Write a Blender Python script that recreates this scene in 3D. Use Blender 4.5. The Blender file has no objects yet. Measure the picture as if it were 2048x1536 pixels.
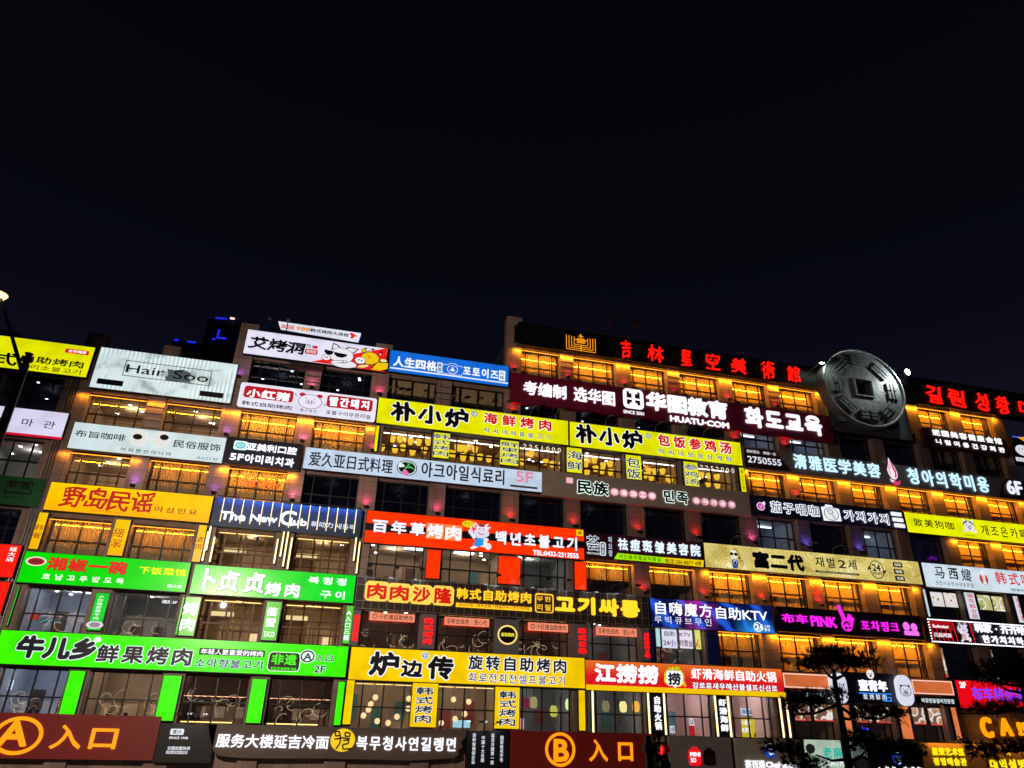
import bpy, bmesh, math, random
import numpy as np
from mathutils import Matrix, Vector
C = bpy.context.scene
# ------------------------------------------------------------------ camera
CAM_R = [[0.967544, -0.25151, 0.024509], [0.130034, 0.412364, -0.901691], [0.216678, 0.875613, 0.431685]]
cam = bpy.data.cameras.new('camera'); cam.sensor_width = 36; cam.lens = 24.8044; cam.clip_end = 2000; cam.clip_start = .1
cam_ob = bpy.data.objects.new('camera', cam); C.collection.objects.link(cam_ob)
r_, d_, f_ = (Vector(v) for v in CAM_R)
cam_ob.matrix_world = Matrix(((r_.x, -d_.x, -f_.x, 0), (r_.y, -d_.y, -f_.y, -40), (r_.z, -d_.z, -f_.z, 5.6), (0, 0, 0, 1)))
C.camera = cam_ob
# ------------------------------------------------------------------ night sky
w = bpy.data.worlds.new('World'); C.world = w; w.use_nodes = True
nt = w.node_tree; bg = nt.nodes['Background']
tc = nt.nodes.new('ShaderNodeTexCoord'); sp = nt.nodes.new('ShaderNodeSeparateXYZ'); rp = nt.nodes.new('ShaderNodeValToRGB')
nt.links.new(tc.outputs['Generated'], sp.inputs[0]); nt.links.new(sp.outputs['Z'], rp.inputs[0]); nt.links.new(rp.outputs[0], bg.inputs[0])
el = rp.color_ramp.elements
el[0].position = .0; el[0].color = (.014, .012, .022, 1)
el[1].position = .9; el[1].color = (.0009, .0011, .0028, 1)
for p_, c_ in ((.46, (.0026, .0027, .0075, 1)), (.54, (.0021, .0025, .0049, 1)), (.64, (.0019, .0023, .0038, 1)), (.74, (.0011, .0015, .0029, 1))):
    e_ = el.new(p_); e_.color = c_
bg.inputs[1].default_value = 1
C.view_settings.view_transform = 'Standard'; C.view_settings.look = 'None'; C.view_settings.exposure = 0; C.view_settings.gamma = 1
C.cycles.use_denoising = True; C.cycles.max_bounces = 5; C.cycles.diffuse_bounces = 2; C.cycles.glossy_bounces = 2
C.cycles.transparent_max_bounces = 6; C.cycles.transmission_bounces = 2; C.cycles.sample_clamp_indirect = 3; C.cycles.caustics_reflective = False
random.seed(7)
# ------------------------------------------------------------------ materials
MATS = {}
def lin(h):
    return [((c / 12.92) if c <= .04045 else ((c + .055) / 1.055) ** 2.4) for c in (int(h[i:i + 2], 16) / 255 for i in (1, 3, 5))]
def node_mat(name):
    m = bpy.data.materials.new(name); m.use_nodes = True
    return m, m.node_tree, m.node_tree.nodes['Principled BSDF']
def gen_noise(nt, scale, detail=3, coord='Object', stretch=None):
    tc = nt.nodes.new('ShaderNodeTexCoord'); n = nt.nodes.new('ShaderNodeTexNoise'); n.inputs['Scale'].default_value = scale; n.inputs['Detail'].default_value = detail
    if stretch:
        mp = nt.nodes.new('ShaderNodeMapping'); mp.inputs['Scale'].default_value = stretch
        nt.links.new(tc.outputs[coord], mp.inputs[0]); nt.links.new(mp.outputs[0], n.inputs['Vector'])
    else: nt.links.new(tc.outputs[coord], n.inputs['Vector'])
    return n
def ramp(nt, src, stops, interp='LINEAR'):
    r = nt.nodes.new('ShaderNodeValToRGB'); e = r.color_ramp.elements; r.color_ramp.interpolation = interp
    e[0].position = stops[0][0]; e[0].color = (*stops[0][1], 1); e[1].position = stops[-1][0]; e[1].color = (*stops[-1][1], 1)
    for p, c in stops[1:-1]:
        q = e.new(p); q.color = (*c, 1)
    nt.links.new(src, r.inputs[0]); return r.outputs[0]
def mixc(nt, fac, a, b, mode='MIX'):
    m = nt.nodes.new('ShaderNodeMix'); m.data_type = 'RGBA'; m.blend_type = mode
    for k, v in ((0, fac), (6, a), (7, b)):
        if hasattr(v, 'is_output'): nt.links.new(v, m.inputs[k])
        else: m.inputs[k].default_value = v if k == 0 else (*v, 1)
    return m.outputs[2]
def M(code):
    """colour code -> material: '#hex' glows (letters, printed film lit from behind), '#hex*k' k times as strong, '-#hex' is paint"""
    if code == 'K': code = '-#060608'
    if code in MATS: return MATS[code]
    if code[0] == '-':
        m, nt, p = node_mat('paint'); c = lin(code[1:])
        n = gen_noise(nt, 1.3); nt.links.new(mixc(nt, n.outputs[0], [x * .8 for x in c], [min(1, x * 1.2) for x in c]), p.inputs['Base Color'])
        p.inputs['Roughness'].default_value = .45
    else:
        h, _, k = code.partition('*'); c = lin(h); k = float(k or 1)
        m, nt, p = node_mat('glowing_letter')
        p.inputs['Base Color'].default_value = (*[x * .3 for x in c], 1); p.inputs['Emission Color'].default_value = (*c, 1); p.inputs['Emission Strength'].default_value = k * .97
        m.cycles.emission_sampling = 'NONE' if k < 1.2 else 'AUTO'
    MATS[code] = m; return m
def emit(name, col, k, sampling='AUTO'):
    m, nt, p = node_mat(name); p.inputs['Base Color'].default_value = (.02, .02, .02, 1); p.inputs['Emission Color'].default_value = (*col, 1); p.inputs['Emission Strength'].default_value = k
    m.cycles.emission_sampling = sampling; return m
def FACE(col, kind):
    """the lit acrylic front of a lightbox, uneven like a real backlight"""
    key = ('face', col, kind)
    if key in MATS: return MATS[key]
    h, _, k = col.partition('*'); c = lin(h); k = float(k or 1)
    m, nt, p = node_mat('lit_acrylic'); E = p.inputs['Emission Color']; p.inputs['Roughness'].default_value = .25
    p.inputs['Base Color'].default_value = (*[x * .35 for x in c], 1); p.inputs['Emission Strength'].default_value = k
    tc = nt.nodes.new('ShaderNodeTexCoord'); sx = nt.nodes.new('ShaderNodeSeparateXYZ'); nt.links.new(tc.outputs['Generated'], sx.inputs[0])
    n = gen_noise(nt, .9, 2)
    base = ramp(nt, n.outputs[0], [(.3, [x * .82 for x in c]), (.52, c), (.75, [min(1.2, x * 1.07) for x in c])])
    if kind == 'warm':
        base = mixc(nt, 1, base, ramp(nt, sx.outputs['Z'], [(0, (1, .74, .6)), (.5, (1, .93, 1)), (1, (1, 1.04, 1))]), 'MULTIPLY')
    elif kind == 'dirty':
        wv = nt.nodes.new('ShaderNodeTexWave'); wv.inputs['Scale'].default_value = 1.45; wv.inputs['Distortion'].default_value = 1.2; wv.inputs['Detail'].default_value = 1
        nt.links.new(tc.outputs['Object'], wv.inputs[0])
        n2 = gen_noise(nt, 1.1, 6); n3 = gen_noise(nt, .45, 1)
        tubes = mixc(nt, ramp(nt, n3.outputs[0], [(.42, (0, 0, 0)), (.55, (1, 1, 1))]), (1, 1, 1), ramp(nt, wv.outputs[0], [(0, (.62, .7, .7)), (1, (1.25, 1.2, 1.2))]))
        base = mixc(nt, 1, base, tubes, 'MULTIPLY')
        base = mixc(nt, 1, base, ramp(nt, n2.outputs[0], [(.34, (.4, .45, .42)), (.47, (1, 1, 1)), (1, (1.1, 1.1, 1.1))]), 'MULTIPLY')
    elif kind == 'gold':
        v = nt.nodes.new('ShaderNodeTexVoronoi'); v.inputs['Scale'].default_value = 1.1; nt.links.new(tc.outputs['Object'], v.inputs['Vector'])
        mm = nt.nodes.new('ShaderNodeMath'); mm.operation = 'SINE'; m2 = nt.nodes.new('ShaderNodeMath'); m2.operation = 'MULTIPLY'; m2.inputs[1].default_value = 34
        nt.links.new(v.outputs['Distance'], m2.inputs[0]); nt.links.new(m2.outputs[0], mm.inputs[0])
        swirl = ramp(nt, mm.outputs[0], [(0, (.86, .82, .62)), (1, (1.12, 1.12, 1.18))])
        n2 = gen_noise(nt, .7, 4); base = mixc(nt, 1, base, swirl, 'MULTIPLY')
        base = mixc(nt, 1, base, ramp(nt, n2.outputs[0], [(.3, (.72, .66, .45)), (.5, (1, 1, 1)), (.72, (1.2, 1.25, 2.1))]), 'MULTIPLY')
    elif kind == 'ktv':
        wv = nt.nodes.new('ShaderNodeTexWave'); wv.bands_direction = 'DIAGONAL'; wv.inputs['Scale'].default_value = .35; wv.inputs['Distortion'].default_value = 6; nt.links.new(tc.outputs['Object'], wv.inputs[0])
        base = mixc(nt, ramp(nt, wv.outputs[0], [(.55, (0, 0, 0)), (1, (.8, .8, .8))]), (.003, .006, .06), (.02, .12, .85))
        n2 = gen_noise(nt, .8, 3); hot = ramp(nt, sx.outputs['X'], [(.2, (0, 0, 0)), (.38, (1, 1, 1)), (.44, (.7, .7, .7)), (.56, (0, 0, 0))])
        hot2 = mixc(nt, 1, hot, ramp(nt, n2.outputs[0], [(.4, (0, 0, 0)), (.62, (1, 1, 1))]), 'MULTIPLY')
        base = mixc(nt, hot2, base, (.55, .02, .42))
        glow = mixc(nt, 1, ramp(nt, sx.outputs['X'], [(.66, (0, 0, 0)), (.84, (1, 1, 1)), (1, (.2, .2, .2))]), ramp(nt, sx.outputs['Z'], [(0, (1, 1, 1)), (.55, (0, 0, 0))]), 'MULTIPLY')
        base = mixc(nt, glow, base, (.03, .35, .95))
    elif kind == 'orange_red':
        base = mixc(nt, 1, (1, 1, 1), ramp(nt, sx.outputs['Z'], [(0, (.62, .004, .02)), (.5, (.66, .01, .012)), (1, (.75, .16, .02))]), 'MULTIPLY')
    elif kind and kind[0] == 'F':
        k0 = int(kind[1:]); v = nt.nodes.new('ShaderNodeTexVoronoi'); v.inputs['Scale'].default_value = 2.6 if k0 < 4 else (1.5 if k0 < 11 else 1.7)
        mp = nt.nodes.new('ShaderNodeMapping'); mp.inputs['Location'].default_value = (k0 * 3.1, k0 * 1.7, k0); nt.links.new(tc.outputs['Object'], mp.inputs[0]); nt.links.new(mp.outputs[0], v.inputs['Vector'])
        n3 = gen_noise(nt, 3.2 if k0 < 4 else 2.4, 5); lim = .3 if k0 < 4 else .52
        tint = [(.3, .08, .03), (.75, .38, .1), (.85, .7, .45)] if k0 < 4 else [(.16, .2, .03), (.6, .6, .16), (.85, .8, .5)] if k0 < 11 else [(.22, .04, .03), (.6, .3, .14), (.75, .62, .5)]
        food = ramp(nt, n3.outputs[0], [(.32, tint[0]), (.5, tint[1]), (.68, tint[2])])
        if k0 > 10: base = mixc(nt, 1, base, (.3, .16, .12), 'MULTIPLY')
        base = mixc(nt, ramp(nt, v.outputs['Distance'], [(lim * 1.12, (1, 1, 1)), (lim * 1.2, (0, 0, 0))]), base, (.8, .78, .74))
        n2 = gen_noise(nt, 9, 4); food = mixc(nt, 1, food, ramp(nt, n2.outputs[0], [(.35, (.35, .3, .3)), (.65, (1.2, 1.2, 1.2))]), 'MULTIPLY')
        base = mixc(nt, ramp(nt, v.outputs['Distance'], [(lim * .8, (1, 1, 1)), (lim, (0, 0, 0))]), base, food)
        if k0 > 10: base = mixc(nt, ramp(nt, sx.outputs['Z'], [(.05, (1, 1, 1)), (.13, (0, 0, 0))]), base, (.6, .04, .03))
    nt.links.new(base, E); m.cycles.emission_sampling = 'FRONT'
    MATS[key] = m; return m
def stone_mat():
    m, nt, p = node_mat('facade_stone')
    g = nt.nodes.new('ShaderNodeNewGeometry'); sx = nt.nodes.new('ShaderNodeSeparateXYZ'); cx = nt.nodes.new('ShaderNodeCombineXYZ')
    ad = nt.nodes.new('ShaderNodeMath'); ad.operation = 'ADD'
    nt.links.new(g.outputs['Position'], sx.inputs[0]); nt.links.new(sx.outputs['X'], ad.inputs[0]); nt.links.new(sx.outputs['Y'], ad.inputs[1]); nt.links.new(ad.outputs[0], cx.inputs[0]); nt.links.new(sx.outputs['Z'], cx.inputs[1])
    b = nt.nodes.new('ShaderNodeTexBrick'); b.offset = 0; b.inputs['Scale'].default_value = 1; b.inputs['Brick Width'].default_value = .82; b.inputs['Row Height'].default_value = .62
    b.inputs['Mortar Size'].default_value = .012; b.inputs['Color1'].default_value = (.3, .205, .18, 1); b.inputs['Color2'].default_value = (.36, .255, .23, 1); b.inputs['Mortar'].default_value = (.1, .07, .055, 1)
    nt.links.new(cx.outputs[0], b.inputs['Vector'])
    n = gen_noise(nt, .8, 5, 'Object', (1, 1, .35)); nt.links.new(mixc(nt, 1, b.outputs[0], ramp(nt, n.outputs[0], [(.3, (.6, .58, .56)), (.7, (1.1, 1.1, 1.1))]), 'MULTIPLY'), p.inputs['Base Color'])
    p.inputs['Roughness'].default_value = .55; return m
def plain(name, col, rough=.6, metal=0, var=.25, scale=2):
    m, nt, p = node_mat(name); n = gen_noise(nt, scale, 4); nt.links.new(mixc(nt, n.outputs[0], [x * (1 - var) for x in col], [min(1, x * (1 + var)) for x in col]), p.inputs['Base Color'])
    p.inputs['Roughness'].default_value = rough; p.inputs['Metallic'].default_value = metal; return m
def room_mat(name, ceil, wall):
    """ceiling tiles with joints overhead, plaster on the sides"""
    m, nt, p = node_mat(name); g = nt.nodes.new('ShaderNodeNewGeometry'); b = nt.nodes.new('ShaderNodeTexBrick'); b.offset = 0; b.inputs['Scale'].default_value = 1
    b.inputs['Brick Width'].default_value = .6; b.inputs['Row Height'].default_value = .6; b.inputs['Mortar Size'].default_value = .012
    b.inputs['Color1'].default_value = (*ceil, 1); b.inputs['Color2'].default_value = (*[x * .93 for x in ceil], 1); b.inputs['Mortar'].default_value = (*[x * .45 for x in ceil], 1); nt.links.new(g.outputs['Position'], b.inputs['Vector'])
    sx = nt.nodes.new('ShaderNodeSeparateXYZ'); nt.links.new(g.outputs['Normal'], sx.inputs[0]); ab = nt.nodes.new('ShaderNodeMath'); ab.operation = 'ABSOLUTE'; nt.links.new(sx.outputs['Z'], ab.inputs[0])
    n = gen_noise(nt, .9, 4)
    wl = mixc(nt, n.outputs[0], [x * .7 for x in wall], [min(1, x * 1.25) for x in wall])
    nt.links.new(mixc(nt, ab.outputs[0], wl, b.outputs[0]), p.inputs['Base Color']); p.inputs['Roughness'].default_value = .7; return m
def glass_mat(name, gl, tint=(1, 1, 1)):
    m = bpy.data.materials.new(name); m.use_nodes = True; nt = m.node_tree; nt.nodes.clear()
    o = nt.nodes.new('ShaderNodeOutputMaterial'); t = nt.nodes.new('ShaderNodeBsdfTransparent'); t.inputs[0].default_value = (*tint, 1)
    g = nt.nodes.new('ShaderNodeBsdfGlossy'); g.inputs['Roughness'].default_value = .012; g.inputs[0].default_value = (.9, .92, 1, 1); x = nt.nodes.new('ShaderNodeMixShader'); x.inputs[0].default_value = gl
    nt.links.new(t.outputs[0], x.inputs[1]); nt.links.new(g.outputs[0], x.inputs[2]); nt.links.new(x.outputs[0], o.inputs[0]); return m
STONE = stone_mat()
FRAME = plain('dark_frame', (.012, .012, .014), .4); FRAME_WOOD = plain('wood_frame', (.16, .06, .02), .5)
TRIM = plain('sign_casing', (.03, .03, .034), .4, .6); METAL = plain('lamp_metal', (.12, .12, .13), .35, .8); BLACK = plain('black_metal', (.01, .01, .012), .45, .3)
GLASS = glass_mat('window_glass', .07); GLASS_DARK = glass_mat('dark_window_glass', .13, (.5, .55, .65))
STRIP = emit('amber_led', (1, .3, .012), 3); STRIP_W = emit('white_led', (.9, .95, 1), 3); STRIP_G = emit('gold_led', (1, .66, .2), 2.2); DOWN = emit('downlight', (1, .95, .88), 14, 'NONE'); TUBE = emit('tube_light', (.9, .95, 1), 3)
BLIND = plain('amber_blind', (.72, .5, .2), .8, 0, .25, 3); BLIND_D = plain('dull_blind', (.45, .33, .18), .85, 0, .3, 3)
ROOMS = {'r': room_mat('cool_room', (.6, .62, .68), (.4, .44, .55)), 't': room_mat('tan_room', (.55, .45, .36), (.5, .38, .27)), 'g': room_mat('grey_room', (.45, .45, .45), (.3, .31, .3)), 'd': room_mat('dark_room', (.1, .1, .13), (.07, .075, .1)),
         'b': room_mat('brown_room', (.16, .11, .085), (.26, .17, .11)), 'w': room_mat('wood_room', (.3, .24, .18), (.42, .3, .18)), 'y': room_mat('lattice_room', (.3, .16, .06), (.45, .3, .12)), 'k': room_mat('pink_room', (.75, .62, .6), (.68, .45, .42)), 'v': room_mat('violet_room', (.2, .17, .26), (.2, .15, .3))}
# ------------------------------------------------------------------ mesh helpers
def link(name, verts, faces, mat, parent=None, mats=None, fmat=None, smooth=False):
    me = bpy.data.meshes.new(name); me.from_pydata([tuple(v) for v in verts], [], [tuple(f) for f in faces])
    for m in (mats or [mat]): me.materials.append(m)
    if fmat is not None: me.polygons.foreach_set('material_index', fmat)
    if smooth: me.polygons.foreach_set('use_smooth', [True] * len(me.polygons))
    o = bpy.data.objects.new(name, me); C.collection.objects.link(o)
    if parent is not None:
        o.parent = parent; p = parent; off = Vector((0, 0, 0))
        while p is not None: off += p.location; p = p.parent
        me.transform(Matrix.Translation(-off))
    return o
class MB:
    def __init__(s): s.v = []; s.f = []
    def box(s, x0, y0, z0, x1, y1, z1):
        b = len(s.v); s.v += [(x, y, z) for z in (z0, z1) for x, y in ((x0, y0), (x1, y0), (x1, y1), (x0, y1))]
        s.f += [(b, b + 3, b + 2, b + 1), (b + 4, b + 5, b + 6, b + 7)] + [(b + i, b + (i + 1) % 4, b + 4 + (i + 1) % 4, b + 4 + i) for i in range(4)]; return s
    def quad(s, *p):
        b = len(s.v); s.v += list(p); s.f.append(tuple(range(b, b + len(p)))); return s
    def prism(s, poly, y0, y1):
        """polygon in the facade plane (u, v), from depth y0 (front) to y1"""
        n = len(poly); b = len(s.v); s.v += [(u, y0, v) for u, v in poly] + [(u, y1, v) for u, v in poly]
        s.f.append(tuple(range(b, b + n))); s.f.append(tuple(range(b + 2 * n - 1, b + n - 1, -1))); s.f += [(b + i, b + n + i, b + n + (i + 1) % n, b + (i + 1) % n) for i in range(n)]; return s
    def tube(s, pts, r, n=8, r2=None):
        pts = [Vector(p) for p in pts]; rings = []; m = len(pts)
        for i, p in enumerate(pts):
            t = (pts[min(i + 1, m - 1)] - pts[max(i - 1, 0)]).normalized(); a = Vector((0, 0, 1)) if abs(t.z) < .9 else Vector((1, 0, 0)); e1 = t.cross(a).normalized(); e2 = t.cross(e1)
            rr = r + ((r2 - r) * i / (m - 1) if r2 is not None else 0); b = len(s.v); rings.append(b)
            s.v += [tuple(p + rr * (math.cos(q * math.tau / n) * e1 + math.sin(q * math.tau / n) * e2)) for q in range(n)]
        for a, b in zip(rings, rings[1:]): s.f += [(a + i, b + i, b + (i + 1) % n, a + (i + 1) % n) for i in range(n)]
        s.f += [tuple(rings[0] + i for i in range(n)), tuple(rings[-1] + i for i in reversed(range(n)))]; return s
    def lathe(s, c, prof, n=16, axis='z'):
        rings = []
        for r, h in prof:
            b = len(s.v); rings.append(b)
            for q in range(n):
                a = q * math.tau / n; x, y = r * math.cos(a), r * math.sin(a)
                s.v.append((c[0] + x, c[1] + y, c[2] + h) if axis == 'z' else (c[0] + x, c[1] + h, c[2] + y))
        for a, b in zip(rings, rings[1:]): s.f += [(a + i, a + (i + 1) % n, b + (i + 1) % n, b + i) for i in range(n)]
        s.f += [tuple(rings[0] + i for i in reversed(range(n))), tuple(rings[-1] + i for i in range(n))]; return s
    def build(s, name, mat, parent=None, smooth=False): return link(name, s.v, s.f, mat, parent, smooth=smooth)
def root(name, loc, label, cat, group=None):
    o = bpy.data.objects.new(name, None); C.collection.objects.link(o); o.location = loc; o.empty_display_size = .2
    o['label'] = label; o['category'] = cat
    if group: o['group'] = group
    return o
def tag(o, label, cat, group=None):
    o['label'] = label; o['category'] = cat
    if group: o['group'] = group
    return o
def copy_tree(o, loc, label=None):
    c = o.copy(); C.collection.objects.link(c); c.location = loc
    if label: c['label'] = label
    for ch in o.children:
        d = ch.copy(); C.collection.objects.link(d); d.parent = c
    return c
def area_light(name, loc, sx, sy, col, energy, direction, parent=None):
    ld = bpy.data.lights.new(name, 'AREA'); ld.shape = 'RECTANGLE'; ld.size = sx; ld.size_y = sy; ld.energy = energy; ld.color = col
    lo = bpy.data.objects.new(name, ld); C.collection.objects.link(lo)
    z = -Vector(direction).normalized(); x = Vector((1, 0, 0)); yv = z.cross(x); R = Matrix((x, yv, z)).transposed(); loc = Vector(loc)
    if parent is not None: loc = loc - parent.location; lo.parent = parent
    lo.matrix_local = Matrix.Translation(loc) @ R.to_4x4(); return lo
# ------------------------------------------------------------------ lettering
GL = {}
def glyph(text, ex):
    key = (text, bool(ex))
    if key not in GL:
        c = bpy.data.curves.new('glyph', 'FONT'); c.body = text; c.resolution_u = 3; c.fill_mode = 'FRONT' if not ex else 'BOTH'; c.extrude = .5 if ex else 0
        o = bpy.data.objects.new('glyph', c); me = bpy.data.meshes.new_from_object(o)
        v = np.array([tuple(q.co) for q in me.vertices]).reshape(-1, 3); f = [tuple(p.vertices) for p in me.polygons]
        GL[key] = (v, f); bpy.data.objects.remove(o); bpy.data.curves.remove(c); bpy.data.meshes.remove(me)
    return GL[key]
def ring_offsets(b, n): return [(0, 0)] if b <= 0 else [(b * math.cos(i * math.tau / n), b * math.sin(i * math.tau / n)) for i in range(n)]
def place_text(text, rc, b, mode, w, br, ex, y, offs_extra=None):
    """vertices and faces of TEXT filling the facade rectangle RC, front at depth Y; strokes are thickened by b (of the em)"""
    u0, v0, u1, v1 = rc; W, H = u1 - u0, v1 - v0; V = []; F = []; base = 0; rnd = random.Random(text)
    cells = []
    if mode in ('f', 'f2') and mode == 'f': cells = [(text, u0, v0, W, H, 'fit')]
    elif mode == 'f2': cells = [(ch, u0 + (i % 2) * W / 2, v0 + (1 - i // 2) * H / 2, W * .47, H * .46, 'em') for i, ch in enumerate(text[:4])]
    elif mode == 'v':
        n = len(text); p = H / n
        cells = [(ch, u0 + W / 2 - W * w / 2, v1 - (i + 1) * p + p * .04, W * w, p * (.84 if p < W else .92), 'em') for i, ch in enumerate(text)]
    else:
        n = len(text); p = W / (n - 1 + w)
        cells = [(ch, u0 + i * p, v0, p * w, H, 'em') for i, ch in enumerate(text)]
    offs = offs_extra or ring_offsets(b, 8 if b >= .03 else 6 if b >= .015 else 4)
    for ch, cu, cv, cw, chh, how in cells:
        if ch == ' ': continue
        gv, gf = glyph(ch, ex)
        if not len(gv): continue
        if how == 'fit':
            lo, hi = gv.min(0), gv.max(0); bb = b * .8
            sx = cw / max(1e-3, hi[0] - lo[0] + 2 * bb); sy = chh / max(1e-3, hi[1] - lo[1] + 2 * bb); ox, oy = cu - (lo[0] - bb) * sx, cv - (lo[1] - bb) * sy
        else:
            lo, hi = gv.min(0), gv.max(0); wide = max(.93, hi[0] - lo[0] + .06)
            if ord(ch) < 0x2E80: wide = max(.55, hi[0] - lo[0] + .1) if ch in '0123456789' or ch.isalpha() else 1
            sx = cw / (wide + b); sy = chh / (.94 + 1.2 * b); cxm = (lo[0] + hi[0]) / 2 if ord(ch) < 0x2E80 else .5
            ox, oy = cu + cw / 2 - cxm * sx, cv + chh / 2 - .375 * sy
        q = gv.copy(); mid = np.array([(gv[:, 0].min() + gv[:, 0].max()) / 2, .375])
        if br:
            a = rnd.uniform(-.05, .05) * (2 if br == 3 else 1); d = q[:, :2] - mid; ca, sa = math.cos(a), math.sin(a)
            q[:, 0] = mid[0] + d[:, 0] * ca - d[:, 1] * sa + (.09 * (br == 1) + .3 * (br == 3)) * d[:, 1] + .035 * np.sin(d[:, 1] * 9 + rnd.random() * 6); q[:, 1] = mid[1] + d[:, 0] * sa + d[:, 1] * ca + (.07 if br == 3 else .035) * np.sin(d[:, 0] * 8 + rnd.random() * 6)
        k = sy / sx if how != 'fit' else 1
        em = min(sx, sy)
        for i, (dx, dy) in enumerate(offs):
            vv = np.empty_like(q); vv[:, 0] = ox + q[:, 0] * sx + dx * em; vv[:, 2] = oy + q[:, 1] * sy + dy * em
            vv[:, 1] = y - i * .0006 - ((q[:, 2] + .5) * ex if ex else 0)
            V.append(vv); F += [tuple(base + j for j in f) for f in gf]; base += len(vv)
    return (np.concatenate(V) if V else np.zeros((0, 3))), F
# ------------------------------------------------------------------ flat shapes on a sign
def ellipse(rc, n=36): 
    cu, cv, a, b = (rc[0] + rc[2]) / 2, (rc[1] + rc[3]) / 2, (rc[2] - rc[0]) / 2, (rc[3] - rc[1]) / 2
    return [(cu + a * math.cos(i * math.tau / n), cv + b * math.sin(i * math.tau / n)) for i in range(n)]
def rrect(rc, r=None, n=6):
    u0, v0, u1, v1 = rc; r = min(u1 - u0, v1 - v0) * .22 if r is None else r; P = []
    for cx, cy, a0 in ((u1 - r, v1 - r, 0), (u0 + r, v1 - r, 90), (u0 + r, v0 + r, 180), (u1 - r, v0 + r, 270)):
        P += [(cx + r * math.cos(math.radians(a0 + 90 * i / n)), cy + r * math.sin(math.radians(a0 + 90 * i / n))) for i in range(n + 1)]
    return P
def box_poly(rc): return [(rc[0], rc[1]), (rc[2], rc[1]), (rc[2], rc[3]), (rc[0], rc[3])]
def band(mb, outer, inner, y0, y1):
    n = len(outer)
    for i in range(n):
        j = (i + 1) % n; mb.prism([outer[i], outer[j], inner[j], inner[i]], y0, y1)
def stroke(mb, pts, wd, y0, y1):
    for (a, b) in zip(pts, pts[1:]):
        dx, dy = b[0] - a[0], b[1] - a[1]; L = math.hypot(dx, dy) or 1; nx, ny = -dy / L * wd / 2, dx / L * wd / 2
        mb.prism([(a[0] + nx, a[1] + ny), (a[0] - nx, a[1] - ny), (b[0] - nx, b[1] - ny), (b[0] + nx, b[1] + ny)], y0, y1)
        y0 -= .0007; y1 -= .0007
    return mb
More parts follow.
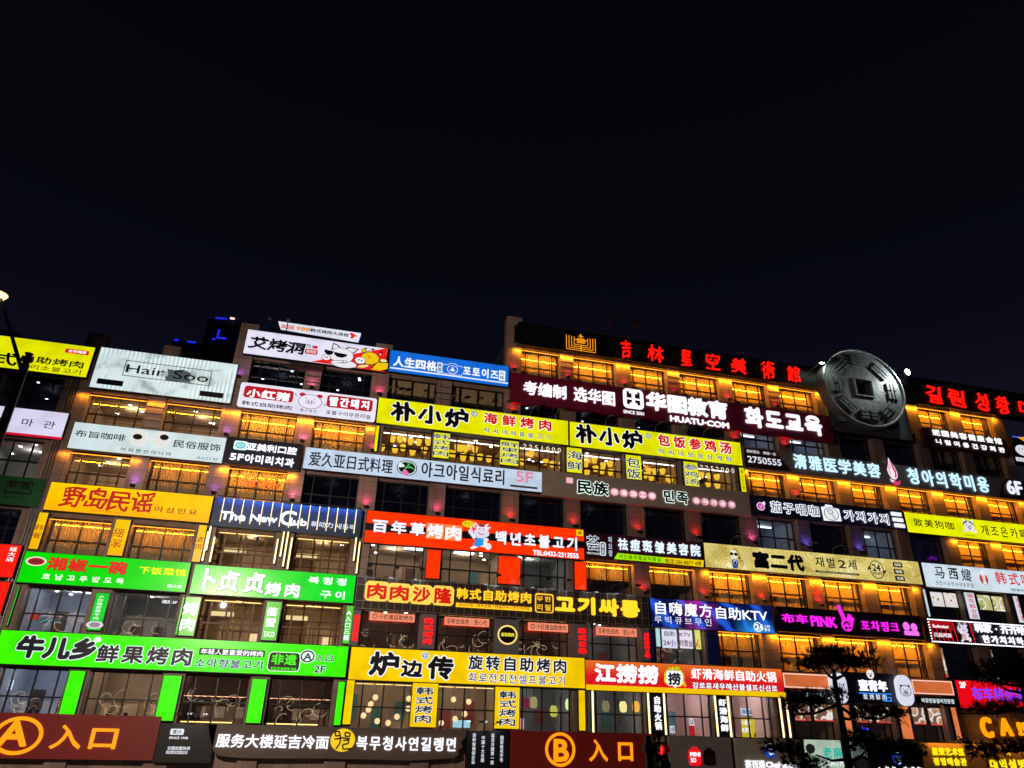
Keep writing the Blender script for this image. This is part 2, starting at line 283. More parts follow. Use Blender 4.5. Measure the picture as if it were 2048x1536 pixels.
def EMB(kind):
    """emblems as (shape, numbers in a 0..1 box, colour): D ellipse, G polygon, L line"""
    k, wt = 'K', '#e8e6f0'
    def D(cx, cy, rx, ry, c): return ('D', (cx, cy, rx, ry), c)
    def L(p, w, c): return ('L', (p, w), c)
    def G(p, c): return ('G', p, c)
    if kind == 'pigface': return [G([(.12, .92), (.42, .86), (.2, .6)], k), G([(.9, .92), (.6, .86), (.82, .6)], k), D(.5, .52, .44, .38, k), D(.5, .52, .39, .335, '#d8dcee'), D(.5, .4, .19, .15, k), D(.5, .4, .155, .12, '#b8a8a8'), D(.44, .4, .035, .05, k), D(.56, .4, .035, .05, k), D(.33, .64, .035, .035, k), D(.67, .64, .035, .035, k)]
    if kind == 'bullface': return [G([(.05, .95), (.3, .72), (.18, .62)], k), G([(.95, .95), (.7, .72), (.82, .62)], k), D(.5, .5, .4, .36, k), D(.5, .5, .355, .315, '#d8dcee'), D(.5, .3, .3, .17, k), D(.5, .3, .255, .13, '#c8c8d4'), D(.4, .3, .035, .04, k), D(.6, .3, .035, .04, k), D(.36, .6, .035, .045, k), D(.64, .6, .035, .045, k)]
    if kind == 'pigred': return [D(.2, .88, .11, .12, '#c01830'), D(.8, .88, .11, .12, '#c01830'), D(.5, .48, .42, .45, k), D(.5, .48, .4, .425, '#e4e0f2'), D(.5, .45, .16, .13, k), D(.5, .45, .14, .11, '#e4e0f2'), D(.45, .45, .028, .05, k), D(.55, .45, .028, .05, k), D(.36, .66, .02, .025, k), D(.64, .66, .02, .025, k), L([(.03, .72), (-.06, .82), (-.02, .9)], .03, k), L([(.97, .45), (1.05, .38), (1.02, .3)], .03, k)]
    if kind == 'pigshades': return [D(.62, .06, .36, .2, k), D(.62, .05, .345, .18, '#e4e2ec'), G([(.25, .98), (.22, .66), (.5, .72), (.4, .9)], k), G([(.27, .92), (.25, .7), (.46, .72), (.38, .86)], '#e6e2ea'), G([(.55, .7), (.68, .88), (.98, .84), (.86, .62), (.7, .56)], k), G([(.6, .7), (.7, .84), (.93, .81), (.83, .64), (.7, .6)], '#e6e2ea'), D(.52, .42, .34, .36, k), D(.52, .42, .325, .345, '#e6e4ee'), D(.12, .24, .13, .15, k), D(.12, .24, .115, .13, '#e8e6ee'), D(.085, .25, .018, .035, k), D(.15, .24, .018, .035, k), G([(.04, .6), (.3, .56), (.27, .4), (.14, .37), (.05, .47)], k), G([(.3, .54), (.68, .5), (.66, .4), (.54, .31), (.4, .33), (.33, .42)], k), G([(.22, .02), (.3, .14), (.6, .2), (.62, .1), (.34, 0)], k), G([(.245, .02), (.31, .12), (.585, .175), (.6, .115), (.36, .01)], '#e6e4ee'), D(.64, .15, .05, .06, k), D(.64, .15, .035, .045, '#e6e4ee')]
    if kind == 'bullyellow':
        y = '#ecc010'
        return [G([(.5, 0), (.7, .38), (1, .42), (1, 0)], k), G([(.52, 0), (.71, .36), (1, .4), (1, .12), (.8, 0)], y), L([(.3, .78), (.26, .9), (.34, .98)], .05, k), D(.27, .84, .075, .1, k), D(.27, .84, .055, .075, y), L([(.42, .8), (.48, .92), (.56, .98)], .07, k), L([(.44, .82), (.49, .92)], .045, '#f0e8c0'), L([(.72, .7), (.78, .8), (.76, .92)], .07, k), L([(.735, .72), (.77, .8)], .045, '#f0e8c0'), D(.86, .48, .12, .09, k), D(.86, .48, .1, .07, '#f0e0a0'), D(.47, .5, .27, .3, k), D(.47, .5, .255, .285, y), D(.2, .34, .16, .17, k), D(.2, .34, .145, .15, '#eceaf4'), D(.16, .36, .02, .04, k), D(.24, .34, .02, .04, k), L([(.42, .6), (.47, .56)], .03, k), L([(.42, .52), (.47, .5)], .03, k), G([(.1, 0), (.18, .14), (.46, .22), (.48, .1), (.3, 0)], k), G([(.13, 0), (.2, .115), (.44, .19), (.46, .11), (.3, .01)], '#f0d890'), L([(.62, .3), (.56, .02)], .035, k)]
    if kind in ('bull', 'bull2'):
        ov = '#2c90e0' if kind == 'bull' else '#d8b0b0'
        return [G([(.3, .86), (.24, 1), (.4, .9)], wt), G([(.8, .86), (.88, .98), (.7, .9)], wt), G([(.3, .84), (.14, .9), (.28, .74)], '#d8d4e8'), G([(.8, .84), (.98, .86), (.84, .72)], '#d8d4e8'), G([(.36, .45), (.34, .2), (.1, .04), (.2, 0), (.5, .12), (.84, .1), (.9, .2), (.7, .45)], wt), G([(.36, .42), (.22, .14), (.46, .1), (.66, .18), (.68, .42)], ov), D(.58, .75, .25, .18, '#e6e4f2'), D(.57, .6, .34, .17, '#dad6ec'), D(.56, .88, .14, .06, '#8a4438'), D(.48, .76, .02, .025, k), D(.64, .75, .02, .025, k), L([(.42, .6), (.55, .55), (.66, .57)], .03, '#c02030'), L([(.3, .4), (.14, .55)], .13, wt), D(.1, .62, .1, .1, '#e0dcee'), L([(.1, .66), (.11, .78)], .07, wt), D(.88, .14, .13, .12, '#ece4e4'), D(.78, .38, .1, .06, wt)]
    if kind == 'woman': return [D(.62, .7, .25, .28, '#b09840'), G([(.4, .8), (.85, .8), (.95, .3), (.8, .2), (.75, .5)], '#b8a048'), D(.52, .66, .2, .22, '#f0ecd8'), D(.4, .68, .1, .075, k), D(.63, .67, .1, .075, k), D(.48, .53, .05, .018, '#c09080'), G([(.42, .5), (.62, .5), (.72, .3), (.35, .28)], '#e8e4d0'), G([(.36, .36), (.5, .44), (.68, .4), (.72, .22), (.6, 0), (.42, 0)], '#1840a0'), D(.54, .28, .1, .13, '#c8c4e0'), D(.54, .25, .07, .09, k), G([(.05, .1), (.14, .26), (.3, .2), (.36, .0), (.2, .0)], '#f0ecd8'), L([(.2, .5), (.22, .3)], .03, '#d8c890'), L([(.78, .3), (.95, .42), (.99, .26), (.86, .12)], .03, '#8a7430'), D(.8, .5, .045, .08, '#604820')]
    if kind == 'husky': return [G([(.12, .62), (.1, 1), (.4, .78)], '#e8e8f0'), G([(.88, .62), (.86, .98), (.6, .78)], '#e8e8f0'), D(.5, .5, .42, .34, '#20242c'), D(.5, .42, .4, .3, '#e4e6f0'), G([(.42, .8), (.58, .8), (.5, .5)], '#e4e6f0'), D(.33, .52, .035, .045, k), D(.67, .52, .035, .045, k), D(.5, .42, .07, .05, k), L([(.35, .34), (.5, .28), (.65, .34)], .04, k), D(.5, .24, .08, .08, '#e07888'), D(.2, .1, .2, .1, '#e4e6f0'), D(.8, .1, .2, .1, '#e4e6f0')]
    if kind == 'cook': return [D(.5, .42, .46, .4, '#c81830'), D(.5, .84, .3, .15, '#e4eef4'), G([(.24, .82), (.76, .82), (.72, .62), (.28, .62)], '#e4eef4'), D(.5, .55, .2, .18, '#e8dcd8'), D(.42, .57, .025, .03, k), D(.58, .57, .025, .03, k), G([(.26, .06), (.36, .38), (.64, .38), (.74, .06)], '#dce4ee'), L([(.44, .48), (.5, .46), (.56, .48)], .025, '#a02030')]
    if kind == 'chick': return [G([(.2, .75), (.15, 1), (.35, .85), (.5, 1.05), (.6, .85), (.8, .98), (.72, .7)], '#e82020'), D(.5, .46, .46, .42, '#e6ecf4'), D(.32, .5, .05, .06, k), D(.66, .5, .05, .06, k), D(.5, .32, .15, .13, '#c04028'), D(.5, .32, .06, .07, k)]
    if kind == 'lotus': return [G([(.34, 1), (.5, .82), (.72, .66), (.86, .45), (.8, .28), (.6, .18), (.3, .2), (.1, .36), (.04, .52), (.22, .74)], '#f0dce8*1.1'), G([(.38, .9), (.6, .72), (.78, .5), (.74, .3), (.56, .22), (.62, .45), (.5, .62)], '#e02878'), G([(.3, .84), (.14, .56), (.22, .36), (.34, .3), (.26, .5), (.34, .66)], '#e8a0c0'), D(.48, .4, .13, .12, '#f8f0f8'), G([(.2, .06), (.4, .16), (.7, .1), (.98, .18), (.86, .02), (.5, -.04)], '#e03878'), G([(.1, .2), (.26, .16), (.5, .14), (.26, .06), (.14, .1)], '#f0dce8')]
    if kind == 'eggplant': return [D(.42, .42, .42, .42, '#f0d8f0'), D(.42, .42, .34, .34, '#c03aa8'), G([(.5, .75), (.85, 1), (.95, .7), (.78, .55)], '#e8e4f4'), D(.34, .46, .05, .06, '#f8e8f8'), D(.52, .46, .05, .06, '#f8e8f8'), L([(.32, .3), (.42, .24), (.52, .3)], .05, '#f8e8f8')]
    if kind == 'camera': return [G([(.0, .82), (.2, .86), (.26, 1), (.6, .98), (.66, .84), (.97, .8), (1, .06), (.04, .0)], '#f0f0ff*1.1'), D(.5, .45, .4, .4, '#303458'), D(.5, .45, .36, .365, '#e8ece8'), D(.46, .58, .15, .16, '#404868'), D(.46, .58, .12, .13, '#d0e0e0'), L([(.5, .5), (.64, .2)], .12, '#404868'), L([(.5, .5), (.63, .22)], .08, '#c0d8e0')]
    if kind == 'cameraline': return [L([(.0, .7), (.0, .84), (.26, .84), (.34, 1), (.66, 1), (.74, .84), (1, .84), (1, .7)], .035, '#e8f2ff'), L([(.0, .2), (.0, .02), (1, .02), (1, .2)], .035, '#e8f2ff'), D(.5, .46, .29, .36, '#e8f2ff'), D(.5, .46, .255, .32, '#1468d4'), D(.5, .4, .13, .1, '#e8f2ff'), G([(.47, .46), (.44, .6), (.52, .68), (.56, .54)], '#e8f2ff')]
    if kind == 'cloud': return [D(.5, .55, .46, .42, '#e8e020'), D(.28, .36, .26, .24, '#e8e020'), D(.66, .34, .28, .26, '#e8e020'), D(.5, .53, .4, .36, '#f4f6f4'), D(.3, .36, .2, .18, '#f4f6f4'), D(.64, .34, .22, .2, '#f4f6f4'), G([(.3, .2), (.5, -.02), (.66, .2)], '#f4f6f4'), L([(.12, .4), (.08, .66), (.2, .86)], .02, '#208048'), L([(.86, .3), (.92, .6), (.84, .84)], .02, '#208048')]
    if kind == 'shield': 
        b = '-#501c28'
        return [('RR', (0, 0, 1, 1), '#f2f4ff*1.2'), G([(.18, .54), (.18, .86), (.3, .86), (.3, .76), (.42, .76), (.42, .54)], b), G([(.58, .54), (.58, .76), (.7, .76), (.7, .86), (.82, .86), (.82, .54)], b), G([(.18, .2), (.18, .44), (.42, .44), (.42, .3), (.32, .3), (.32, .2)], b), G([(.82, .2), (.82, .44), (.58, .44), (.58, .3), (.68, .3), (.68, .2)], b)]
    if kind == 'deer': return [G([(.3, .02), (.24, .3), (.34, .52), (.42, .68), (.2, .74), (.3, .84), (.5, .86), (.6, .76), (.56, .6), (.72, .3), (.74, .06), (.5, .0)], '#e8f0ff'), L([(.42, .84), (.3, .96), (.18, .9)], .06, '#e8f0ff'), L([(.52, .84), (.62, .98), (.76, .94)], .06, '#e8f0ff')]
    if kind == 'hand': return [L([(.02, .98), (.3, .5)], .18, '#e828d8*1.2'), D(.45, .3, .42, .24, '#e828d8*1.2'), L([(.6, .4), (.78, .68)], .16, '#e828d8*1.2'), L([(.78, .32), (.96, .58)], .15, '#e828d8*1.2'), L([(.2, .3), (.45, .42), (.62, .3)], .06, '-#200818'), L([(.62, .44), (.72, .36)], .03, '-#200818'), D(.35, .18, .1, .05, '-#401038'), D(.62, .2, .08, .05, '-#401038')]
    if kind == 'maze':
        o = '#ffa010*1.15'; R = [L([(.5, 1.0), (.5, .74)], .05, o), L([(.42, .86), (.58, .86)], .05, o)]
        for i in range(4):
            x = .02 + i * .085; z = .0 + i * .11; R.append(L([(x, .84 - i * .02), (x, z), (1 - x, z), (1 - x, .84 - i * .02)], .035, o))
        R += [L([(.38, .7), (.62, .7)], .05, o), L([(.3, .62), (.7, .62)], .05, o), L([(.36, .54), (.64, .54)], .05, o), L([(.36, .46), (.64, .46)], .05, o), L([(.5, .0), (.5, .33)], .05, o)]
        return R
    return []
def add_items(s, items, parent, y):
    yy = y - .006
    for it in items:
        kind, rc, col, op = it[:4]; yi = yy - op.get('up', 0); n = op.get('n')
        if kind == 'T':
            if op.get('half'): rc = rc
            if op.get('o'):
                oc, ow = op['o']; b = op['b']; offs = ring_offsets(ow, 14) + ring_offsets(ow * .5, 8)
                vv, ff = place_text(it_text(it), rc, b, op['m'], op['w'], op.get('br'), 0, yi, offs); link('lettering_outline', vv, ff, M(oc), parent); yi -= .02; yy -= .02
            vv, ff = place_text(it_text(it), rc, op['b'], op['m'], op['w'], op.get('br'), op.get('ex', 0), yi)
            link(n or 'lettering', vv, ff, M(col), parent)
        else:
            mb = MB()
            if kind == 'R':
                st = op.get('strip')
                if st == 'b': rc = [rc[0], rc[1], rc[2], rc[1] + .13]
                if st == 'p': rc = [rc[0], rc[1], rc[2], rc[1] + (rc[3] - rc[1]) * .62]
                if st == 'm': cm = (rc[1] + rc[3]) / 2; rc = [rc[0], cm - .03, rc[2], cm + .03]
                mb.prism(box_poly(rc), yi, yi + .02)
            elif kind == 'RR': mb.prism(rrect(rc), yi, yi + .02)
            elif kind == 'D': mb.prism(ellipse(rc), yi, yi + .02)
            elif kind == 'CAP': mb.prism(rrect(rc, min(rc[2] - rc[0], rc[3] - rc[1]) * .5, 12), yi, yi + op.get('thick', .02))
            elif kind == 'SP': mb.lathe(((rc[0] + rc[2]) / 2, y, (rc[1] + rc[3]) / 2), [((rc[3] - rc[1]) / 2, 0), ((rc[3] - rc[1]) / 2 * .97, -.1), ((rc[3] - rc[1]) / 2 * .85, -.16), ((rc[3] - rc[1]) / 2 * .8, -.15), (.3, -.13), (.01, -.13)], 32, 'y')
            elif kind == 'SD': mb.prism(ellipse(rc), y - .2, y - .13)
            elif kind == 'O':
                out = ellipse(rc, 48); k = op.get('w', .1) * 2 * min(rc[2] - rc[0], rc[3] - rc[1]) / 2; inn = ellipse([rc[0] + k, rc[1] + k, rc[2] - k, rc[3] - k], 48); band(mb, out, inn, yi - op.get('ex', 0), yi + .02)
                if op.get('disc'): link('disc', *(lambda q: (q.v, q.f))(MB().prism(ellipse([rc[0] - .02, rc[1] - .02, rc[2] + .02, rc[3] + .02]), yi + .006, yi + .02)), M('#e8ecdc'), parent)
            elif kind in ('F', 'FR'):
                k = op.get('w', .05); f = box_poly if kind == 'F' else (lambda q: rrect(q, .12)); out = f(rc); inn = f([rc[0] + k, rc[1] + k, rc[2] - k, rc[3] - k]); band(mb, out, inn, yi, yi + .02)
            elif kind == 'G': mb.prism(rc, yi, yi + .02)
            elif kind == 'L': stroke(mb, rc, op['w'], yi, yi + .02)
            elif kind == 'X':
                R_, K_ = op['rows'], op['cols']
                for a in range(R_):
                    for b in range(K_):
                        if R_ > 1 and 0 < a < R_ - 1 and 0 < b < K_ - 1: continue
                        cu = rc[0] + (b + .5) * (rc[2] - rc[0]) / K_; cv = rc[3] - (a + .5) * (rc[3] - rc[1]) / R_; mb.prism(ellipse([cu - .03, cv - .03, cu + .03, cv + .03], 8), yi, yi + .02)
            elif kind == 'E':
                e = bpy.data.objects.new(n or 'emblem', None); C.collection.objects.link(e); e.parent = parent; e.empty_display_size = .1
                byc = {}; z = yi; order = []
                for sh, nums, c in EMB(op['emb']):
                    key = (c, len(order)) if not order or order[-1][0] != c else order[-1]
                    if not order or order[-1] != key: order.append(key); byc[key] = MB()
                    q = byc[key]; U = lambda x: rc[0] + x * (rc[2] - rc[0]); Vv = lambda x: rc[1] + x * (rc[3] - rc[1])
                    z -= .0025
                    if sh == 'D': q.prism(ellipse([U(nums[0] - nums[2]), Vv(nums[1] - nums[3]), U(nums[0] + nums[2]), Vv(nums[1] + nums[3])], 28), z, z + .004)
                    elif sh == 'RR': q.prism(rrect([U(nums[0]), Vv(nums[1]), U(nums[2]), Vv(nums[3])]), z, z + .004)
                    elif sh == 'G': q.prism([(U(a), Vv(b)) for a, b in nums], z, z + .004)
                    else: stroke(q, [(U(a), Vv(b)) for a, b in nums[0]], nums[1] * (rc[3] - rc[1]), z, z + .004)
                for key in order: byc[key].build('print_area', M(key[0]), e)
                yy = min(yy, z); mb = None
            if mb: mb.build(n or 'label_patch', M(col), parent)
        yy -= .0025
def it_text(it): return it[4]
def build_sign(d, items):
    y = d['dep']; rc = d.get('rc'); th = d['th']
    if rc: base = ((rc[0] + rc[2]) / 2, y, rc[1])
    elif d.get('poly'): base = (sum(p[0] for p in d['poly']) / len(d['poly']), y, min(p[1] for p in d['poly']))
    else:
        q = [i[1] for i in items if len(i[1]) == 4 and not isinstance(i[1][0], tuple)]; base = ((min(r[0] for r in q) + max(r[2] for r in q)) / 2, y, min(r[1] for r in q))
    o = root(d['name'], base, d['label'], d['cat'], d.get('group'))
    col, kind = d['col'], d['kind']
    if kind == 'lit':
        if d.get('rr'):
            MB().prism(rrect(rc, .18), y + .006, y + th).build('casing', TRIM, o); MB().prism(rrect([rc[0] + .03, rc[1] + .03, rc[2] - .03, rc[3] - .03], .16), y, y + .004).build('lit_face', FACE(col, None), o)
        else:
            e = .03 if th > .1 else .006
            MB().box(rc[0], y + .006, rc[1], rc[2], y + th, rc[3]).build('casing', M(d['edge']) if d.get('edge') else TRIM, o)
            f = d.get('face') or ('F%d' % d['food'] if d.get('food') else None)
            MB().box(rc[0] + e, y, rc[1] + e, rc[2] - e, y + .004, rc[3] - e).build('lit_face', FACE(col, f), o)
    elif kind == 'board':
        MB().box(rc[0], y, rc[1], rc[2], y + th, rc[3]).build('board', M(col), o)
        if d.get('grid'):
            g = MB(); k = int((rc[2] - rc[0]) / .42); wd = (rc[2] - rc[0]) / k
            for i in range(k + 1): g.box(rc[0] + i * wd - .012, y - .03, rc[1], rc[0] + i * wd + .012, y - .008, rc[3])
            for v in (rc[1] + .05, rc[1] + .45, rc[3] - .45, rc[3] - .05): g.box(rc[0], y - .034, v - .012, rc[2], y - .012, v + .012)
            g.build('grid_rails', plain('steel_rail', (.5, .5, .5), .35, .7), o)
        if d.get('bulbs'):
            g = MB(); nx = int((rc[2] - rc[0]) / .16); nz = int((rc[3] - rc[1]) / .17)
            pts = [(rc[0] + .08 + i * (rc[2] - rc[0] - .16) / nx, v) for i in range(nx + 1) for v in (rc[1] + .06, rc[3] - .06)] + [(rc[0] + .08, rc[1] + .06 + i * (rc[3] - rc[1] - .12) / nz) for i in range(1, nz)]
            for a, b in pts: g.lathe((a, y, b), [(.04, 0), (.045, -.04), (.02, -.07)], 6, 'y')
            g.build('bulb_border', emit('bulb', (1, .95, 1), 2.2), o)
        if d.get('bar'):
            h, _, k = d['bar'].partition('*'); MB().box(rc[0] + .1, y - .26, rc[3] + .02, rc[2] - .1, y - .2, rc[3] + .07).build('wash_bar', BLACK, o)
            area_light('wash_light', ((rc[0] + rc[2]) / 2, y - .23, rc[3] + .015), rc[2] - rc[0] - .3, .04, lin(h), float(k), (0, .45, -.9), o)
            b = MB()
            for i in range(4):
                u = rc[0] + .3 + i * (rc[2] - rc[0] - .6) / 3; b.box(u - .02, y - .22, rc[3] + .0, u + .02, y + .1, rc[3] + .03)
            b.build('bracket', BLACK, o)
    elif kind == 'poly':
        MB().prism(d['poly'], y, y + th).build('slab', FACE(col, None) if d.get('lit') else M(col), o)
    add_items(d, items, o, y)
    if d['name'] == 'phone_number_sign' or d['name'] == 'neon_sign' and d['dep'] > .5 or d['name'] == 'bulb_letter_sign':
        r = MB(); u0 = min(i[1][0] for i in items); u1 = max(i[1][2] for i in items); v1 = max(i[1][3] for i in items)
        for u in ((u0 + u1) / 2 - .3, (u0 + u1) / 2 + .3): r.tube([(u, y + .02, v1 - .1), (u, y + .02, v1 + (.35 if d['name'] != 'bulb_letter_sign' else -.9))], .012, 6)
        r.build('hanger', METAL, o)
    return o
# ------------------------------------------------------------------ ground
def struct(o): o['kind'] = 'structure'; return o
ASPH = plain('asphalt', (.05, .05, .052), .75, 0, .35, 6); PAVE = plain('paving', (.22, .21, .2), .7, 0, .2, 3)
struct(MB().quad((-600, -600, 0), (600, -600, 0), (600, 600, 0), (-600, 600, 0)).build('ground', ASPH))
struct(MB().box(-80, -9, .004, 90, 1.2, .14).build('pavement', PAVE))
g = MB()
for i in range(40): g.quad((-80 + i * 4, -18.08, .004), (-78 + i * 4, -18.08, .004), (-78 + i * 4, -17.92, .004), (-80 + i * 4, -17.92, .004))
struct(g.build('road_markings', plain('road_paint', (.75, .75, .72), .6)))
# ------------------------------------------------------------------ the building
B = root('shopping_building', (14, 0, 0), 'tall stone-clad commercial building stacked with lit shop signs on every floor', 'building')
X2 = [-14.75, -10.9, -6.68, -2.62, 1.5, 5.7, 10.15, 14.4, 18.75, 22.95, 26.9, 31.1, 35.2, 38.95, 42.9, 46.6, 50.3]
X8 = [-14.55, -10.5, -6.6, -2.42, 1.57, 5.57, 10.05, 13.78, 17.85, 21.65, 25.72, 29.58, 33.6, 37.5, 41.5, 45.5, 49.5]
HEAD = {2: 7.35, 3: 11.05, 4: 14.6, 5: 18.2, 6: 21.6, 7: 25.0, 8: 28.35}
SILL = {2: 5.05, 3: 8.75, 4: 12.4, 5: 16.05, 6: 19.45, 7: 23.0, 8: 26.05}
def PX(b, f): return X2[b] + (X8[b] - X2[b]) * (f - 2) / 6
WIN = {2: 'rtbbllggkkppp...', 3: 'RGwwnnngGoAAAddd', 4: 'aawwttgmmAAAAddd', 5: 'QaAdddddddhdhvAA', 6: 'QQAAyyyyyyAAAAAA', 7: '..ssuusssshhdduu', 8: '......AAAAAA.AAA'}
ROOF = [24.0] * 2 + [26.3] * 4 + [29.9] * 10
PILLAR_TOP = {0: 25.2, 1: 25.0, 2: 27.2, 3: 26.4, 4: 27.1, 5: 26.4, 6: 30.6}
wall = MB()
def hole_wall(x0, x1, z0, z1): wall.box(x0, .62, z0, x1, 1.0, z1)
DIM = {}
nwin = [0]
def window(x0, x1, z0, z1, ty, cols=(.16, .34, .34, .16)):
    """one opening: frame, glass, what hangs behind it, lamps"""
    wood = ty in 'w'; fm = FRAME_WOOD if wood else FRAME
    f = MB(); W = x1 - x0; zm = z0 + (z1 - z0) * .46; fw = .035 if not wood else .05; y0, y1 = .78, .88
    f.box(x0, y0, z0, x0 + .07, y1, z1); f.box(x1 - .07, y0, z0, x1, y1, z1); f.box(x0 + .07, y0, z0, x1 - .07, y1, z0 + .07); f.box(x0 + .07, y0, z1 - .07, x1 - .07, y1, z1)
    x = x0; xs = []
    for c in cols[:-1]: x += c * W; xs.append(x); f.box(x - fw, y0 + .01, z0 + .07, x + fw, y1 - .01, z1 - .07)
    f.box(x0 + .07, y0 - .01, zm - fw, x1 - .07, y1 + .01, zm + fw)
    win = f.build('window', fm, B); nwin[0] += 1
    MB().box(x0 + .07, .83, z0 + .07, x1 - .07, .838, z1 - .07).build('pane', GLASS_DARK if ty in 'dsv' else GLASS, win)
    def sub(mb, n, m): return mb.build(n, m, win)
    if ty in 'aAQmo':
        sub(MB().box(x0 + .02, .4, z1 - .24, x1 - .02, .43, z1 - .21), 'led_strip', STRIP)
        sub(MB().box(x0 - .02, .37, z1 - .208, x1 + .02, .46, z1 - .17), 'led_rail', BLACK)
        area_light('amber_wash', ((x0 + x1) / 2, .16 if ty in 'AQ' else .4, z1 - .3), W + (.95 if ty in 'AQ' else -.1), .04, (1, .36, .012), {'A': 95, 'Q': 45}.get(ty, 38) * W / 3, (0, .8, -.6))
    if ty in 'wl' or ty == 'n':
        q = MB(); k = 3
        for i in range(k): q.box(x0 + .15 + i * (W - .2) / k, .7, z1 - .16, x0 + .05 + (i + 1) * (W - .2) / k, .73, z1 - .13)
        sub(q, 'led_strip', STRIP_G)
    if ty == 'y': sub(MB().box(x0 + .1, 1.0, z1 - .26, x1 - .1, 1.05, z1 - .2), 'led_strip', STRIP_W)
    if ty in 'aAmo':
        q = MB(); n = int(W / .07)
        for i in range(n):      # pleated blind
            xa = x0 + .07 + i * (W - .14) / n; xb = x0 + .07 + (i + 1) * (W - .14) / n; d = .03 if i % 2 else -.03; lo = z0 if ty != 'm' else zm
            q.quad((xa, 1.06 - d, lo), (xb, 1.06 + d, lo), (xb, 1.06 + d, z1), (xa, 1.06 - d, z1))
        sub(q, 'blind', BLIND if ty == 'A' else BLIND_D)
    if ty == 'u':
        sub(MB().box(x0 + .07, 1.0, zm, x1 - .07, 1.02, z1), 'blind', BLIND_D)
    rm = {'r': 'r', 'R': 'r', 'Q': 't', 't': 't', 'g': 'g', 'G': 'g', 'l': 't', 'k': 'k', 'y': 'y', 'b': 'b', 'w': 'w', 'n': 'b', 'p': 'b', 'v': 'v', 'm': 'b', 'h': 'r'}.get(ty, 'd')
    if ty in 'Aa': return win
    zf, zc = z0 - .85, z1 + .25; xa, xb, yb = x0 - .35, x1 + .35, 5.4
    r = MB(); r.quad((xa, yb, zf), (xb, yb, zf), (xb, yb, zc), (xa, yb, zc)); r.quad((xa, 1.0, zf), (xa, yb, zf), (xa, yb, zc), (xa, 1.0, zc)); r.quad((xb, yb, zf), (xb, 1.0, zf), (xb, 1.0, zc), (xb, yb, zc))
    r.quad((xa, 1.0, zc), (xb, 1.0, zc), (xb, yb, zc), (xa, yb, zc)); r.quad((xa, 1.0, zf), (xa, yb, zf), (xb, yb, zf), (xb, 1.0, zf))
    rm_o = r.build('shop_interior', ROOMS[rm], B)
    # ceiling downlights, wall pictures, furniture edges
    rn = random.Random(int(x0 * 10 + z0 * 100)); q = MB(); n = {'l': 30, 'k': 18, 'd': 0, 'v': 2, 's': 3, 'w': 1, 'h': 0, 'b': 4, 'n': 5, 'r': 8, 'R': 6, 'G': 5, 't': 6, 'g': 6, 'm': 0, 'o': 0, 'u': 0}.get(ty, 4)
    for i in range(n):
        cx, cy = xa + .4 + rn.random() * (xb - xa - .8), 1.6 + rn.random() * 3.2
        if n > 8: cx, cy = xa + .4 + (i % 6) * (xb - xa - .8) / 5, 1.5 + (i // 6) * .75
        q.lathe((cx, cy, zc - .025), [(.05 if n > 8 else .085, 0), (.05 if n > 8 else .085, .02)], 8)
    if n: q.build('downlight', DOWN, rm_o)
    if ty == 'h':
        q = MB()
        for i in range(2): cx = xa + 1.1 + i * 1.7; q.box(cx - .5, 2.2 + i * .9, zc - .12, cx + .5, 2.28 + i * .9, zc - .06)
        q.build('tube_lamp', TUBE, rm_o)
    if ty in 'tk' or (ty == 'g' and rn.random() < .6):
        cx = xa + 1 + rn.random() * 1.6; q = MB(); q.box(cx, 2.4, zc - .06, cx + 1.2, 2.9, zc - .03); q.build('panel_lamp', TUBE, rm_o)
    if ty == 'b':       # glowing bead strings and a low counter lamp
        q = MB(); zz = zc - 1.2
        for i in range(60): q.box(xa + .1 + i * .058, 3.0, zz + .012 * math.sin(i), xa + .13 + i * .058, 3.03, zz + .03)
        q.build('bead_string', emit('bead', (1, .5, .25), 3, 'NONE'), rm_o); sub(MB().box(x0 + .1, 1.15, z0 + .14, x1 - .5, 1.2, z0 + .19), 'counter_lamp', STRIP_G)
        q = MB()
        for i in range(3): cx = xa + .5 + i * 1.0; q.box(cx, 5.3, zf + 1.2, cx + .5, 5.36, zf + 1.75)
        q.build('wall_picture', plain('pale_print', (.6, .5, .42), .7), rm_o)
    if ty in 'rRGn' or ty == 'b' or ty == 't' and z0 < 9:     # curling neon tubes
        q = MB()
        for i in range(9):
            cx, cy, cz = xa + .5 + rn.random() * (xb - xa - 1), 1.5 + rn.random() * 1.5, z0 + .3 + rn.random() * 1.3; rr = .12 + rn.random() * .22; a0 = rn.random() * 6; sw = 2.5 + rn.random() * 3
            q.tube([(cx + rr * math.cos(a0 + t * sw / 14) * (1 + t * .03), cy + .03 * t, cz + rr * math.sin(a0 + t * sw / 14) - t * .012) for t in range(15)], .006, 5)
        q.build('neon_curl', emit('neon_curl', (1, .78, .45), 1.1, 'NONE'), rm_o)
    if ty == 'w':
        q = MB()
        for i in range(4): cx = xa + .4 + i * .95; q.box(cx, 2.4 + .5 * (i % 2), zf, cx + .08, 2.5 + .5 * (i % 2), zc)
        for i in range(3): q.box(xa + .1, 2.6, zf + 1.0 + i * .7, xb - .1, 2.64, zf + 1.06 + i * .7)
        q.build('wood_screen', FRAME_WOOD, rm_o); q = MB(); q.box(xa + .4, 4.2, zc - .7, xa + 1.6, 4.6, zc - .5); q.box(xb - 1.2, 5.2, zf + 1.1, xb - .7, 5.3, zf + 1.9); q.build('lit_shelf', emit('lit_shelf', (1, .75, .35), 1.0), rm_o)
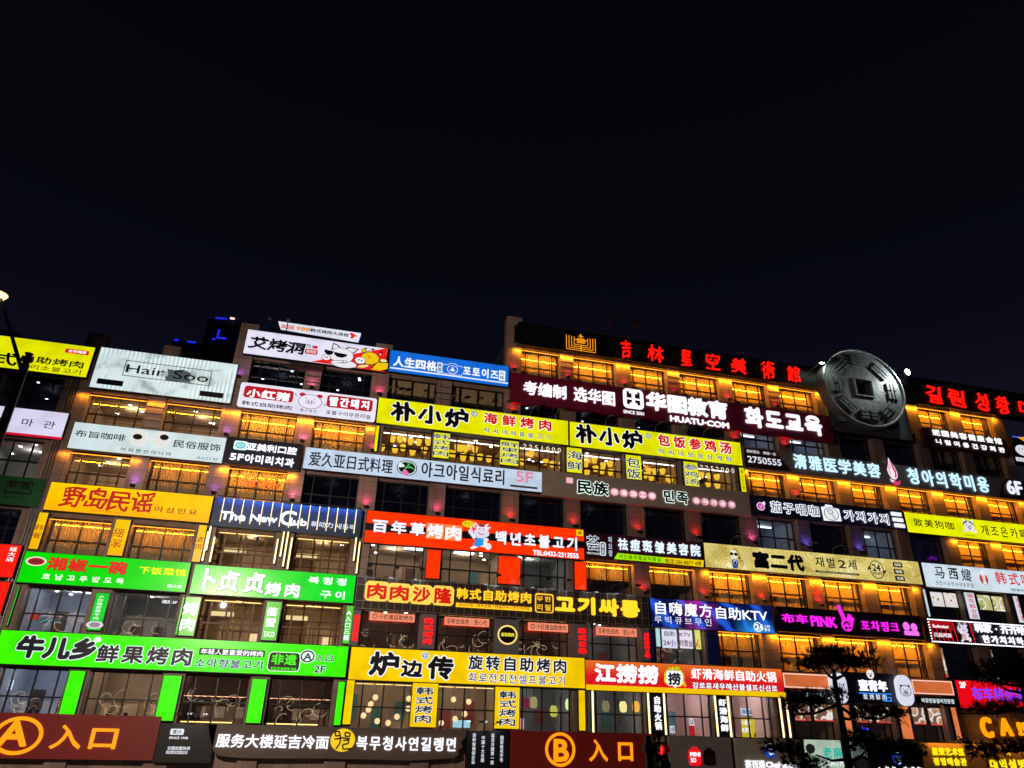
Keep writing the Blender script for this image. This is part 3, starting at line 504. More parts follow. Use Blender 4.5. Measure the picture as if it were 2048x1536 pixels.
    if ty in 'rRtGgkl':    # doors, shelves and posters on the back wall
        q = MB()
        for i in range(3):
            cx = xa + .3 + i * 1.25 + rn.random() * .3; hh = .5 + rn.random() * .9; q.box(cx, 5.28, zf + (.0 if i == 1 else 1.3), cx + .6, 5.38, zf + (2.0 if i == 1 else 1.3 + hh))
        q.build('wall_panel', plain('wall_panel', [(.1, .06, .05), (.5, .12, .1), (.12, .3, .3), (.3, .2, .1)][rn.randrange(4)], .6), rm_o)
    P_ = {'r': 28, 'R': 30, 'Q': 12, 't': 27, 'g': 11, 'G': 14, 'l': 22, 'k': 60, 'y': 26, 'b': 6, 'w': 30, 'n': 8, 'p': 2.5, 'v': 4, 's': 3, 'd': 1.5, 'h': 9, 'm': 1.5}.get(ty, 0)
    if P_:
        ld = bpy.data.lights.new('room_light', 'POINT'); ld.energy = P_ * 1.5; ld.shadow_soft_size = .05
        ld.color = {'r': (.8, .88, 1), 'R': (.85, .92, 1), 'Q': (1, .75, .45), 't': (1, .82, .62), 'l': (1, .76, .5), 'k': (1, .88, .88), 'y': (1, .68, .3), 'b': (1, .6, .4), 'w': (1, .72, .4), 'n': (1, .68, .42), 'v': (.75, .5, 1), 'h': (.7, .82, 1), 'p': (1, .7, .6)}.get(ty, (1, .95, .88))
        lo = bpy.data.objects.new('room_light', ld); C.collection.objects.link(lo); lo.location = ((xa + xb) / 2, 3.2, zc - .3)
    return win
for f in range(2, 9):
    for b in range(16):
        xl, xr = PX(b, f), PX(b + 1, f); ty = WIN[f][b]; top = HEAD[f]; z_next = SILL.get(f + 1, 29.9) if f < 8 else 29.9
        if ty == '.':
            if f < 7 or b > 5: wall.box(xl, .62, SILL[f], xr, 1.0, z_next)
            continue
        hw = .5
        window(xl + hw, xr - hw, SILL[f], top, ty)
        wall.box(xl, .62, top, xr, 1.0, min(z_next, ROOF[b]))
        wall.box(xl, .62, SILL[f], xl + hw, 1.0, top); wall.box(xr - hw, .62, SILL[f], xr, 1.0, top)
for b in range(16): wall.box(PX(b, 2), .62, 0, PX(b + 1, 2), 1.0, SILL[2])
# the left block: other storey heights
LX = [-23.2, -19.0, -15.15]
for (z0, z1, tys) in ((20.15, 22.2, 'ss'), (16.4, 18.5, 'gg'), (13.0, 14.8, 'dd'), (9.4, 11.2, 'dd')):
    for i in range(2):
        window(LX[i] + .45, LX[i + 1] - .45, z0, z1, tys[i], (.18, .32, .32, .18)); wall.box(LX[i], .62, z0, LX[i] + .45, 1, z1); wall.box(LX[i + 1] - .45, .62, z0, LX[i + 1], 1, z1)
for z0, z1 in ((0, 9.4), (11.2, 13.0), (14.8, 16.4), (18.5, 20.15), (22.2, 24.1)): wall.box(LX[0], .62, z0, LX[-1], 1.0, z1)
wall.box(LX[-1], .62, 0, X2[0], 1.0, 24.0)
wall.build('wall', STONE, B)
# slabs, roof and the body behind
s = MB()
s.box(-23.2, 5.6, 0, -6.6, 22, 23.9); s.box(-6.6, 5.6, 0, 10, 22, 26.2); s.box(10, 5.6, 0, 52, 22, 29.8)
s.box(-23.2, 1.0, 23.6, -6.6, 5.6, 23.9); s.box(-6.6, 1.0, 25.9, 10, 5.6, 26.2); s.box(10, 1.0, 29.5, 52, 5.6, 29.8)
s.build('building_body', plain('dark_concrete', (.05, .05, .055), .8), B)
pil = {}
for b in range(17):
    p = MB(); zs = [0] + [SILL[f] - .2 for f in range(3, 9)] + [0]
    top = PILLAR_TOP.get(b, 30.0); prev = 0
    for f in range(2, 9):
        z1 = SILL[f + 1] - .2 if f < 8 else top
        z1 = min(z1, top)
        if z1 <= prev: break
        x = PX(b, f); hw = .52 if b % 2 == 0 else .46; p.box(x - hw, .34, prev, x + hw, 1.06, z1); prev = z1
    if top > prev and prev > 0: x = PX(b, 8); p.box(x - .5, .34, prev, x + .5, 1.06, top)
    p.build('pillar', STONE, B)
for x, t in ((-19.0, 24.6), (-23.2, 24.6)): MB().box(x - .5, .34, 0, x + .5, 1.06, t).build('pillar', STONE, B)
for f in range(3, 9):      # thin ledges over the window heads
    for b in range(16):
        if WIN[f][b] != '.': MB().box(PX(b, f) + .53, .45, HEAD[f] + .06, PX(b + 1, f) - .53, .62, HEAD[f] + .16).build('ledge', STONE, B)
MB().box(10.05, .3, 28.6, 33.7, .62, 29.95).build('parapet', BLACK, B); MB().box(38.2, .3, 28.4, 52, .62, 29.9).build('parapet', BLACK, B)
p = MB()
for x in (-15.0, -14.86, -14.72): p.tube([(x, .1, 0), (x, .1, 24.6)], .035, 8)
p.build('drain_pipe', METAL, B)
for (b, f) in ((1, 6), (3, 7), (5, 7), (7, 8), (9, 8), (11, 8)):     # decorative rungs on the slim pillars
    x = PX(b, f); d = MB()
    for i in range(4): d.box(x - .44, .31, SILL[f] + .35 + i * .42, x + .44, .34, SILL[f] + .39 + i * .42)
    d.build('trim_slat', METAL, B)
# ------------------------------------------------------------------ what each sign says (metres on the facade)
SIGNS = [
 ({'label':'bright yellow lightbox cut off at the edge, with a red rounded badge in its corner','rc':[-21.629,22.194,-14.389,24.118],'col':'#e6e800','kind':'lit','dep':0,'name':'shop_sign','cat':'sign','th':.28},
  [('T',[-19.337,22.367,-17.902,23.119],'K',{'b':.03,'m':'c','w':.98},'式'),
   ('T',[-17.912,22.704,-14.661,23.135],'K',{'b':.03,'m':'c','w':.98},'自助烤肉'),
   ('T',[-17.791,22.319,-14.642,22.614],'K',{'b':.008,'m':'c','w':.98},'우리소불고기'),
   ('RR',[-15.84,23.556,-14.641,23.81],'#e01818',{'n':'badge'}),
   ('T',[-15.69,23.601,-14.755,23.771],'#f4f6ff*1.25',{'b':.03,'m':'c','w':.98},'合作商家')]),
 ({'label':'white lightbox with widely spaced Korean letters and a thin red bottom edge','rc':[-19.738,18.559,-14.642,20.044],'col':'#d6d2ee','kind':'lit','dep':0,'name':'shop_sign','cat':'sign','th':.28},
  [('T',[-17.82,19.04,-15.074,19.476],'-#241c38',{'b':.005,'m':'c','w':.6},'안마관'),
   ('R',[-19.317,18.504,-14.627,18.719],'#d01030',{'n':'stripe','strip':'b'})]),
 ({'label':'unlit dark green sign board with faint black boxed lettering','rc':[-17.995,14.847,-14.748,16.311],'col':'-#1c5a30','kind':'board','dep':0,'name':'shop_sign','cat':'sign','th':.28},
  [('F',[-16.458,15.421,-15.231,16.076],'K',{'w':.06}),
   ('T',[-16.398,15.676,-15.327,16.062],'K',{'b':.03,'m':'c','w':.98},'非遗'),
   ('T',[-16.361,15.416,-15.423,15.558],'K',{'b':.01,'m':'c','w':.98},'非物质文化'),
   ('T',[-16.362,15.187,-15.488,15.277],'K',{'b':.02,'m':'c','w':.98},'延大店二楼')]),
 ({'label':'bright red lightbox at the left edge with three small white characters down its side','rc':[-16.934,11.297,-14.834,12.907],'col':'#f01c10','kind':'lit','dep':0,'name':'shop_sign','cat':'sign','th':.28},
  [('T',[-15.36,12.065,-15.011,12.801],'#f4f6ff*1.25',{'b':.02,'m':'v','w':.98},'延大店')]),
 ({'label':'plain red lightbox panel at the left edge, no lettering, below the lettered red one','rc':[-16.379,9.58,-14.821,11.125],'col':'#ee1a10','kind':'lit','dep':0,'name':'shop_sign','cat':'sign','th':.28},
  []),
 ({'label':'dirty pale cyan lightbox with thin framed Latin lettering and a burnt dark patch','rc':[-14.151,21.666,-6.719,24.209],'col':'#d2e2e4','kind':'lit','dep':0,'name':'shop_sign','cat':'sign','th':.28,'face':'dirty'},
  [('G',[(-10.449,23.339),(-10.043,23.32),(-9.663,23.425),(-9.171,23.265),(-9.203,22.9),(-9.047,22.668),(-9.764,22.643),(-10.356,22.612),(-10.475,22.793),(-10.329,22.973)],'#4a5254',{'n':'burnt_patch'}),
   ('F',[-12.668,22.603,-8.061,23.576],'K',{'w':.035}),
   ('T',[-12.559,22.826,-10.522,23.338],'K',{'b':.008,'m':'f','w':.98,'font':'sq'},'Hair'),
   ('T',[-10.076,22.795,-8.167,23.315],'K',{'b':.008,'m':'f','w':.98},'Soo'),
   ('R',[-13.819,21.936,-12.494,22.262],'-#1c1e22',{'n':'label_patch'}),
   ('T',[-13.736,21.982,-12.556,22.236],'K',{'b':.03,'m':'c','w':.98},'秀溪发型'),
   ('R',[-8.464,21.933,-7.184,22.252],'-#1c1e22',{'n':'label_patch'}),
   ('T',[-8.368,21.984,-7.276,22.21],'K',{'b':.03,'m':'c','w':.98},'헤어 수')]),
 ({'label':'pale cyan lightbox with two big white googly-eye discs between black Chinese words','rc':[-14.282,18.068,-6.493,19.61],'col':'#c8dade','kind':'lit','dep':0,'name':'shop_sign','cat':'sign','th':.28},
  [('T',[-14.101,18.768,-11.603,19.154],'K',{'b':.015,'m':'c','w':.98},'布旨咖啡'),
   ('T',[-9.202,18.739,-6.707,19.173],'K',{'b':.015,'m':'c','w':.98},'民俗服饰'),
   ('T',[-11.706,18.205,-9.133,18.424],'K',{'b':.008,'m':'c','w':.8},'커피뿐만아니라'),
   ('T',[-7.818,18.214,-6.75,18.355],'K',{'b':.01,'m':'f','w':.98},'A入口 5F'),
   ('SP',[-11.59,18.606,-10.343,19.497],'#dcdad8',{'n':'eye_disc'}),
   ('SD',[-11.225,18.904,-10.764,19.206],'K',{'n':'pupil'}),
   ('SP',[-10.476,18.627,-9.237,19.467],'#dcdad8',{'n':'eye_disc'}),
   ('SD',[-9.891,19.026,-9.452,19.332],'K',{'n':'pupil'})]),
 ({'label':'navy dental sign with white Chinese and Korean letters and a pale tooth badge','rc':[-6.517,18.116,-2.373,19.693],'col':'-#161c34','kind':'board','dep':0,'name':'shop_sign','cat':'sign','th':.28},
  [('RR',[-6.082,18.97,-5.356,19.505],'#d4f4f4',{'n':'badge'}),
   ('O',[-5.986,19.055,-5.452,19.419],'#40a8b8',{'n':'emblem','w':.18}),
   ('D',[-5.851,19.132,-5.559,19.337],'#8ad8d8',{'n':'emblem'}),
   ('T',[-5.399,19.005,-2.644,19.436],'#f4f6ff*1.25',{'b':.03,'m':'c','w':.98,'ex':.06},'亚美利口腔'),
   ('T',[-6.156,18.348,-5.425,18.721],'#f4f6ff*1.25',{'b':.03,'m':'f','w':.98,'ex':.06},'5F'),
   ('T',[-5.367,18.254,-2.667,18.768],'#f4f6ff*1.25',{'b':.03,'m':'c','w':.98,'ex':.06},'아미리치과')]),
 ({'label':'orange neon outline characters hanging behind the window under the navy dental sign','col':'','kind':'none','dep':.7,'name':'neon_sign','cat':'sign','th':.28},
  [('T',[-5.441,17.119,-3.395,17.764],'#ff5a20*1.6',{'b':.025,'m':'c','w':1},'牙科'),
   ('T',[-5.967,17.076,-5.603,17.899],'#e89020',{'b':.01,'m':'v','w':.98},'A入口')]),
 ({'label':'red neon handwriting hanging behind the amber window under the pig face sign','col':'','kind':'none','dep':.7,'name':'neon_sign','cat':'sign','th':.28},
  [('T',[-1.812,20.683,.443,20.925],'#ff5a14*1.3',{'b':.008,'m':'c','w':.98},'烤肉火锅 自助烧烤'),
   ('T',[-.939,19.942,-.451,20.357],'#d88818',{'b':.008,'m':'c','w':.98},'人')]),
 ({'label':'long pale blue white lightbox with dark blue lettering and round bamboo emblem','rc':[-2.231,18.256,11.987,19.585],'col':'#bccee4','kind':'lit','dep':0,'name':'shop_sign','cat':'sign','th':.28},
  [('T',[-1.931,18.46,2.846,19.345],'-#0a1a2c',{'b':.02,'m':'c','w':.98},'爱久亚日式料理'),
   ('D',[3.063,18.473,4.265,19.4],'-#101418',{'n':'emblem_disc'}),
   ('O',[3.119,18.521,4.21,19.352],'#e4f0f4',{'n':'ring','w':.06}),
   ('L',[(3.99,19.372),(3.682,19.081),(3.363,18.546)],'#3fae58',{'n':'outline','w':.06}),
   ('L',[(3.661,19.312),(3.758,19.051),(4.144,18.861)],'#3fae58',{'n':'outline','w':.06}),
   ('L',[(3.546,18.95),(3.985,18.998)],'#58c070',{'n':'outline','w':.06}),
   ('D',[3.161,19.071,3.381,19.217],'#e8f4f8',{'n':'blossom'}),
   ('D',[3.296,18.97,3.515,19.116],'#e8f4f8',{'n':'blossom'}),
   ('D',[3.174,18.933,3.393,19.079],'#e8f4f8',{'n':'blossom'}),
   ('D',[3.469,18.685,3.658,18.826],'#e070c0',{'n':'blossom'}),
   ('D',[3.392,18.561,3.581,18.702],'#e070c0',{'n':'blossom'}),
   ('D',[3.589,18.582,3.777,18.723],'#e070c0',{'n':'blossom'}),
   ('D',[3.444,18.475,3.633,18.616],'#e070c0',{'n':'blossom'}),
   ('D',[3.575,18.489,3.764,18.63],'#e070c0',{'n':'blossom'}),
   ('T',[4.505,18.45,9.697,19.445],'-#0a1a2c',{'b':.025,'m':'c','w':.98},'아크아일식료리'),
   ('T',[10.276,18.764,11.377,19.462],'#d88aa4',{'b':.03,'m':'f','w':.98},'5F'),
   ('R',[9.944,18.43,11.667,18.561],'-#8890a0',{'n':'label_patch'}),
   ('T',[10.008,18.456,11.619,18.529],'-#0a1a2c',{'b':.015,'m':'f','w':.98},'电话 2721178')]),
 ({'label':'warm yellow lightbox with red brush characters and small brown Korean letters','rc':[-14.489,14.719,-6.526,16.228],'col':'#ffc400','kind':'lit','dep':0,'name':'shop_sign','cat':'sign','th':.28,'face':'warm'},
  [('T',[-13.821,14.97,-9.397,16.095],'#b41408',{'b':.02,'m':'c','w':1.05,'br':1},'野岛民谣'),
   ('T',[-9.325,15.095,-7.153,15.407],'#7a2408',{'b':.02,'m':'c','w':.85},'야섬민요'),
   ('T',[-12.296,14.863,-10.854,14.941],'#8a4a10',{'b':.008,'m':'f','w':.98},'YE DAO MIN YAO')]),
 ({'label':'narrow yellow pillar banner with two red characters meaning Korean food','rc':[-14.63,12.748,-14.163,14.643],'col':'#f4c400','kind':'lit','group':'yellow pillar banners','dep':.12,'name':'pillar_sign','cat':'sign','th':.2,'face':'warm'},
  [('T',[-14.605,13.264,-14.201,14.053],'#a02408',{'b':.005,'m':'v','w':.98,'br':1},'韩餐')]),
 ({'label':'narrow yellow pillar banner with two brush characters meaning rock music','rc':[-11.046,12.711,-10.288,14.611],'col':'#f4c400','kind':'lit','group':'yellow pillar banners','dep':.12,'name':'pillar_sign','cat':'sign','th':.2,'face':'warm'},
  [('T',[-11.036,13.093,-10.439,14.186],'#a02408',{'b':.005,'m':'v','w':.98,'br':1},'摇滚')]),
 ({'label':'narrow yellow pillar banner with two brush characters meaning tavern','rc':[-7.005,12.686,-6.555,14.658],'col':'#f4c400','kind':'lit','group':'yellow pillar banners','dep':.12,'name':'pillar_sign','cat':'sign','th':.2,'face':'warm'},
  [('T',[-6.988,13.331,-6.612,14.058],'#a02408',{'b':.005,'m':'v','w':.98,'br':1},'酒馆')]),
 ({'label':'navy club sign with vertical glowing bars and white serif Latin lettering','rc':[-6.443,14.632,1.419,16.165],'col':'-#20406c','kind':'board','dep':0,'name':'shop_sign','cat':'sign','th':.28,'bar':'#1870d8*110'},
  [('R',[-6,14.863,-5.956,16.162],'#ffe0a0*1.6',{'n':'light_bar','up':.08}),
   ('R',[-5.504,14.859,-5.459,16.162],'#ffe0a0*1.6',{'n':'light_bar','up':.08}),
   ('R',[-4.985,14.856,-4.941,16.162],'#ffe0a0*1.6',{'n':'light_bar','up':.08}),
   ('R',[-4.484,14.852,-4.439,16.162],'#ffe0a0*1.6',{'n':'light_bar','up':.08}),
   ('R',[-3.973,14.848,-3.927,16.162],'#ffe0a0*1.6',{'n':'light_bar','up':.08}),
   ('R',[-3.465,14.844,-3.42,16.162],'#ffe0a0*1.6',{'n':'light_bar','up':.08}),
   ('R',[-2.961,14.841,-2.916,16.162],'#ffe0a0*1.6',{'n':'light_bar','up':.08}),
   ('R',[-2.462,14.837,-2.415,16.162],'#ffe0a0*1.6',{'n':'light_bar','up':.08}),
   ('R',[-1.966,14.833,-1.919,16.162],'#ffe0a0*1.6',{'n':'light_bar','up':.08}),
   ('R',[-1.474,14.83,-1.427,16.162],'#ffe0a0*1.6',{'n':'light_bar','up':.08}),
   ('R',[-.965,14.826,-.918,16.162],'#ffe0a0*1.6',{'n':'light_bar','up':.08}),
   ('R',[-.475,14.822,-.428,16.162],'#ffe0a0*1.6',{'n':'light_bar','up':.08}),
   ('R',[.025,14.819,.073,16.162],'#ffe0a0*1.6',{'n':'light_bar','up':.08}),
   ('R',[.542,14.815,.59,16.162],'#ffe0a0*1.6',{'n':'light_bar','up':.08}),
   ('R',[1.041,14.811,1.089,16.162],'#ffe0a0*1.6',{'n':'light_bar','up':.08}),
   ('T',[-6.021,14.987,-4.723,15.431],'#f4f6ff*1.25',{'b':.04,'m':'f','w':.98,'ex':.05},'The'),
   ('T',[-4.491,15.024,-3.069,15.421],'#f4f6ff*1.25',{'b':.04,'m':'f','w':.98,'ex':.05},'New'),
   ('T',[-2.964,14.943,-2.109,15.757],'#f4f6ff*1.25',{'b':.02,'m':'f','w':.98,'ex':.05},'C'),
   ('T',[-2.408,14.995,-1.506,15.381],'#f4f6ff*1.25',{'b':.04,'m':'f','w':.98,'ex':.05},'lub'),
   ('T',[-1.286,15.008,-.078,15.321],'#e8eefa',{'b':.01,'m':'c','w':.98},'新动力'),
   ('T',[.04,14.987,1.152,15.299],'#e8eefa',{'b':.01,'m':'c','w':.98},'새동력')]),
 ({'label':'green lightbox with red, white and yellow lettering and a red oval badge','rc':[-14.641,11.112,-6.939,12.643],'col':'#00d400','kind':'lit','dep':0,'name':'shop_sign','cat':'sign','th':.28},
  [('D',[-14.496,11.945,-13.584,12.39],'#f4dcd4',{'n':'badge_rim'}),
   ('D',[-14.403,11.988,-13.662,12.336],'#a01020',{'n':'badge'}),
   ('T',[-14.304,12.067,-13.756,12.239],'#501018',{'b':.02,'m':'c','w':.98},'湘椒'),
   ('T',[-13.519,11.794,-9.867,12.415],'#e80c0c',{'b':.035,'o':('K',.06),'m':'c','w':.98},'湘椒一碗'),
   ('T',[-13.575,11.328,-9.847,11.618],'#eaf4e4',{'b':.035,'m':'c','w':.72},'호남고추밥도둑'),
   ('T',[-9.336,11.903,-7.057,12.268],'#f4f000',{'b':.03,'m':'c','w':.98},'下饭菜馆'),
   ('T',[-7.836,11.31,-7.13,11.475],'#f4f6ff*1.25',{'b':.02,'m':'c','w':.98},'延大店')]),
 ({'label':'narrow green pillar banner with seven white characters over an oval dish emblem','rc':[-11.027,9.099,-10.378,10.905],'col':'#10c828','kind':'lit','dep':.12,'name':'pillar_sign','cat':'sign','th':.2},
  [('T',[-10.88,9.599,-10.608,10.784],'#e8fff0',{'b':.015,'m':'v','w':.98},'小炒雄安黄牛肉'),
   ('D',[-11.103,9.191,-10.337,9.542],'#c8d0d8',{'n':'emblem'}),
   ('D',[-10.955,9.25,-10.478,9.486],'#98788c',{'n':'emblem'})]),
 ({'label':'thin plain green light strip on the pillar at the green red-lettered sign','rc':[-14.511,9.111,-14.42,11.023],'col':'#20e020','kind':'lit','dep':.12,'name':'pillar_light','cat':'sign','th':.15},
  []),
 ({'label':'thin plain green light strip beside the light green grilled meat banner','rc':[-7.027,9.082,-6.908,10.939],'col':'#18d030','kind':'lit','dep':.12,'name':'pillar_light','cat':'sign','th':.15},
  []),
 ({'label':'small black hanging window sign with white characters and 3F','rc':[-8.197,10.638,-7.362,10.869],'col':'-#101418','kind':'board','dep':1.1,'name':'window_sign','cat':'sign','th':.08},
  [('T',[-8.144,10.668,-7.399,10.847],'#f4f6ff*1.25',{'b':.02,'m':'f','w':.98},'湘菜3F')]),
 ({'label':'green lightbox with fat white brush characters and white Korean letters in two lines','rc':[-6.763,11.081,1.489,12.584],'col':'#00d622','kind':'lit','dep':0,'name':'shop_sign','cat':'sign','th':.28},
  [('T',[-6.542,11.267,-5.497,12.395],'#f2fff4*1.2',{'b':.05,'o':('-#8a9c94',.075),'m':'c','w':.98},'卜'),
   ('T',[-5.493,11.291,-3.161,12.356],'#f2fff4*1.2',{'b':.045,'o':('-#8a9c94',.07),'m':'c','w':.85},'贞贞'),
   ('T',[-3.122,11.197,-1.317,11.912],'#f2fff4*1.2',{'b':.04,'o':('-#8a9c94',.06),'m':'c','w':.85},'烤肉'),
   ('T',[-.991,11.967,1.091,12.35],'#f4f6ff*1.25',{'b':.03,'m':'c','w':.85},'복정정'),
   ('T',[-.285,11.251,1.1,11.668],'#f4f6ff*1.25',{'b':.03,'m':'c','w':.85},'구이')]),
 ({'label':'light green pillar banner with two large white characters meaning grilled meat','rc':[-6.885,9.057,-6.114,10.973],'col':'#58c83a','kind':'lit','dep':.12,'name':'pillar_sign','cat':'sign','th':.2},
  [('T',[-6.916,9.269,-6.14,10.78],'#f4f6ff*1.25',{'b':.035,'m':'v','w':.98},'烤肉')]),
 ({'label':'light green pillar banner with two white characters over the Latin word TACO','rc':[-2.927,9.03,-2.141,10.975],'col':'#58c83a','kind':'lit','dep':.12,'name':'pillar_sign','cat':'sign','th':.2},
  [('T',[-2.837,9.674,-2.295,10.735],'#f4f6ff*1.25',{'b':.03,'m':'v','w':.98},'酱蟹'),
   ('T',[-2.818,9.205,-2.28,9.482],'#f4f6ff*1.25',{'b':.03,'m':'f','w':.98},'TACO')]),
 ({'label':'narrow light green pillar banner with small white entrance and floor characters','rc':[1.148,9.054,1.57,11.012],'col':'#58c83a','kind':'lit','dep':.12,'name':'pillar_sign','cat':'sign','th':.2},
  [('T',[1.175,9.224,1.498,10.795],'#f4f6ff*1.25',{'b':.02,'m':'v','w':.98},'A入口三楼')]),
 ({'label':'very long lime green lightbox with huge black rounded characters outlined in white','rc':[-14.595,7.425,1.536,8.948],'col':'#3cf400','kind':'lit','dep':0,'name':'shop_sign','cat':'sign','th':.28},
  [('T',[-13.752,7.742,-10.258,8.733],'-#0e1c34',{'b':.065,'o':('#eef4ff',.1),'m':'c','w':1.05},'牛儿乡'),
   ('T',[-10.272,7.678,-5.918,8.485],'-#0e1c34',{'b':.035,'o':('#eef4ff',.075),'m':'c','w':.9},'鲜果烤肉'),
   ('D',[-10.532,8.562,-10.214,8.814],'#f4fff0',{'n':'disc'}),
   ('RR',[-5.699,8.227,-2.582,8.537],'-#0c1820',{'n':'label_patch'}),
   ('T',[-5.623,8.248,-2.652,8.505],'#f4f6ff*1.25',{'b':.025,'m':'c','w':.98},'年轻人更喜爱的烤肉'),
   ('T',[-5.788,7.647,-2.514,8.057],'-#1a3060',{'b':.02,'o':('#d8f0ff',.06),'m':'c','w':.95},'소아향불고기'),
   ('RR',[-2.381,7.596,-.796,8.511],'#e8ffe0',{'n':'badge_rim'}),
   ('RR',[-2.339,7.63,-.838,8.477],'-#0a2010',{'n':'badge'}),
   ('T',[-2.231,7.907,-.978,8.411],'#3cf400',{'b':.035,'m':'c','w':.98},'非遗'),
   ('R',[-2.177,7.66,-.965,7.788],'#3cf400',{'n':'stripe'}),
   ('T',[-2.152,7.659,-.989,7.783],'K',{'b':.02,'m':'c','w':.98},'非物质文化遗产'),
   ('D',[-.879,8.027,-.088,8.687],'#e4fff0',{'n':'disc'}),
   ('O',[-.83,8.066,-.137,8.647],'-#142c50',{'n':'ring','w':.12}),
   ('T',[-.686,8.174,-.264,8.515],'-#142c50',{'b':.03,'m':'f','w':.98},'A'),
   ('T',[-.083,8.147,.802,8.482],'-#1a3060',{'b':.02,'o':('#e4f4ff',.06),'m':'c','w':.9},'入口'),
   ('T',[-.076,7.61,.474,7.944],'-#1a3060',{'b':.02,'o':('#e4f4ff',.06),'m':'f','w':.98},'2F')]),
 ({'label':'plain lime green light panel on the pillar left of the room with two seated women','rc':[-11.255,5.365,-10.544,7.299],'col':'#3cf400','kind':'lit','group':'lime pillar panels','dep':.12,'name':'pillar_light','cat':'sign','th':.2},
  []),
 ({'label':'plain lime green light panel on the pillar right of the room with two seated women','rc':[-7.112,5.216,-6.246,7.252],'col':'#3cf400','kind':'lit','group':'lime pillar panels','dep':.12,'name':'pillar_light','cat':'sign','th':.2},
  []),
 ({'label':'plain lime green light panel with a small black camera at its foot','rc':[-3.001,5.212,-2.255,7.24],'col':'#3cf400','kind':'lit','group':'lime pillar panels','dep':.12,'name':'pillar_light','cat':'sign','th':.2},
  []),
 ({'label':'narrow plain lime green light panel beside the yellow pillar strip','rc':[1.191,5.211,1.576,7.258],'col':'#3cf400','kind':'lit','group':'lime pillar panels','dep':.12,'name':'pillar_light','cat':'sign','th':.2},
  []),
 ({'label':'dark red entrance board with orange dotted letter A in a ring','rc':[-15.585,3.574,-6.774,5.414],'col':'-#8e2620','kind':'board','dep':0,'name':'entrance_sign','cat':'sign','th':.4},
  [('O',[-13.616,3.712,-11.588,5.276],'#ff9a08*1.15',{'n':'ring','w':.1,'ex':.04}),
   ('T',[-13.401,4.062,-12.151,5.098],'#ff9a08*1.15',{'b':.035,'m':'f','w':.98,'ex':.04,'dots':1},'A'),
   ('T',[-11.225,3.987,-9.935,4.975],'#ff9a08*1.15',{'b':.02,'m':'f','w':1.15,'ex':.04},'入'),
   ('T',[-9.617,4.011,-8.465,4.855],'#ff9a08*1.15',{'b':.03,'m':'f','w':.98,'ex':.04},'口')]),
 ({'label':'black sign board with white stamp logo and hotline number beside the brown slab','rc':[-6.746,3.503,-4.237,5.141],'col':'-#0c0e12','kind':'board','dep':0,'name':'shop_sign','cat':'sign','th':.28},
  [('RR',[-6.255,4.655,-5.658,4.913],'#d8dce4',{'n':'badge'}),
   ('T',[-6.154,4.695,-5.755,4.878],'-#303844',{'b':.02,'m':'c','w':.98},'复兴'),
   ('T',[-6.254,4.479,-5.422,4.579],'#dfe4ee',{'b':.03,'m':'f','w':.98},'SINCE 1998'),
   ('T',[-6.237,4.025,-5.239,4.176],'#dfe4ee',{'b':.02,'m':'c','w':.98},'全国加盟热线'),
   ('R',[-6.25,3.862,-5.326,3.989],'#c8ced8',{'n':'label_patch'}),
   ('T',[-6.204,3.877,-5.373,3.974],'-#202830',{'b':.02,'m':'f','w':.98},'176-4334-1998')]),
 ({'label':'rough dark brown stone slab sign with white characters and round yellow emblem','col':'-#685850','kind':'poly','dep':0,'name':'shop_sign','cat':'sign','th':.28,'poly':[(-4.629,5.147),(-1.331,5.157),(2.04,5.144),(5.041,5.164),(7.997,5.182),(7.937,4.833),(7.714,4.599),(7.805,4.371),(7.58,4.209),(7.644,4.006),(7.342,3.866),(6.678,3.813),(5.166,3.726),(3.182,3.745),(.771,3.756),(-1.564,3.725),(-2.935,3.728),(-3.849,3.8),(-4.145,3.942),(-4.296,4.256),(-4.491,4.678)]},
  [('T',[-4.145,4.163,1.109,4.749],'#f4f6ff*1.25',{'b':.025,'m':'c','w':.98,'ex':.06},'服务大楼延吉冷面'),
   ('D',[1.161,4.062,2.353,5.091],'#f0c818',{'n':'emblem_disc'}),
   ('T',[2.438,4.151,7.525,4.793],'#f4f6ff*1.25',{'b':.025,'m':'c','w':.92,'ex':.06},'복무청사연길랭면'),
   ('L',[(1.333,4.938),(1.542,4.965),(1.596,4.777),(1.387,4.751),(1.333,4.938)],'-#100c08',{'n':'emblem_stroke','w':.07}),
   ('L',[(1.823,4.915),(2.069,4.898),(2.088,4.742),(1.856,4.749),(1.823,4.915)],'-#100c08',{'n':'emblem_stroke','w':.07}),
   ('L',[(1.345,4.606),(1.761,4.68),(2.102,4.631)],'-#100c08',{'n':'emblem_stroke','w':.07}),
   ('L',[(1.627,4.777),(1.638,4.446),(1.463,4.168)],'-#100c08',{'n':'emblem_stroke','w':.07}),
   ('L',[(1.776,4.559),(2.046,4.591),(2.036,4.425),(1.768,4.382),(1.824,4.174),(2.214,4.208)],'-#100c08',{'n':'emblem_stroke','w':.07})]),
 ({'label':'black board with four vertical lines of small white award characters','rc':[8.026,3.225,10.319,5.136],'col':'-#0c0e14','kind':'board','dep':0,'name':'shop_sign','cat':'sign','th':.28},
  [('T',[8.296,3.6,8.497,5.025],'#dfe4ee',{'b':.015,'m':'v','w':.98},'吉林省诚信企业'),
   ('T',[8.785,3.69,8.97,4.919],'#dfe4ee',{'b':.015,'m':'v','w':.98},'中国十大名面'),
   ('T',[9.294,3.583,9.481,5.034],'#dfe4ee',{'b':.015,'m':'v','w':.98},'延吉冷面第一家'),
   ('T',[9.78,3.702,9.967,4.939],'#dfe4ee',{'b':.015,'m':'v','w':.98},'国家级老字号')]),
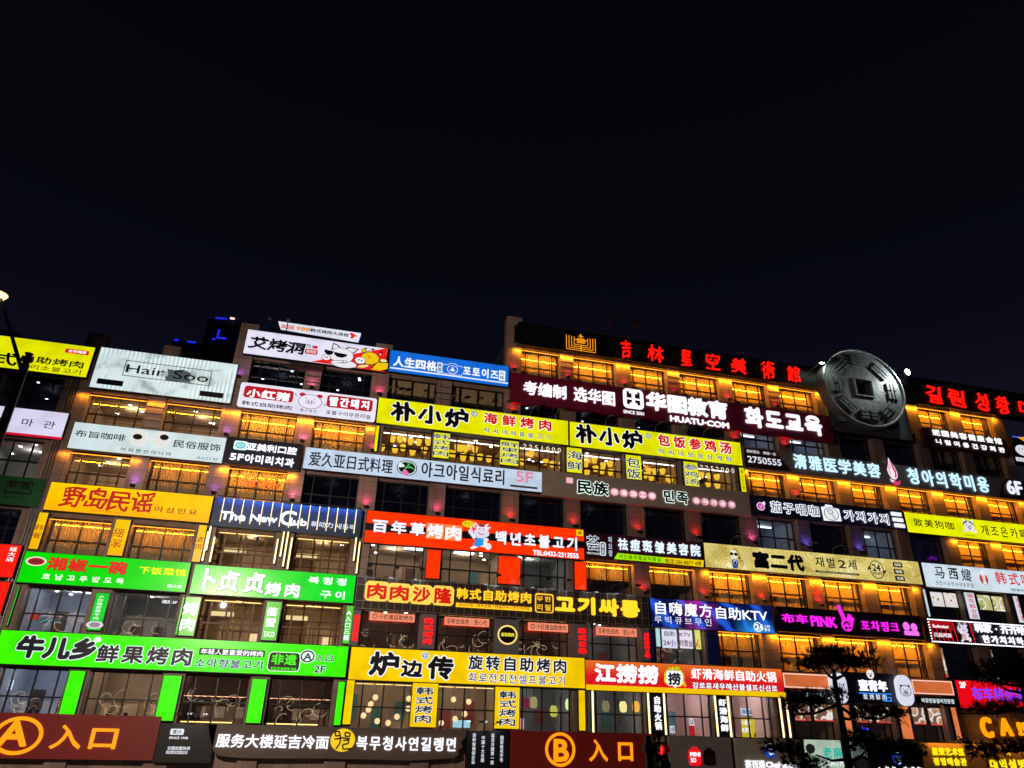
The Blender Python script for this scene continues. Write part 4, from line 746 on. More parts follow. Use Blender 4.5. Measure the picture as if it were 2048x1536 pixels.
 ({'label':'golden yellow lightbox with three big black brush characters outlined white','rc':[1.641,7.33,14.545,8.949],'col':'#f2c800','kind':'lit','dep':0,'name':'shop_sign','cat':'sign','th':.28},
  [('T',[2.65,7.584,4.21,8.756],'-#10121c',{'b':.05,'o':('#f4f6ff',.1),'m':'f','w':.98},'炉'),
   ('T',[4.311,7.582,5.474,8.398],'-#10121c',{'b':.05,'o':('#f4f6ff',.1),'m':'f','w':.98},'边'),
   ('T',[5.703,7.52,7.104,8.662],'-#10121c',{'b':.05,'o':('#f4f6ff',.1),'m':'f','w':.98},'传'),
   ('T',[5.336,8.501,5.722,8.808],'-#203050',{'b':.008,'o':('#eef4ff',.1),'m':'f','w':.98},'@'),
   ('T',[7.868,8.068,13.449,8.794],'-#102038',{'b':.03,'o':('#f4f6ff',.075),'m':'c','w':.86},'旋转自助烤肉'),
   ('T',[7.913,7.455,13.386,7.919],'-#1c2c5c',{'b':.01,'o':('#f4f6ff',.06),'m':'c','w':.9},'화로전회전셀프불고기')]),
 ({'label':'narrow plain yellow light strip at the left end of the row of round paper lamps','rc':[1.62,5.256,2.063,7.35],'col':'#f2c800','kind':'lit','dep':.12,'name':'pillar_light','cat':'sign','th':.2},
  []),
 ({'label':'yellow pillar banner with four outlined characters between two rooms of round paper lamps','rc':[4.997,5.215,6.405,7.346],'col':'#f2c800','kind':'lit','dep':.12,'name':'pillar_sign','cat':'sign','th':.2},
  [('T',[5.294,5.422,6.065,7.175],'-#102038',{'b':.03,'o':('#f4f6ff',.075),'m':'v','w':1.25},'韩式烤肉')]),
 ({'label':'yellow pillar banner with four outlined characters beside the dim lantern room','rc':[9.442,5.236,10.848,7.305],'col':'#f2c800','kind':'lit','dep':.12,'name':'pillar_sign','cat':'sign','th':.2},
  [('T',[9.759,5.378,10.565,7.131],'-#102038',{'b':.03,'o':('#f4f6ff',.075),'m':'v','w':1.25},'韩式烤肉')]),
 ({'label':'narrow plain yellow light strip right of the dim lantern room','rc':[14.157,5.237,14.572,7.289],'col':'#f2c800','kind':'lit','dep':.12,'name':'pillar_light','cat':'sign','th':.2},
  []),
 ({'label':'dark red entrance board with orange letter B in a tall ring','rc':[10.252,3.182,18.413,5.195],'col':'-#8e2620','kind':'board','dep':0,'name':'entrance_sign','cat':'sign','th':.4},
  [('O',[12.235,3.535,13.892,5.154],'#ff9a08*1.15',{'n':'ring','w':.09,'ex':.04}),
   ('T',[12.694,3.775,13.534,4.83],'#ff9a08*1.15',{'b':.035,'m':'f','w':.98,'ex':.04,'dots':1},'B'),
   ('T',[14.676,3.814,15.726,4.855],'#ff9a08*1.15',{'b':.02,'m':'f','w':.98,'ex':.04},'入'),
   ('T',[16.336,3.849,17.176,4.735],'#ff9a08*1.15',{'b':.03,'m':'f','w':.98,'ex':.04},'口')]),
 ({'label':'orange red lightbox with a black band, white lettering and a white bull cartoon','rc':[1.653,14.374,14.65,16.23],'col':'#ff3400','kind':'lit','dep':0,'name':'shop_sign','cat':'sign','th':.28},
  [('R',[1.665,15.071,14.649,15.499],'-#101018',{'n':'stripe'}),
   ('T',[2.002,14.991,5.04,15.729],'#eceeff*1.1',{'b':.04,'o':('-#181820',.06),'m':'c','w':.85},'百年草'),
   ('R',[5.086,14.906,6.097,15.788],'#f0904c',{'n':'label_patch'}),
   ('R',[6.141,14.886,7.16,15.772],'#f0904c',{'n':'label_patch'}),
   ('T',[5.126,14.933,6.066,15.748],'#f4f4ff',{'b':.045,'m':'f','w':.98},'烤'),
   ('T',[6.188,14.904,7.115,15.725],'#f4f4ff',{'b':.045,'m':'f','w':.98},'肉'),
   ('D',[7.135,15.726,7.883,16.117],'#f4d810',{'n':'speech_bubble'}),
   ('T',[7.243,15.807,7.805,16.053],'K',{'b':.008,'m':'c','w':.8},'맛있다'),
   ('E',[7.523,14.471,8.896,16.093],'',{'n':'bull','emb':'bull'}),
   ('T',[9.113,14.862,14.266,15.67],'#eceeff*1.1',{'b':.04,'o':('-#181820',.06),'m':'c','w':.88},'백년초불고기'),
   ('T',[11.411,14.43,14.227,14.712],'#f4f6ff*1.25',{'b':.03,'m':'f','w':.98},'TEL:0433-2313555'),
   ('R',[14.112,15.785,14.536,16.144],'#f0d000',{'n':'label_patch'}),
   ('T',[14.191,15.854,14.458,16.059],'K',{'b':.02,'m':'f','w':.98},'4F')]),
 ({'label':'plain orange red pillar panel left of the phone number','rc':[5.23,12.69,6.061,14.335],'col':'#ff3400','kind':'lit','group':'orange red pillar panels','dep':.12,'name':'pillar_light','cat':'sign','th':.2},
  []),
 ({'label':'wide plain orange red pillar panel beneath the bull sign','rc':[9.4,12.675,10.754,14.289],'col':'#ff3400','kind':'lit','group':'orange red pillar panels','dep':.12,'name':'pillar_light','cat':'sign','th':.2},
  []),
 ({'label':'plain orange red pillar panel at the right end of the bull sign','rc':[14.024,12.643,14.797,14.32],'col':'#ff3400','kind':'lit','group':'orange red pillar panels','dep':.12,'name':'pillar_light','cat':'sign','th':.2},
  []),
 ({'label':'dark brown grid sign with red on yellow character tiles and big yellow Korean letters','rc':[1.565,10.827,18.57,12.568],'col':'-#3c2c24','kind':'board','dep':0,'name':'shop_sign','cat':'sign','th':.28,'grid':1},
  [('RR',[2.022,11.288,3.302,12.327],'#ffcc50*1.1',{'n':'tile','up':.06}),
   ('T',[2.135,11.399,3.19,12.215],'#d01408',{'b':.045,'m':'f','w':.98,'up':.07},'肉'),
   ('RR',[3.235,11.276,4.509,12.295],'#ffcc50*1.1',{'n':'tile','up':.06}),
   ('T',[3.348,11.388,4.397,12.183],'#d01408',{'b':.045,'m':'f','w':.98,'up':.07},'肉'),
   ('RR',[4.476,11.255,5.691,12.292],'#ffcc50*1.1',{'n':'tile','up':.06}),
   ('T',[4.589,11.367,5.579,12.178],'#d01408',{'b':.045,'m':'f','w':.98,'up':.07},'沙'),
   ('RR',[5.689,11.261,6.894,12.319],'#ffcc50*1.1',{'n':'tile','up':.06}),
   ('T',[5.802,11.374,6.782,12.204],'#d01408',{'b':.045,'m':'f','w':.98,'up':.07},'隆'),
   ('T',[7.023,11.678,11.39,12.278],'#f8c020*1.2',{'b':.03,'m':'c','w':.93,'ex':.06},'韩式自助烤肉'),
   ('R',[7.034,11.242,11.396,11.616],'#f8c020*1.2',{'n':'stripe','up':.05,'strip':'p','half':1}),
   ('T',[7.195,11.296,11.27,11.526],'#8a4a08',{'b':.01,'m':'c','w':.98,'up':.06,'half':1},'延边冷面+辣味豆腐+韩国炸鸡+烤牛肉拌饭'),
   ('FR',[11.591,11.221,12.7,12.278],'#f8c020*1.2',{'w':.07}),
   ('T',[11.682,11.833,12.58,12.124],'#f8c020*1.2',{'b':.02,'m':'c','w':.9},'무한'),
   ('T',[11.686,11.338,12.58,11.696],'#f8c020*1.2',{'b':.02,'m':'c','w':.9},'리필'),
   ('T',[12.776,11.262,18.091,12.235],'#ffcc28*1.25',{'b':.07,'m':'c','w':.98,'ex':.06},'고기싸롱')]),
 ({'label':'salmon pink window banner, first from the left of four, with a pig outline','rc':[2.433,10.341,4.873,10.749],'col':'#f09070','kind':'lit','group':'pink window banners','dep':.3,'name':'window_banner','cat':'sign','th':.1,'edge':'#e03020*1.2'},
  [('T',[2.921,10.406,4.775,10.684],'-#5a1c08',{'b':.01,'m':'c','w':.95},'小红猪自助烤肉'),
   ('O',[2.579,10.423,2.848,10.667],'-#8a3018',{'w':.15,'n':'emblem'})]),
 ({'label':'salmon pink window banner, second of four, left of the round ring sign','rc':[6.511,10.314,9.033,10.746],'col':'#f09070','kind':'lit','group':'pink window banners','dep':.3,'name':'window_banner','cat':'sign','th':.1,'edge':'#e03020*1.2'},
  [('T',[6.612,10.383,8.932,10.677],'-#5a1c08',{'b':.01,'m':'c','w':.95},'没有合成肉·放心吃')]),
 ({'label':'salmon pink window banner right of the round ring sign','rc':[11.29,10.273,13.668,10.716],'col':'#f09070','kind':'lit','group':'pink window banners','dep':.3,'name':'window_banner','cat':'sign','th':.1,'edge':'#e03020*1.2'},
  [('T',[11.766,10.344,13.573,10.645],'-#5a1c08',{'b':.01,'m':'c','w':.95},'小红猪自助烤肉'),
   ('O',[11.433,10.362,11.694,10.627],'-#8a3018',{'w':.15,'n':'emblem'})]),
 ({'label':'salmon pink window banner, rightmost of four, beside blue karaoke sign','rc':[15.369,10.239,17.897,10.696],'col':'#f09070','kind':'lit','group':'pink window banners','dep':.3,'name':'window_banner','cat':'sign','th':.1,'edge':'#e03020*1.2'},
  [('T',[15.47,10.312,17.796,10.623],'-#5a1c08',{'b':.01,'m':'c','w':.95},'没有合成肉·放心吃')]),
 ({'label':'narrow grey pillar board with a column of red lit characters left of the pink banners','rc':[1.502,8.999,1.964,10.801],'col':'-#7a7880','kind':'board','group':'grey pillar boards','dep':.12,'name':'pillar_sign','cat':'sign','th':.2},
  [('T',[1.61,9.228,1.963,10.564],'#ff1010*1.5',{'b':.04,'m':'v','w':.98,'ex':.05},'韩国自助料理')]),
 ({'label':'grey pillar board with four red lit characters left of the ring sign','rc':[5.192,9.012,6.032,10.82],'col':'-#7a7880','kind':'board','group':'grey pillar boards','dep':.12,'name':'pillar_sign','cat':'sign','th':.2},
  [('T',[5.344,9.228,5.914,10.633],'#ff1010*1.5',{'b':.04,'m':'v','w':.98,'ex':.05},'韩式烤肉')]),
 ({'label':'grey pillar board with four red lit characters right of the ring sign','rc':[13.989,8.95,14.84,10.754],'col':'-#7a7880','kind':'board','group':'grey pillar boards','dep':.12,'name':'pillar_sign','cat':'sign','th':.2},
  [('T',[14.189,9.142,14.702,10.56],'#ff1010*1.5',{'b':.04,'m':'v','w':.98,'ex':.05},'韩式自助')]),
 ({'label':'narrow grey pillar board with red lit characters beside the blue karaoke windows','rc':[18.104,8.923,18.596,10.578],'col':'-#7a7880','kind':'board','group':'grey pillar boards','dep':.12,'name':'pillar_sign','cat':'sign','th':.2},
  [('T',[18.241,9.125,18.593,10.495],'#ff1010*1.5',{'b':.04,'m':'v','w':.98,'ex':.05},'自助烤肉3楼')]),
 ({'label':'grey pillar board with a round glowing ring and yellow letters on black','rc':[9.332,8.954,10.722,10.769],'col':'-#7a7880','kind':'board','dep':.12,'name':'pillar_sign','cat':'sign','th':.2},
  [('D',[9.493,9.43,10.633,10.465],'#f8d070*1.2',{'n':'ring'}),
   ('D',[9.582,9.517,10.545,10.377],'-#0a0a0a',{'n':'disc'}),
   ('T',[9.685,9.854,10.451,10.059],'#f0e040',{'b':.04,'m':'c','w':.98},'自助烤肉')]),
 ({'label':'orange to red printed lightbox with white blocky characters and yellow bottom stripe','rc':[14.534,7.259,27.021,8.863],'col':'#e02008','kind':'lit','dep':0,'name':'shop_sign','cat':'sign','th':.28,'face':'orange_red'},
  [('T',[15.079,7.714,18.999,8.69],'#f4f6ff*1.25',{'b':.06,'m':'c','w':1},'江捞捞'),
   ('E',[19.271,7.553,20.63,8.696],'',{'n':'cloud_badge','emb':'cloud'}),
   ('T',[19.608,8.488,20.273,8.709],'#e8e020',{'b':.05,'o':('-#101010',.12),'m':'f','w':.98},'LAO!'),
   ('T',[19.504,7.706,20.308,8.371],'-#182848',{'b':.05,'o':('#ffffff',.11),'m':'f','w':.98},'捞'),
   ('T',[20.302,7.638,20.622,7.917],'#e0d020',{'b':.03,'m':'c','w':.98},'一品'),
   ('T',[20.983,8.072,26.548,8.664],'#f4f6ff*1.25',{'b':.025,'m':'c','w':.97},'虾滑海鲜自助火锅'),
   ('T',[20.993,7.568,26.52,7.915],'#f4f6ff*1.25',{'b':.025,'o':('-#1a0808',.07),'m':'c','w':.98},'강로로새우해산물셀프신선로'),
   ('R',[14.554,7.289,27.001,7.559],'#f0c400',{'n':'stripe'})]),
 ({'label':'black pillar sign with white column meaning self-service hotpot between gold light bars','rc':[18.38,5.152,19.143,7.254],'col':'-#15131a','kind':'board','dep':.12,'name':'pillar_sign','cat':'sign','th':.2},
  [('T',[18.623,5.38,19.047,7.12],'#f4f6ff*1.25',{'b':.03,'m':'v','w':.98,'ex':.05},'自助火锅')]),
 ({'label':'black pillar sign with white column meaning shrimp seafood between gold light bars','rc':[22.59,5.153,23.297,7.244],'col':'-#15131a','kind':'board','dep':.12,'name':'pillar_sign','cat':'sign','th':.2},
  [('T',[22.657,5.379,23.167,7.128],'#f4f6ff*1.25',{'b':.03,'m':'v','w':.98,'ex':.05},'虾滑海鲜')]),
 ({'label':'long dark roof board with scattered red calligraphy letters and a gold maze emblem','rc':[10.233,28.354,33.778,30.065],'col':'-#0a0d14','kind':'board','dep':0,'name':'roof_sign','cat':'sign','th':.5},
  [('T',[17.63,28.477,18.338,29.846],'#ff1408*1.4',{'b':.006,'m':'f','w':.98,'br':1,'ex':.1},'吉'),
   ('T',[19.606,28.515,20.804,29.767],'#ff1408*1.4',{'b':.006,'m':'f','w':.98,'br':1,'ex':.1},'林'),
   ('T',[22.155,28.548,22.967,29.774],'#ff1408*1.4',{'b':.006,'m':'f','w':.98,'br':1,'ex':.1},'星'),
   ('T',[24.105,28.512,25.164,29.86],'#ff1408*1.4',{'b':.006,'m':'f','w':.98,'br':1,'ex':.1},'空'),
   ('T',[26.111,28.598,27.288,29.788],'#ff1408*1.4',{'b':.006,'m':'f','w':.98,'br':1,'ex':.1},'美'),
   ('T',[28.568,28.49,29.64,29.913],'#ff1408*1.4',{'b':.006,'m':'f','w':.98,'br':1,'ex':.1},'術'),
   ('T',[30.679,28.538,31.718,29.823],'#ff1408*1.4',{'b':.006,'m':'f','w':.98,'br':1,'ex':.1},'館'),
   ('E',[13.588,28.512,15.765,29.82],'#ffa010*1.1',{'n':'maze_emblem','emb':'maze'})]),
 ({'label':'dark roof board with tall red Korean letters right of the giant coin','rc':[41.848,28.288,53.198,30.618],'col':'-#0a0d14','kind':'board','dep':0,'name':'roof_sign','cat':'sign','th':.5},
  [('T',[42.887,28.473,44.215,29.995],'#ff1408*1.4',{'b':.014,'m':'f','w':.98,'br':1,'ex':.1},'길'),
   ('T',[44.937,28.507,46.403,29.988],'#ff1408*1.4',{'b':.014,'m':'f','w':.98,'br':1,'ex':.1},'림'),
   ('T',[47.43,28.444,48.662,30.028],'#ff1408*1.4',{'b':.014,'m':'f','w':.98,'br':1,'ex':.1},'성'),
   ('T',[49.424,28.443,50.658,29.98],'#ff1408*1.4',{'b':.014,'m':'f','w':.98,'br':1,'ex':.1},'황'),
   ('T',[51.653,28.553,52.83,29.877],'#ff1408*1.4',{'b':.014,'m':'f','w':.98,'br':1,'ex':.1},'미')]),
 ({'label':'wide maroon sign with large white lit lettering and a white shield logo','rc':[9.809,24.063,33.732,26.176],'col':'-#801838','kind':'board','dep':0,'name':'shop_sign','cat':'sign','th':.28},
  [('T',[10.647,24.695,13.621,25.672],'#f4f6ff*1.25',{'b':.025,'m':'c','w':.98,'ex':.06},'考编制'),
   ('T',[14.075,24.689,17.034,25.73],'#f4f6ff*1.25',{'b':.025,'m':'c','w':.98,'ex':.06},'选华图'),
   ('E',[17.6,24.69,19.089,26.15],'',{'n':'shield_logo','emb':'shield'}),
   ('T',[17.57,24.284,19.055,24.524],'#f4f6ff*1.25',{'b':.03,'m':'f','w':.98},'SINCE 2001'),
   ('T',[19.239,24.755,25.388,26.101],'#f4f6ff*1.25',{'b':.05,'m':'c','w':1,'ex':.06},'华图教育'),
   ('T',[20.932,24.117,25.349,24.548],'#f4f6ff*1.25',{'b':.05,'m':'f','w':.98,'ex':.05},'HUATU·COM'),
   ('T',[26.709,24.462,32.939,26.009],'#f4f6ff*1.25',{'b':.05,'m':'c','w':.93,'ex':.06},'화도교육')]),
 ({'label':'long acid yellow lightbox with black brush name and four red characters meaning seafood barbecue','rc':[1.562,21.533,13.718,23.24],'col':'#e2e200','kind':'lit','dep':0,'name':'shop_sign','cat':'sign','th':.28},
  [('T',[2.379,21.832,7.209,23.101],'-#0c0c10',{'b':.05,'o':('#f2f4f8',.085),'m':'c','w':.92,'br':2},'朴小炉'),
   ('O',[7.335,22.71,7.712,23.077],'-#20202c',{'n':'ring','w':.12,'disc':1}),
   ('T',[7.451,22.796,7.597,22.99],'K',{'b':.01,'m':'f','w':.98},'R'),
   ('T',[8.105,22.343,12.601,23.076],'#d01010',{'b':.04,'o':('#f4f4f0',.085),'m':'c','w':.78},'海鲜烤肉'),
   ('T',[8.165,21.721,12.527,22.043],'-#10285c',{'b':.01,'o':('#e8f0f0',.05),'m':'c','w':.68},'박씨네해물불고기')]),
 ({'label':'long acid yellow lightbox with black brush name and five red characters meaning ginseng chicken soup','rc':[13.781,21.51,26.102,23.227],'col':'#e2e200','kind':'lit','dep':0,'name':'shop_sign','cat':'sign','th':.28},
  [('T',[14.185,21.812,18.87,23.104],'-#0c0c10',{'b':.05,'o':('#f2f4f8',.085),'m':'c','w':.92,'br':2},'朴小炉'),
   ('O',[19.069,22.685,19.439,23.047],'-#20202c',{'n':'ring','w':.12,'disc':1}),
   ('T',[19.189,22.776,19.32,22.955],'K',{'b':.01,'m':'f','w':.98},'R'),
   ('T',[19.896,22.244,25.349,23.078],'#d01010',{'b':.04,'o':('#f4f4f0',.085),'m':'c','w':.8},'包饭参鸡汤'),
   ('T',[19.878,21.672,25.27,22.052],'-#10285c',{'b':.01,'o':('#e8f0f0',.05),'m':'c','w':.68},'박씨네보쌈삼계탕')]),
 ({'label':'acid yellow pillar banner, four squat dark characters, leftmost by the lantern windows','rc':[5.104,19.796,6.139,21.467],'col':'#e2e200','kind':'lit','group':'acid yellow pillar banners','dep':.12,'name':'pillar_sign','cat':'sign','th':.2},
  [('T',[5.235,19.919,5.963,21.368],'-#102038',{'b':.015,'o':('#eef4f4',.045),'m':'v','w':1.5},'韩式烤肉')]),
 ({'label':'acid yellow pillar banner with four squat dark characters left of the 2251000 digits','rc':[9.254,19.799,10.5,21.471],'col':'#e2e200','kind':'lit','group':'acid yellow pillar banners','dep':.12,'name':'pillar_sign','cat':'sign','th':.2},
  [('T',[9.458,19.926,10.321,21.371],'-#102038',{'b':.015,'o':('#eef4f4',.045),'m':'v','w':1.5},'鲜果烤肉')]),
 ({'label':'acid yellow pillar banner with two dark characters meaning seafood','rc':[13.598,19.785,14.658,21.486],'col':'#e2e200','kind':'lit','group':'acid yellow pillar banners','dep':.12,'name':'pillar_sign','cat':'sign','th':.2},
  [('T',[13.788,19.942,14.511,21.322],'-#102038',{'b':.015,'o':('#eef4f4',.045),'m':'v','w':1.5},'海鲜')]),
 ({'label':'acid yellow pillar banner with two dark characters meaning rice wrap','rc':[17.624,19.776,18.731,21.451],'col':'#e2e200','kind':'lit','group':'acid yellow pillar banners','dep':.12,'name':'pillar_sign','cat':'sign','th':.2},
  [('T',[17.807,19.818,18.492,21.266],'-#102038',{'b':.015,'o':('#eef4f4',.045),'m':'v','w':1.5},'包饭')]),
 ({'label':'acid yellow pillar banner with three dark characters meaning ginseng chicken soup','rc':[21.711,19.74,22.786,21.448],'col':'#e2e200','kind':'lit','group':'acid yellow pillar banners','dep':.12,'name':'pillar_sign','cat':'sign','th':.2},
  [('T',[21.851,19.83,22.589,21.298],'-#102038',{'b':.015,'o':('#eef4f4',.045),'m':'v','w':1.5},'参鸡汤')]),
 ({'label':'very narrow yellow strip with tiny floor characters left of the lantern windows','rc':[1.604,19.777,1.834,21.452],'col':'#e2e200','kind':'lit','dep':.12,'name':'pillar_sign','cat':'sign','th':.2},
  [('T',[1.724,19.927,1.714,21.302],'-#303010',{'b':.008,'m':'v','w':1},'B入口六楼')]),
 ({'label':'very narrow yellow strip with tiny floor characters right of the lantern windows','rc':[25.811,19.729,26.22,21.464],'col':'#e2e200','kind':'lit','dep':.12,'name':'pillar_sign','cat':'sign','th':.2},
  [('T',[25.931,19.879,26.1,21.314],'-#303010',{'b':.008,'m':'v','w':1},'B入口六楼')]),
 ({'label':'row of white digits ending in 1000 across the left lantern window','col':'','kind':'none','dep':.25,'name':'phone_number_sign','cat':'sign','th':.28},
  [('T',[10.761,21.058,13.303,21.457],'#f0e0c0*1.1',{'b':.015,'m':'c','w':.72},'2251000'),
   ('R',[10.545,21.221,13.471,21.239],'-#a89878',{'n':'rail','strip':'m'})]),
 ({'label':'row of white digits ending in 2000 across the right lantern window','col':'','kind':'none','dep':.25,'name':'phone_number_sign','cat':'sign','th':.28},
  [('T',[22.977,21.003,25.567,21.422],'#f0e0c0*1.1',{'b':.015,'m':'c','w':.72},'2252000'),
   ('R',[22.775,21.157,25.774,21.225],'-#a89878',{'n':'rail','strip':'m'})]),
 ({'label':'grey brown board with dark outlined characters and rows of pink character discs','rc':[11.977,18.112,26.26,19.711],'col':'-#b4a498','kind':'board','dep':0,'name':'shop_sign','cat':'sign','th':.28},
  [('RR',[13.522,19.034,13.993,19.422],'#d898a0',{'n':'seal'}),
   ('T',[13.579,19.07,13.944,19.38],'#fbe8e8',{'b':.01,'m':'c','w':.98},'民族'),
   ('T',[14.21,18.449,16.34,19.332],'-#101c20',{'b':.04,'o':('#eafff4*1.1',.085),'m':'c','w':.95},'民族'),
   ('T',[20.03,18.427,21.833,19.258],'-#101c20',{'b':.04,'o':('#eafff4*1.1',.085),'m':'c','w':.95},'민족'),
   ('D',[16.437,18.529,16.988,19.009],'#e8a0b0',{'n':'disc'}),
   ('T',[16.534,18.624,16.891,18.913],'#fff4f6*1.1',{'b':.02,'m':'f','w':.98},'饮'),
   ('D',[17.068,18.526,17.619,19.008],'#e8a0b0',{'n':'disc'}),
   ('T',[17.165,18.622,17.522,18.912],'#fff4f6*1.1',{'b':.02,'m':'f','w':.98},'食'),
   ('D',[17.702,18.523,18.254,19.007],'#e8a0b0',{'n':'disc'}),
   ('T',[17.799,18.619,18.158,18.91],'#fff4f6*1.1',{'b':.02,'m':'f','w':.98},'加'),
   ('D',[18.341,18.52,18.893,19.005],'#e8a0b0',{'n':'disc'}),
   ('T',[18.438,18.617,18.797,18.909],'#fff4f6*1.1',{'b':.02,'m':'f','w':.98},'工'),
   ('D',[18.975,18.517,19.528,19.003],'#e8a0b0',{'n':'disc'}),
   ('T',[19.072,18.614,19.431,18.906],'#fff4f6*1.1',{'b':.02,'m':'f','w':.98},'部'),
   ('D',[22.07,18.501,22.608,18.979],'#d89aa8',{'n':'disc'}),
   ('T',[22.175,18.606,22.503,18.873],'#fff4f6*1.1',{'b':.02,'m':'f','w':.98},'음'),
   ('D',[22.682,18.493,23.22,18.973],'#d89aa8',{'n':'disc'}),
   ('T',[22.787,18.599,23.115,18.866],'#fff4f6*1.1',{'b':.02,'m':'f','w':.98},'식'),
   ('D',[23.306,18.486,23.845,18.967],'#d89aa8',{'n':'disc'}),
   ('T',[23.411,18.592,23.74,18.86],'#fff4f6*1.1',{'b':.02,'m':'f','w':.98},'가'),
   ('D',[23.934,18.478,24.473,18.961],'#d89aa8',{'n':'disc'}),
   ('T',[24.039,18.585,24.369,18.854],'#fff4f6*1.1',{'b':.02,'m':'f','w':.98},'공'),
   ('D',[24.584,18.473,25.124,18.957],'#d89aa8',{'n':'disc'}),
   ('T',[24.689,18.58,25.019,18.85],'#fff4f6*1.1',{'b':.02,'m':'f','w':.98},'부')]),
 ({'label':'grey brown board with pale cyan characters and a pink lotus bud emblem','rc':[26.203,21.418,50.434,23.01],'col':'-#94888c','kind':'board','dep':0,'name':'shop_sign','cat':'sign','th':.28},
  [('G',[(26.319,22.879),(28.71,22.903),(29.824,21.541),(26.23,21.48)],'-#3c1018',{'n':'maroon_patch'}),
   ('G',[(47.198,21.463),(47.364,21.888),(47.787,22.496),(48.25,22.96),(50.664,22.951),(50.117,21.442)],'-#280c14',{'n':'maroon_patch'}),
   ('T',[26.476,22.545,28.771,22.77],'#e0e0e8',{'b':.015,'m':'c','w':.98},'选好医生·美丽一生'),
   ('T',[26.491,21.838,29.087,22.312],'#e4e4f0',{'b':.025,'m':'f','w':.98},'2750555'),
   ('T',[30.056,21.805,37.081,22.875],'#c8f0ff*1.15',{'b':.02,'m':'c','w':.9,'ex':.05},'清雅医学美容'),
   ('E',[37.669,21.471,38.67,23.493],'',{'n':'lotus_emblem','emb':'lotus'}),
   ('T',[39.344,21.639,46.511,22.878],'#c8f0ff*1.15',{'b':.025,'m':'c','w':.88,'ex':.05},'청아의학미용'),
   ('T',[48.086,21.772,49.496,22.839],'#e8ecff*1.1',{'b':.03,'m':'f','w':.98,'ex':.05},'6F')]),
 ({'label':'navy sign with glowing white outlined letters, eggplant and camera emblems','rc':[26.348,18.262,38.248,19.57],'col':'-#14183c','kind':'board','dep':0,'name':'shop_sign','cat':'sign','th':.28},
  [('E',[26.744,18.556,27.456,19.217],'',{'n':'eggplant_emblem','emb':'eggplant'}),
   ('T',[27.773,18.524,31.447,19.248],'-#4a5080',{'b':.008,'o':('#eef0ff*1.2',.085),'m':'c','w':.85},'茄子唱咖'),
   ('E',[31.637,18.286,33.086,19.43],'',{'n':'camera_emblem','emb':'camera'}),
   ('T',[33.346,18.444,37.023,19.173],'-#4a5080',{'b':.008,'o':('#eef0ff*1.2',.085),'m':'c','w':.88},'가지가지'),
   ('RR',[37.174,19.123,38.047,19.397],'#f0f0ff*1.1',{'n':'label_patch'}),
   ('RR',[37.208,18.73,38.091,18.994],'#f0f0ff*1.1',{'n':'label_patch'}),
   ('RR',[37.255,18.321,38.12,18.604],'#f0f0ff*1.1',{'n':'label_patch'})]),
 ({'label':'acid yellow lightbox with black characters and a grey and white husky face','rc':[38.346,18.065,49.656,19.533],'col':'#eaf000','kind':'lit','dep':0,'name':'shop_sign','cat':'sign','th':.28},
  [('T',[38.984,18.566,42.404,19.138],'K',{'b':.015,'m':'c','w':.9},'致美狗咖'),
   ('E',[43.108,18.515,44.261,19.511],'',{'n':'husky_face','emb':'husky'}),
   ('T',[44.651,18.381,48.766,19.164],'K',{'b':.015,'m':'c','w':.85},'개조은카페'),
   ('T',[43.132,18.234,44.092,18.343],'K',{'b':.008,'m':'f','w':.98},'since 2012')]),
 ({'label':'dark maroon board with two crowded lines of glowing white letters','rc':[41.63,24.829,49.324,26.229],'col':'-#4a1c24','kind':'board','dep':0,'name':'shop_sign','cat':'sign','th':.28},
  [('T',[42.511,25.76,48.912,26.264],'#f4f6f4*1.2',{'b':.02,'m':'c','w':.86,'ex':.05},'妮霸美容健康会馆'),
   ('T',[42.61,25.094,48.988,25.502],'#f4f6f4*1.2',{'b':.02,'m':'c','w':.74,'ex':.05},'니림미용건강회관')]),
 ({'label':'black sign at the edge with a white blob face above a white name plate','rc':[50.019,24.337,51.676,26.666],'col':'-#101014','kind':'board','dep':0,'name':'shop_sign','cat':'sign','th':.28},
  [('D',[50.065,25.07,51.434,25.952],'#d8dce8',{'n':'emblem'}),
   ('D',[50.396,25.528,50.476,25.661],'K',{'n':'eye'}),
   ('D',[50.715,25.565,50.795,25.698],'K',{'n':'eye'}),
   ('R',[50.105,26.53,51.189,26.654],'#3060d0',{'n':'stripe'}),
   ('G',[(50.627,26.573),(51.657,26.754),(51.447,26.172)],'#e0a010',{'n':'emblem'}),
   ('R',[49.839,24.56,51.249,24.866],'#e4e4ea',{'n':'name_plate'}),
   ('T',[49.947,24.572,50.872,24.814],'-#303038',{'b':.008,'m':'c','w':.98},'马卡龙')]),
 ({'label':'dark maroon beauty clinic sign with white lit characters and lime phone strip','rc':[14.654,14.544,22.427,16.068],'col':'-#4a1830','kind':'board','dep':0,'name':'shop_sign','cat':'sign','th':.28},
  [('T',[14.802,15.009,15.571,15.883],'-#502030',{'b':.01,'o':('#e4f4ff*1.1',.05),'m':'f','w':.98},'荟'),
   ('T',[14.795,14.756,15.587,14.881],'#e0e8f0',{'b':.02,'m':'f','w':.98},'MEITANG'),
   ('FR',[15.62,14.729,16.01,15.548],'#e0f0ff',{'w':.05}),
   ('T',[15.697,14.82,15.933,15.456],'#e0f0ff',{'b':.01,'m':'v','w':.98},'美容'),
   ('T',[16.166,14.71,16.451,15.936],'#d0e8ff',{'b':.01,'m':'v','w':.98},'피오랑'),
   ('T',[16.782,15.148,22.283,15.88],'#e0f2ff*1.15',{'b':.025,'m':'c','w':.82,'ex':.05},'祛痘斑皱美容院'),
   ('G',[(16.759,14.959),(19.838,14.931),(19.812,14.58),(16.518,14.589)],'#a0e800',{'n':'stripe'}),
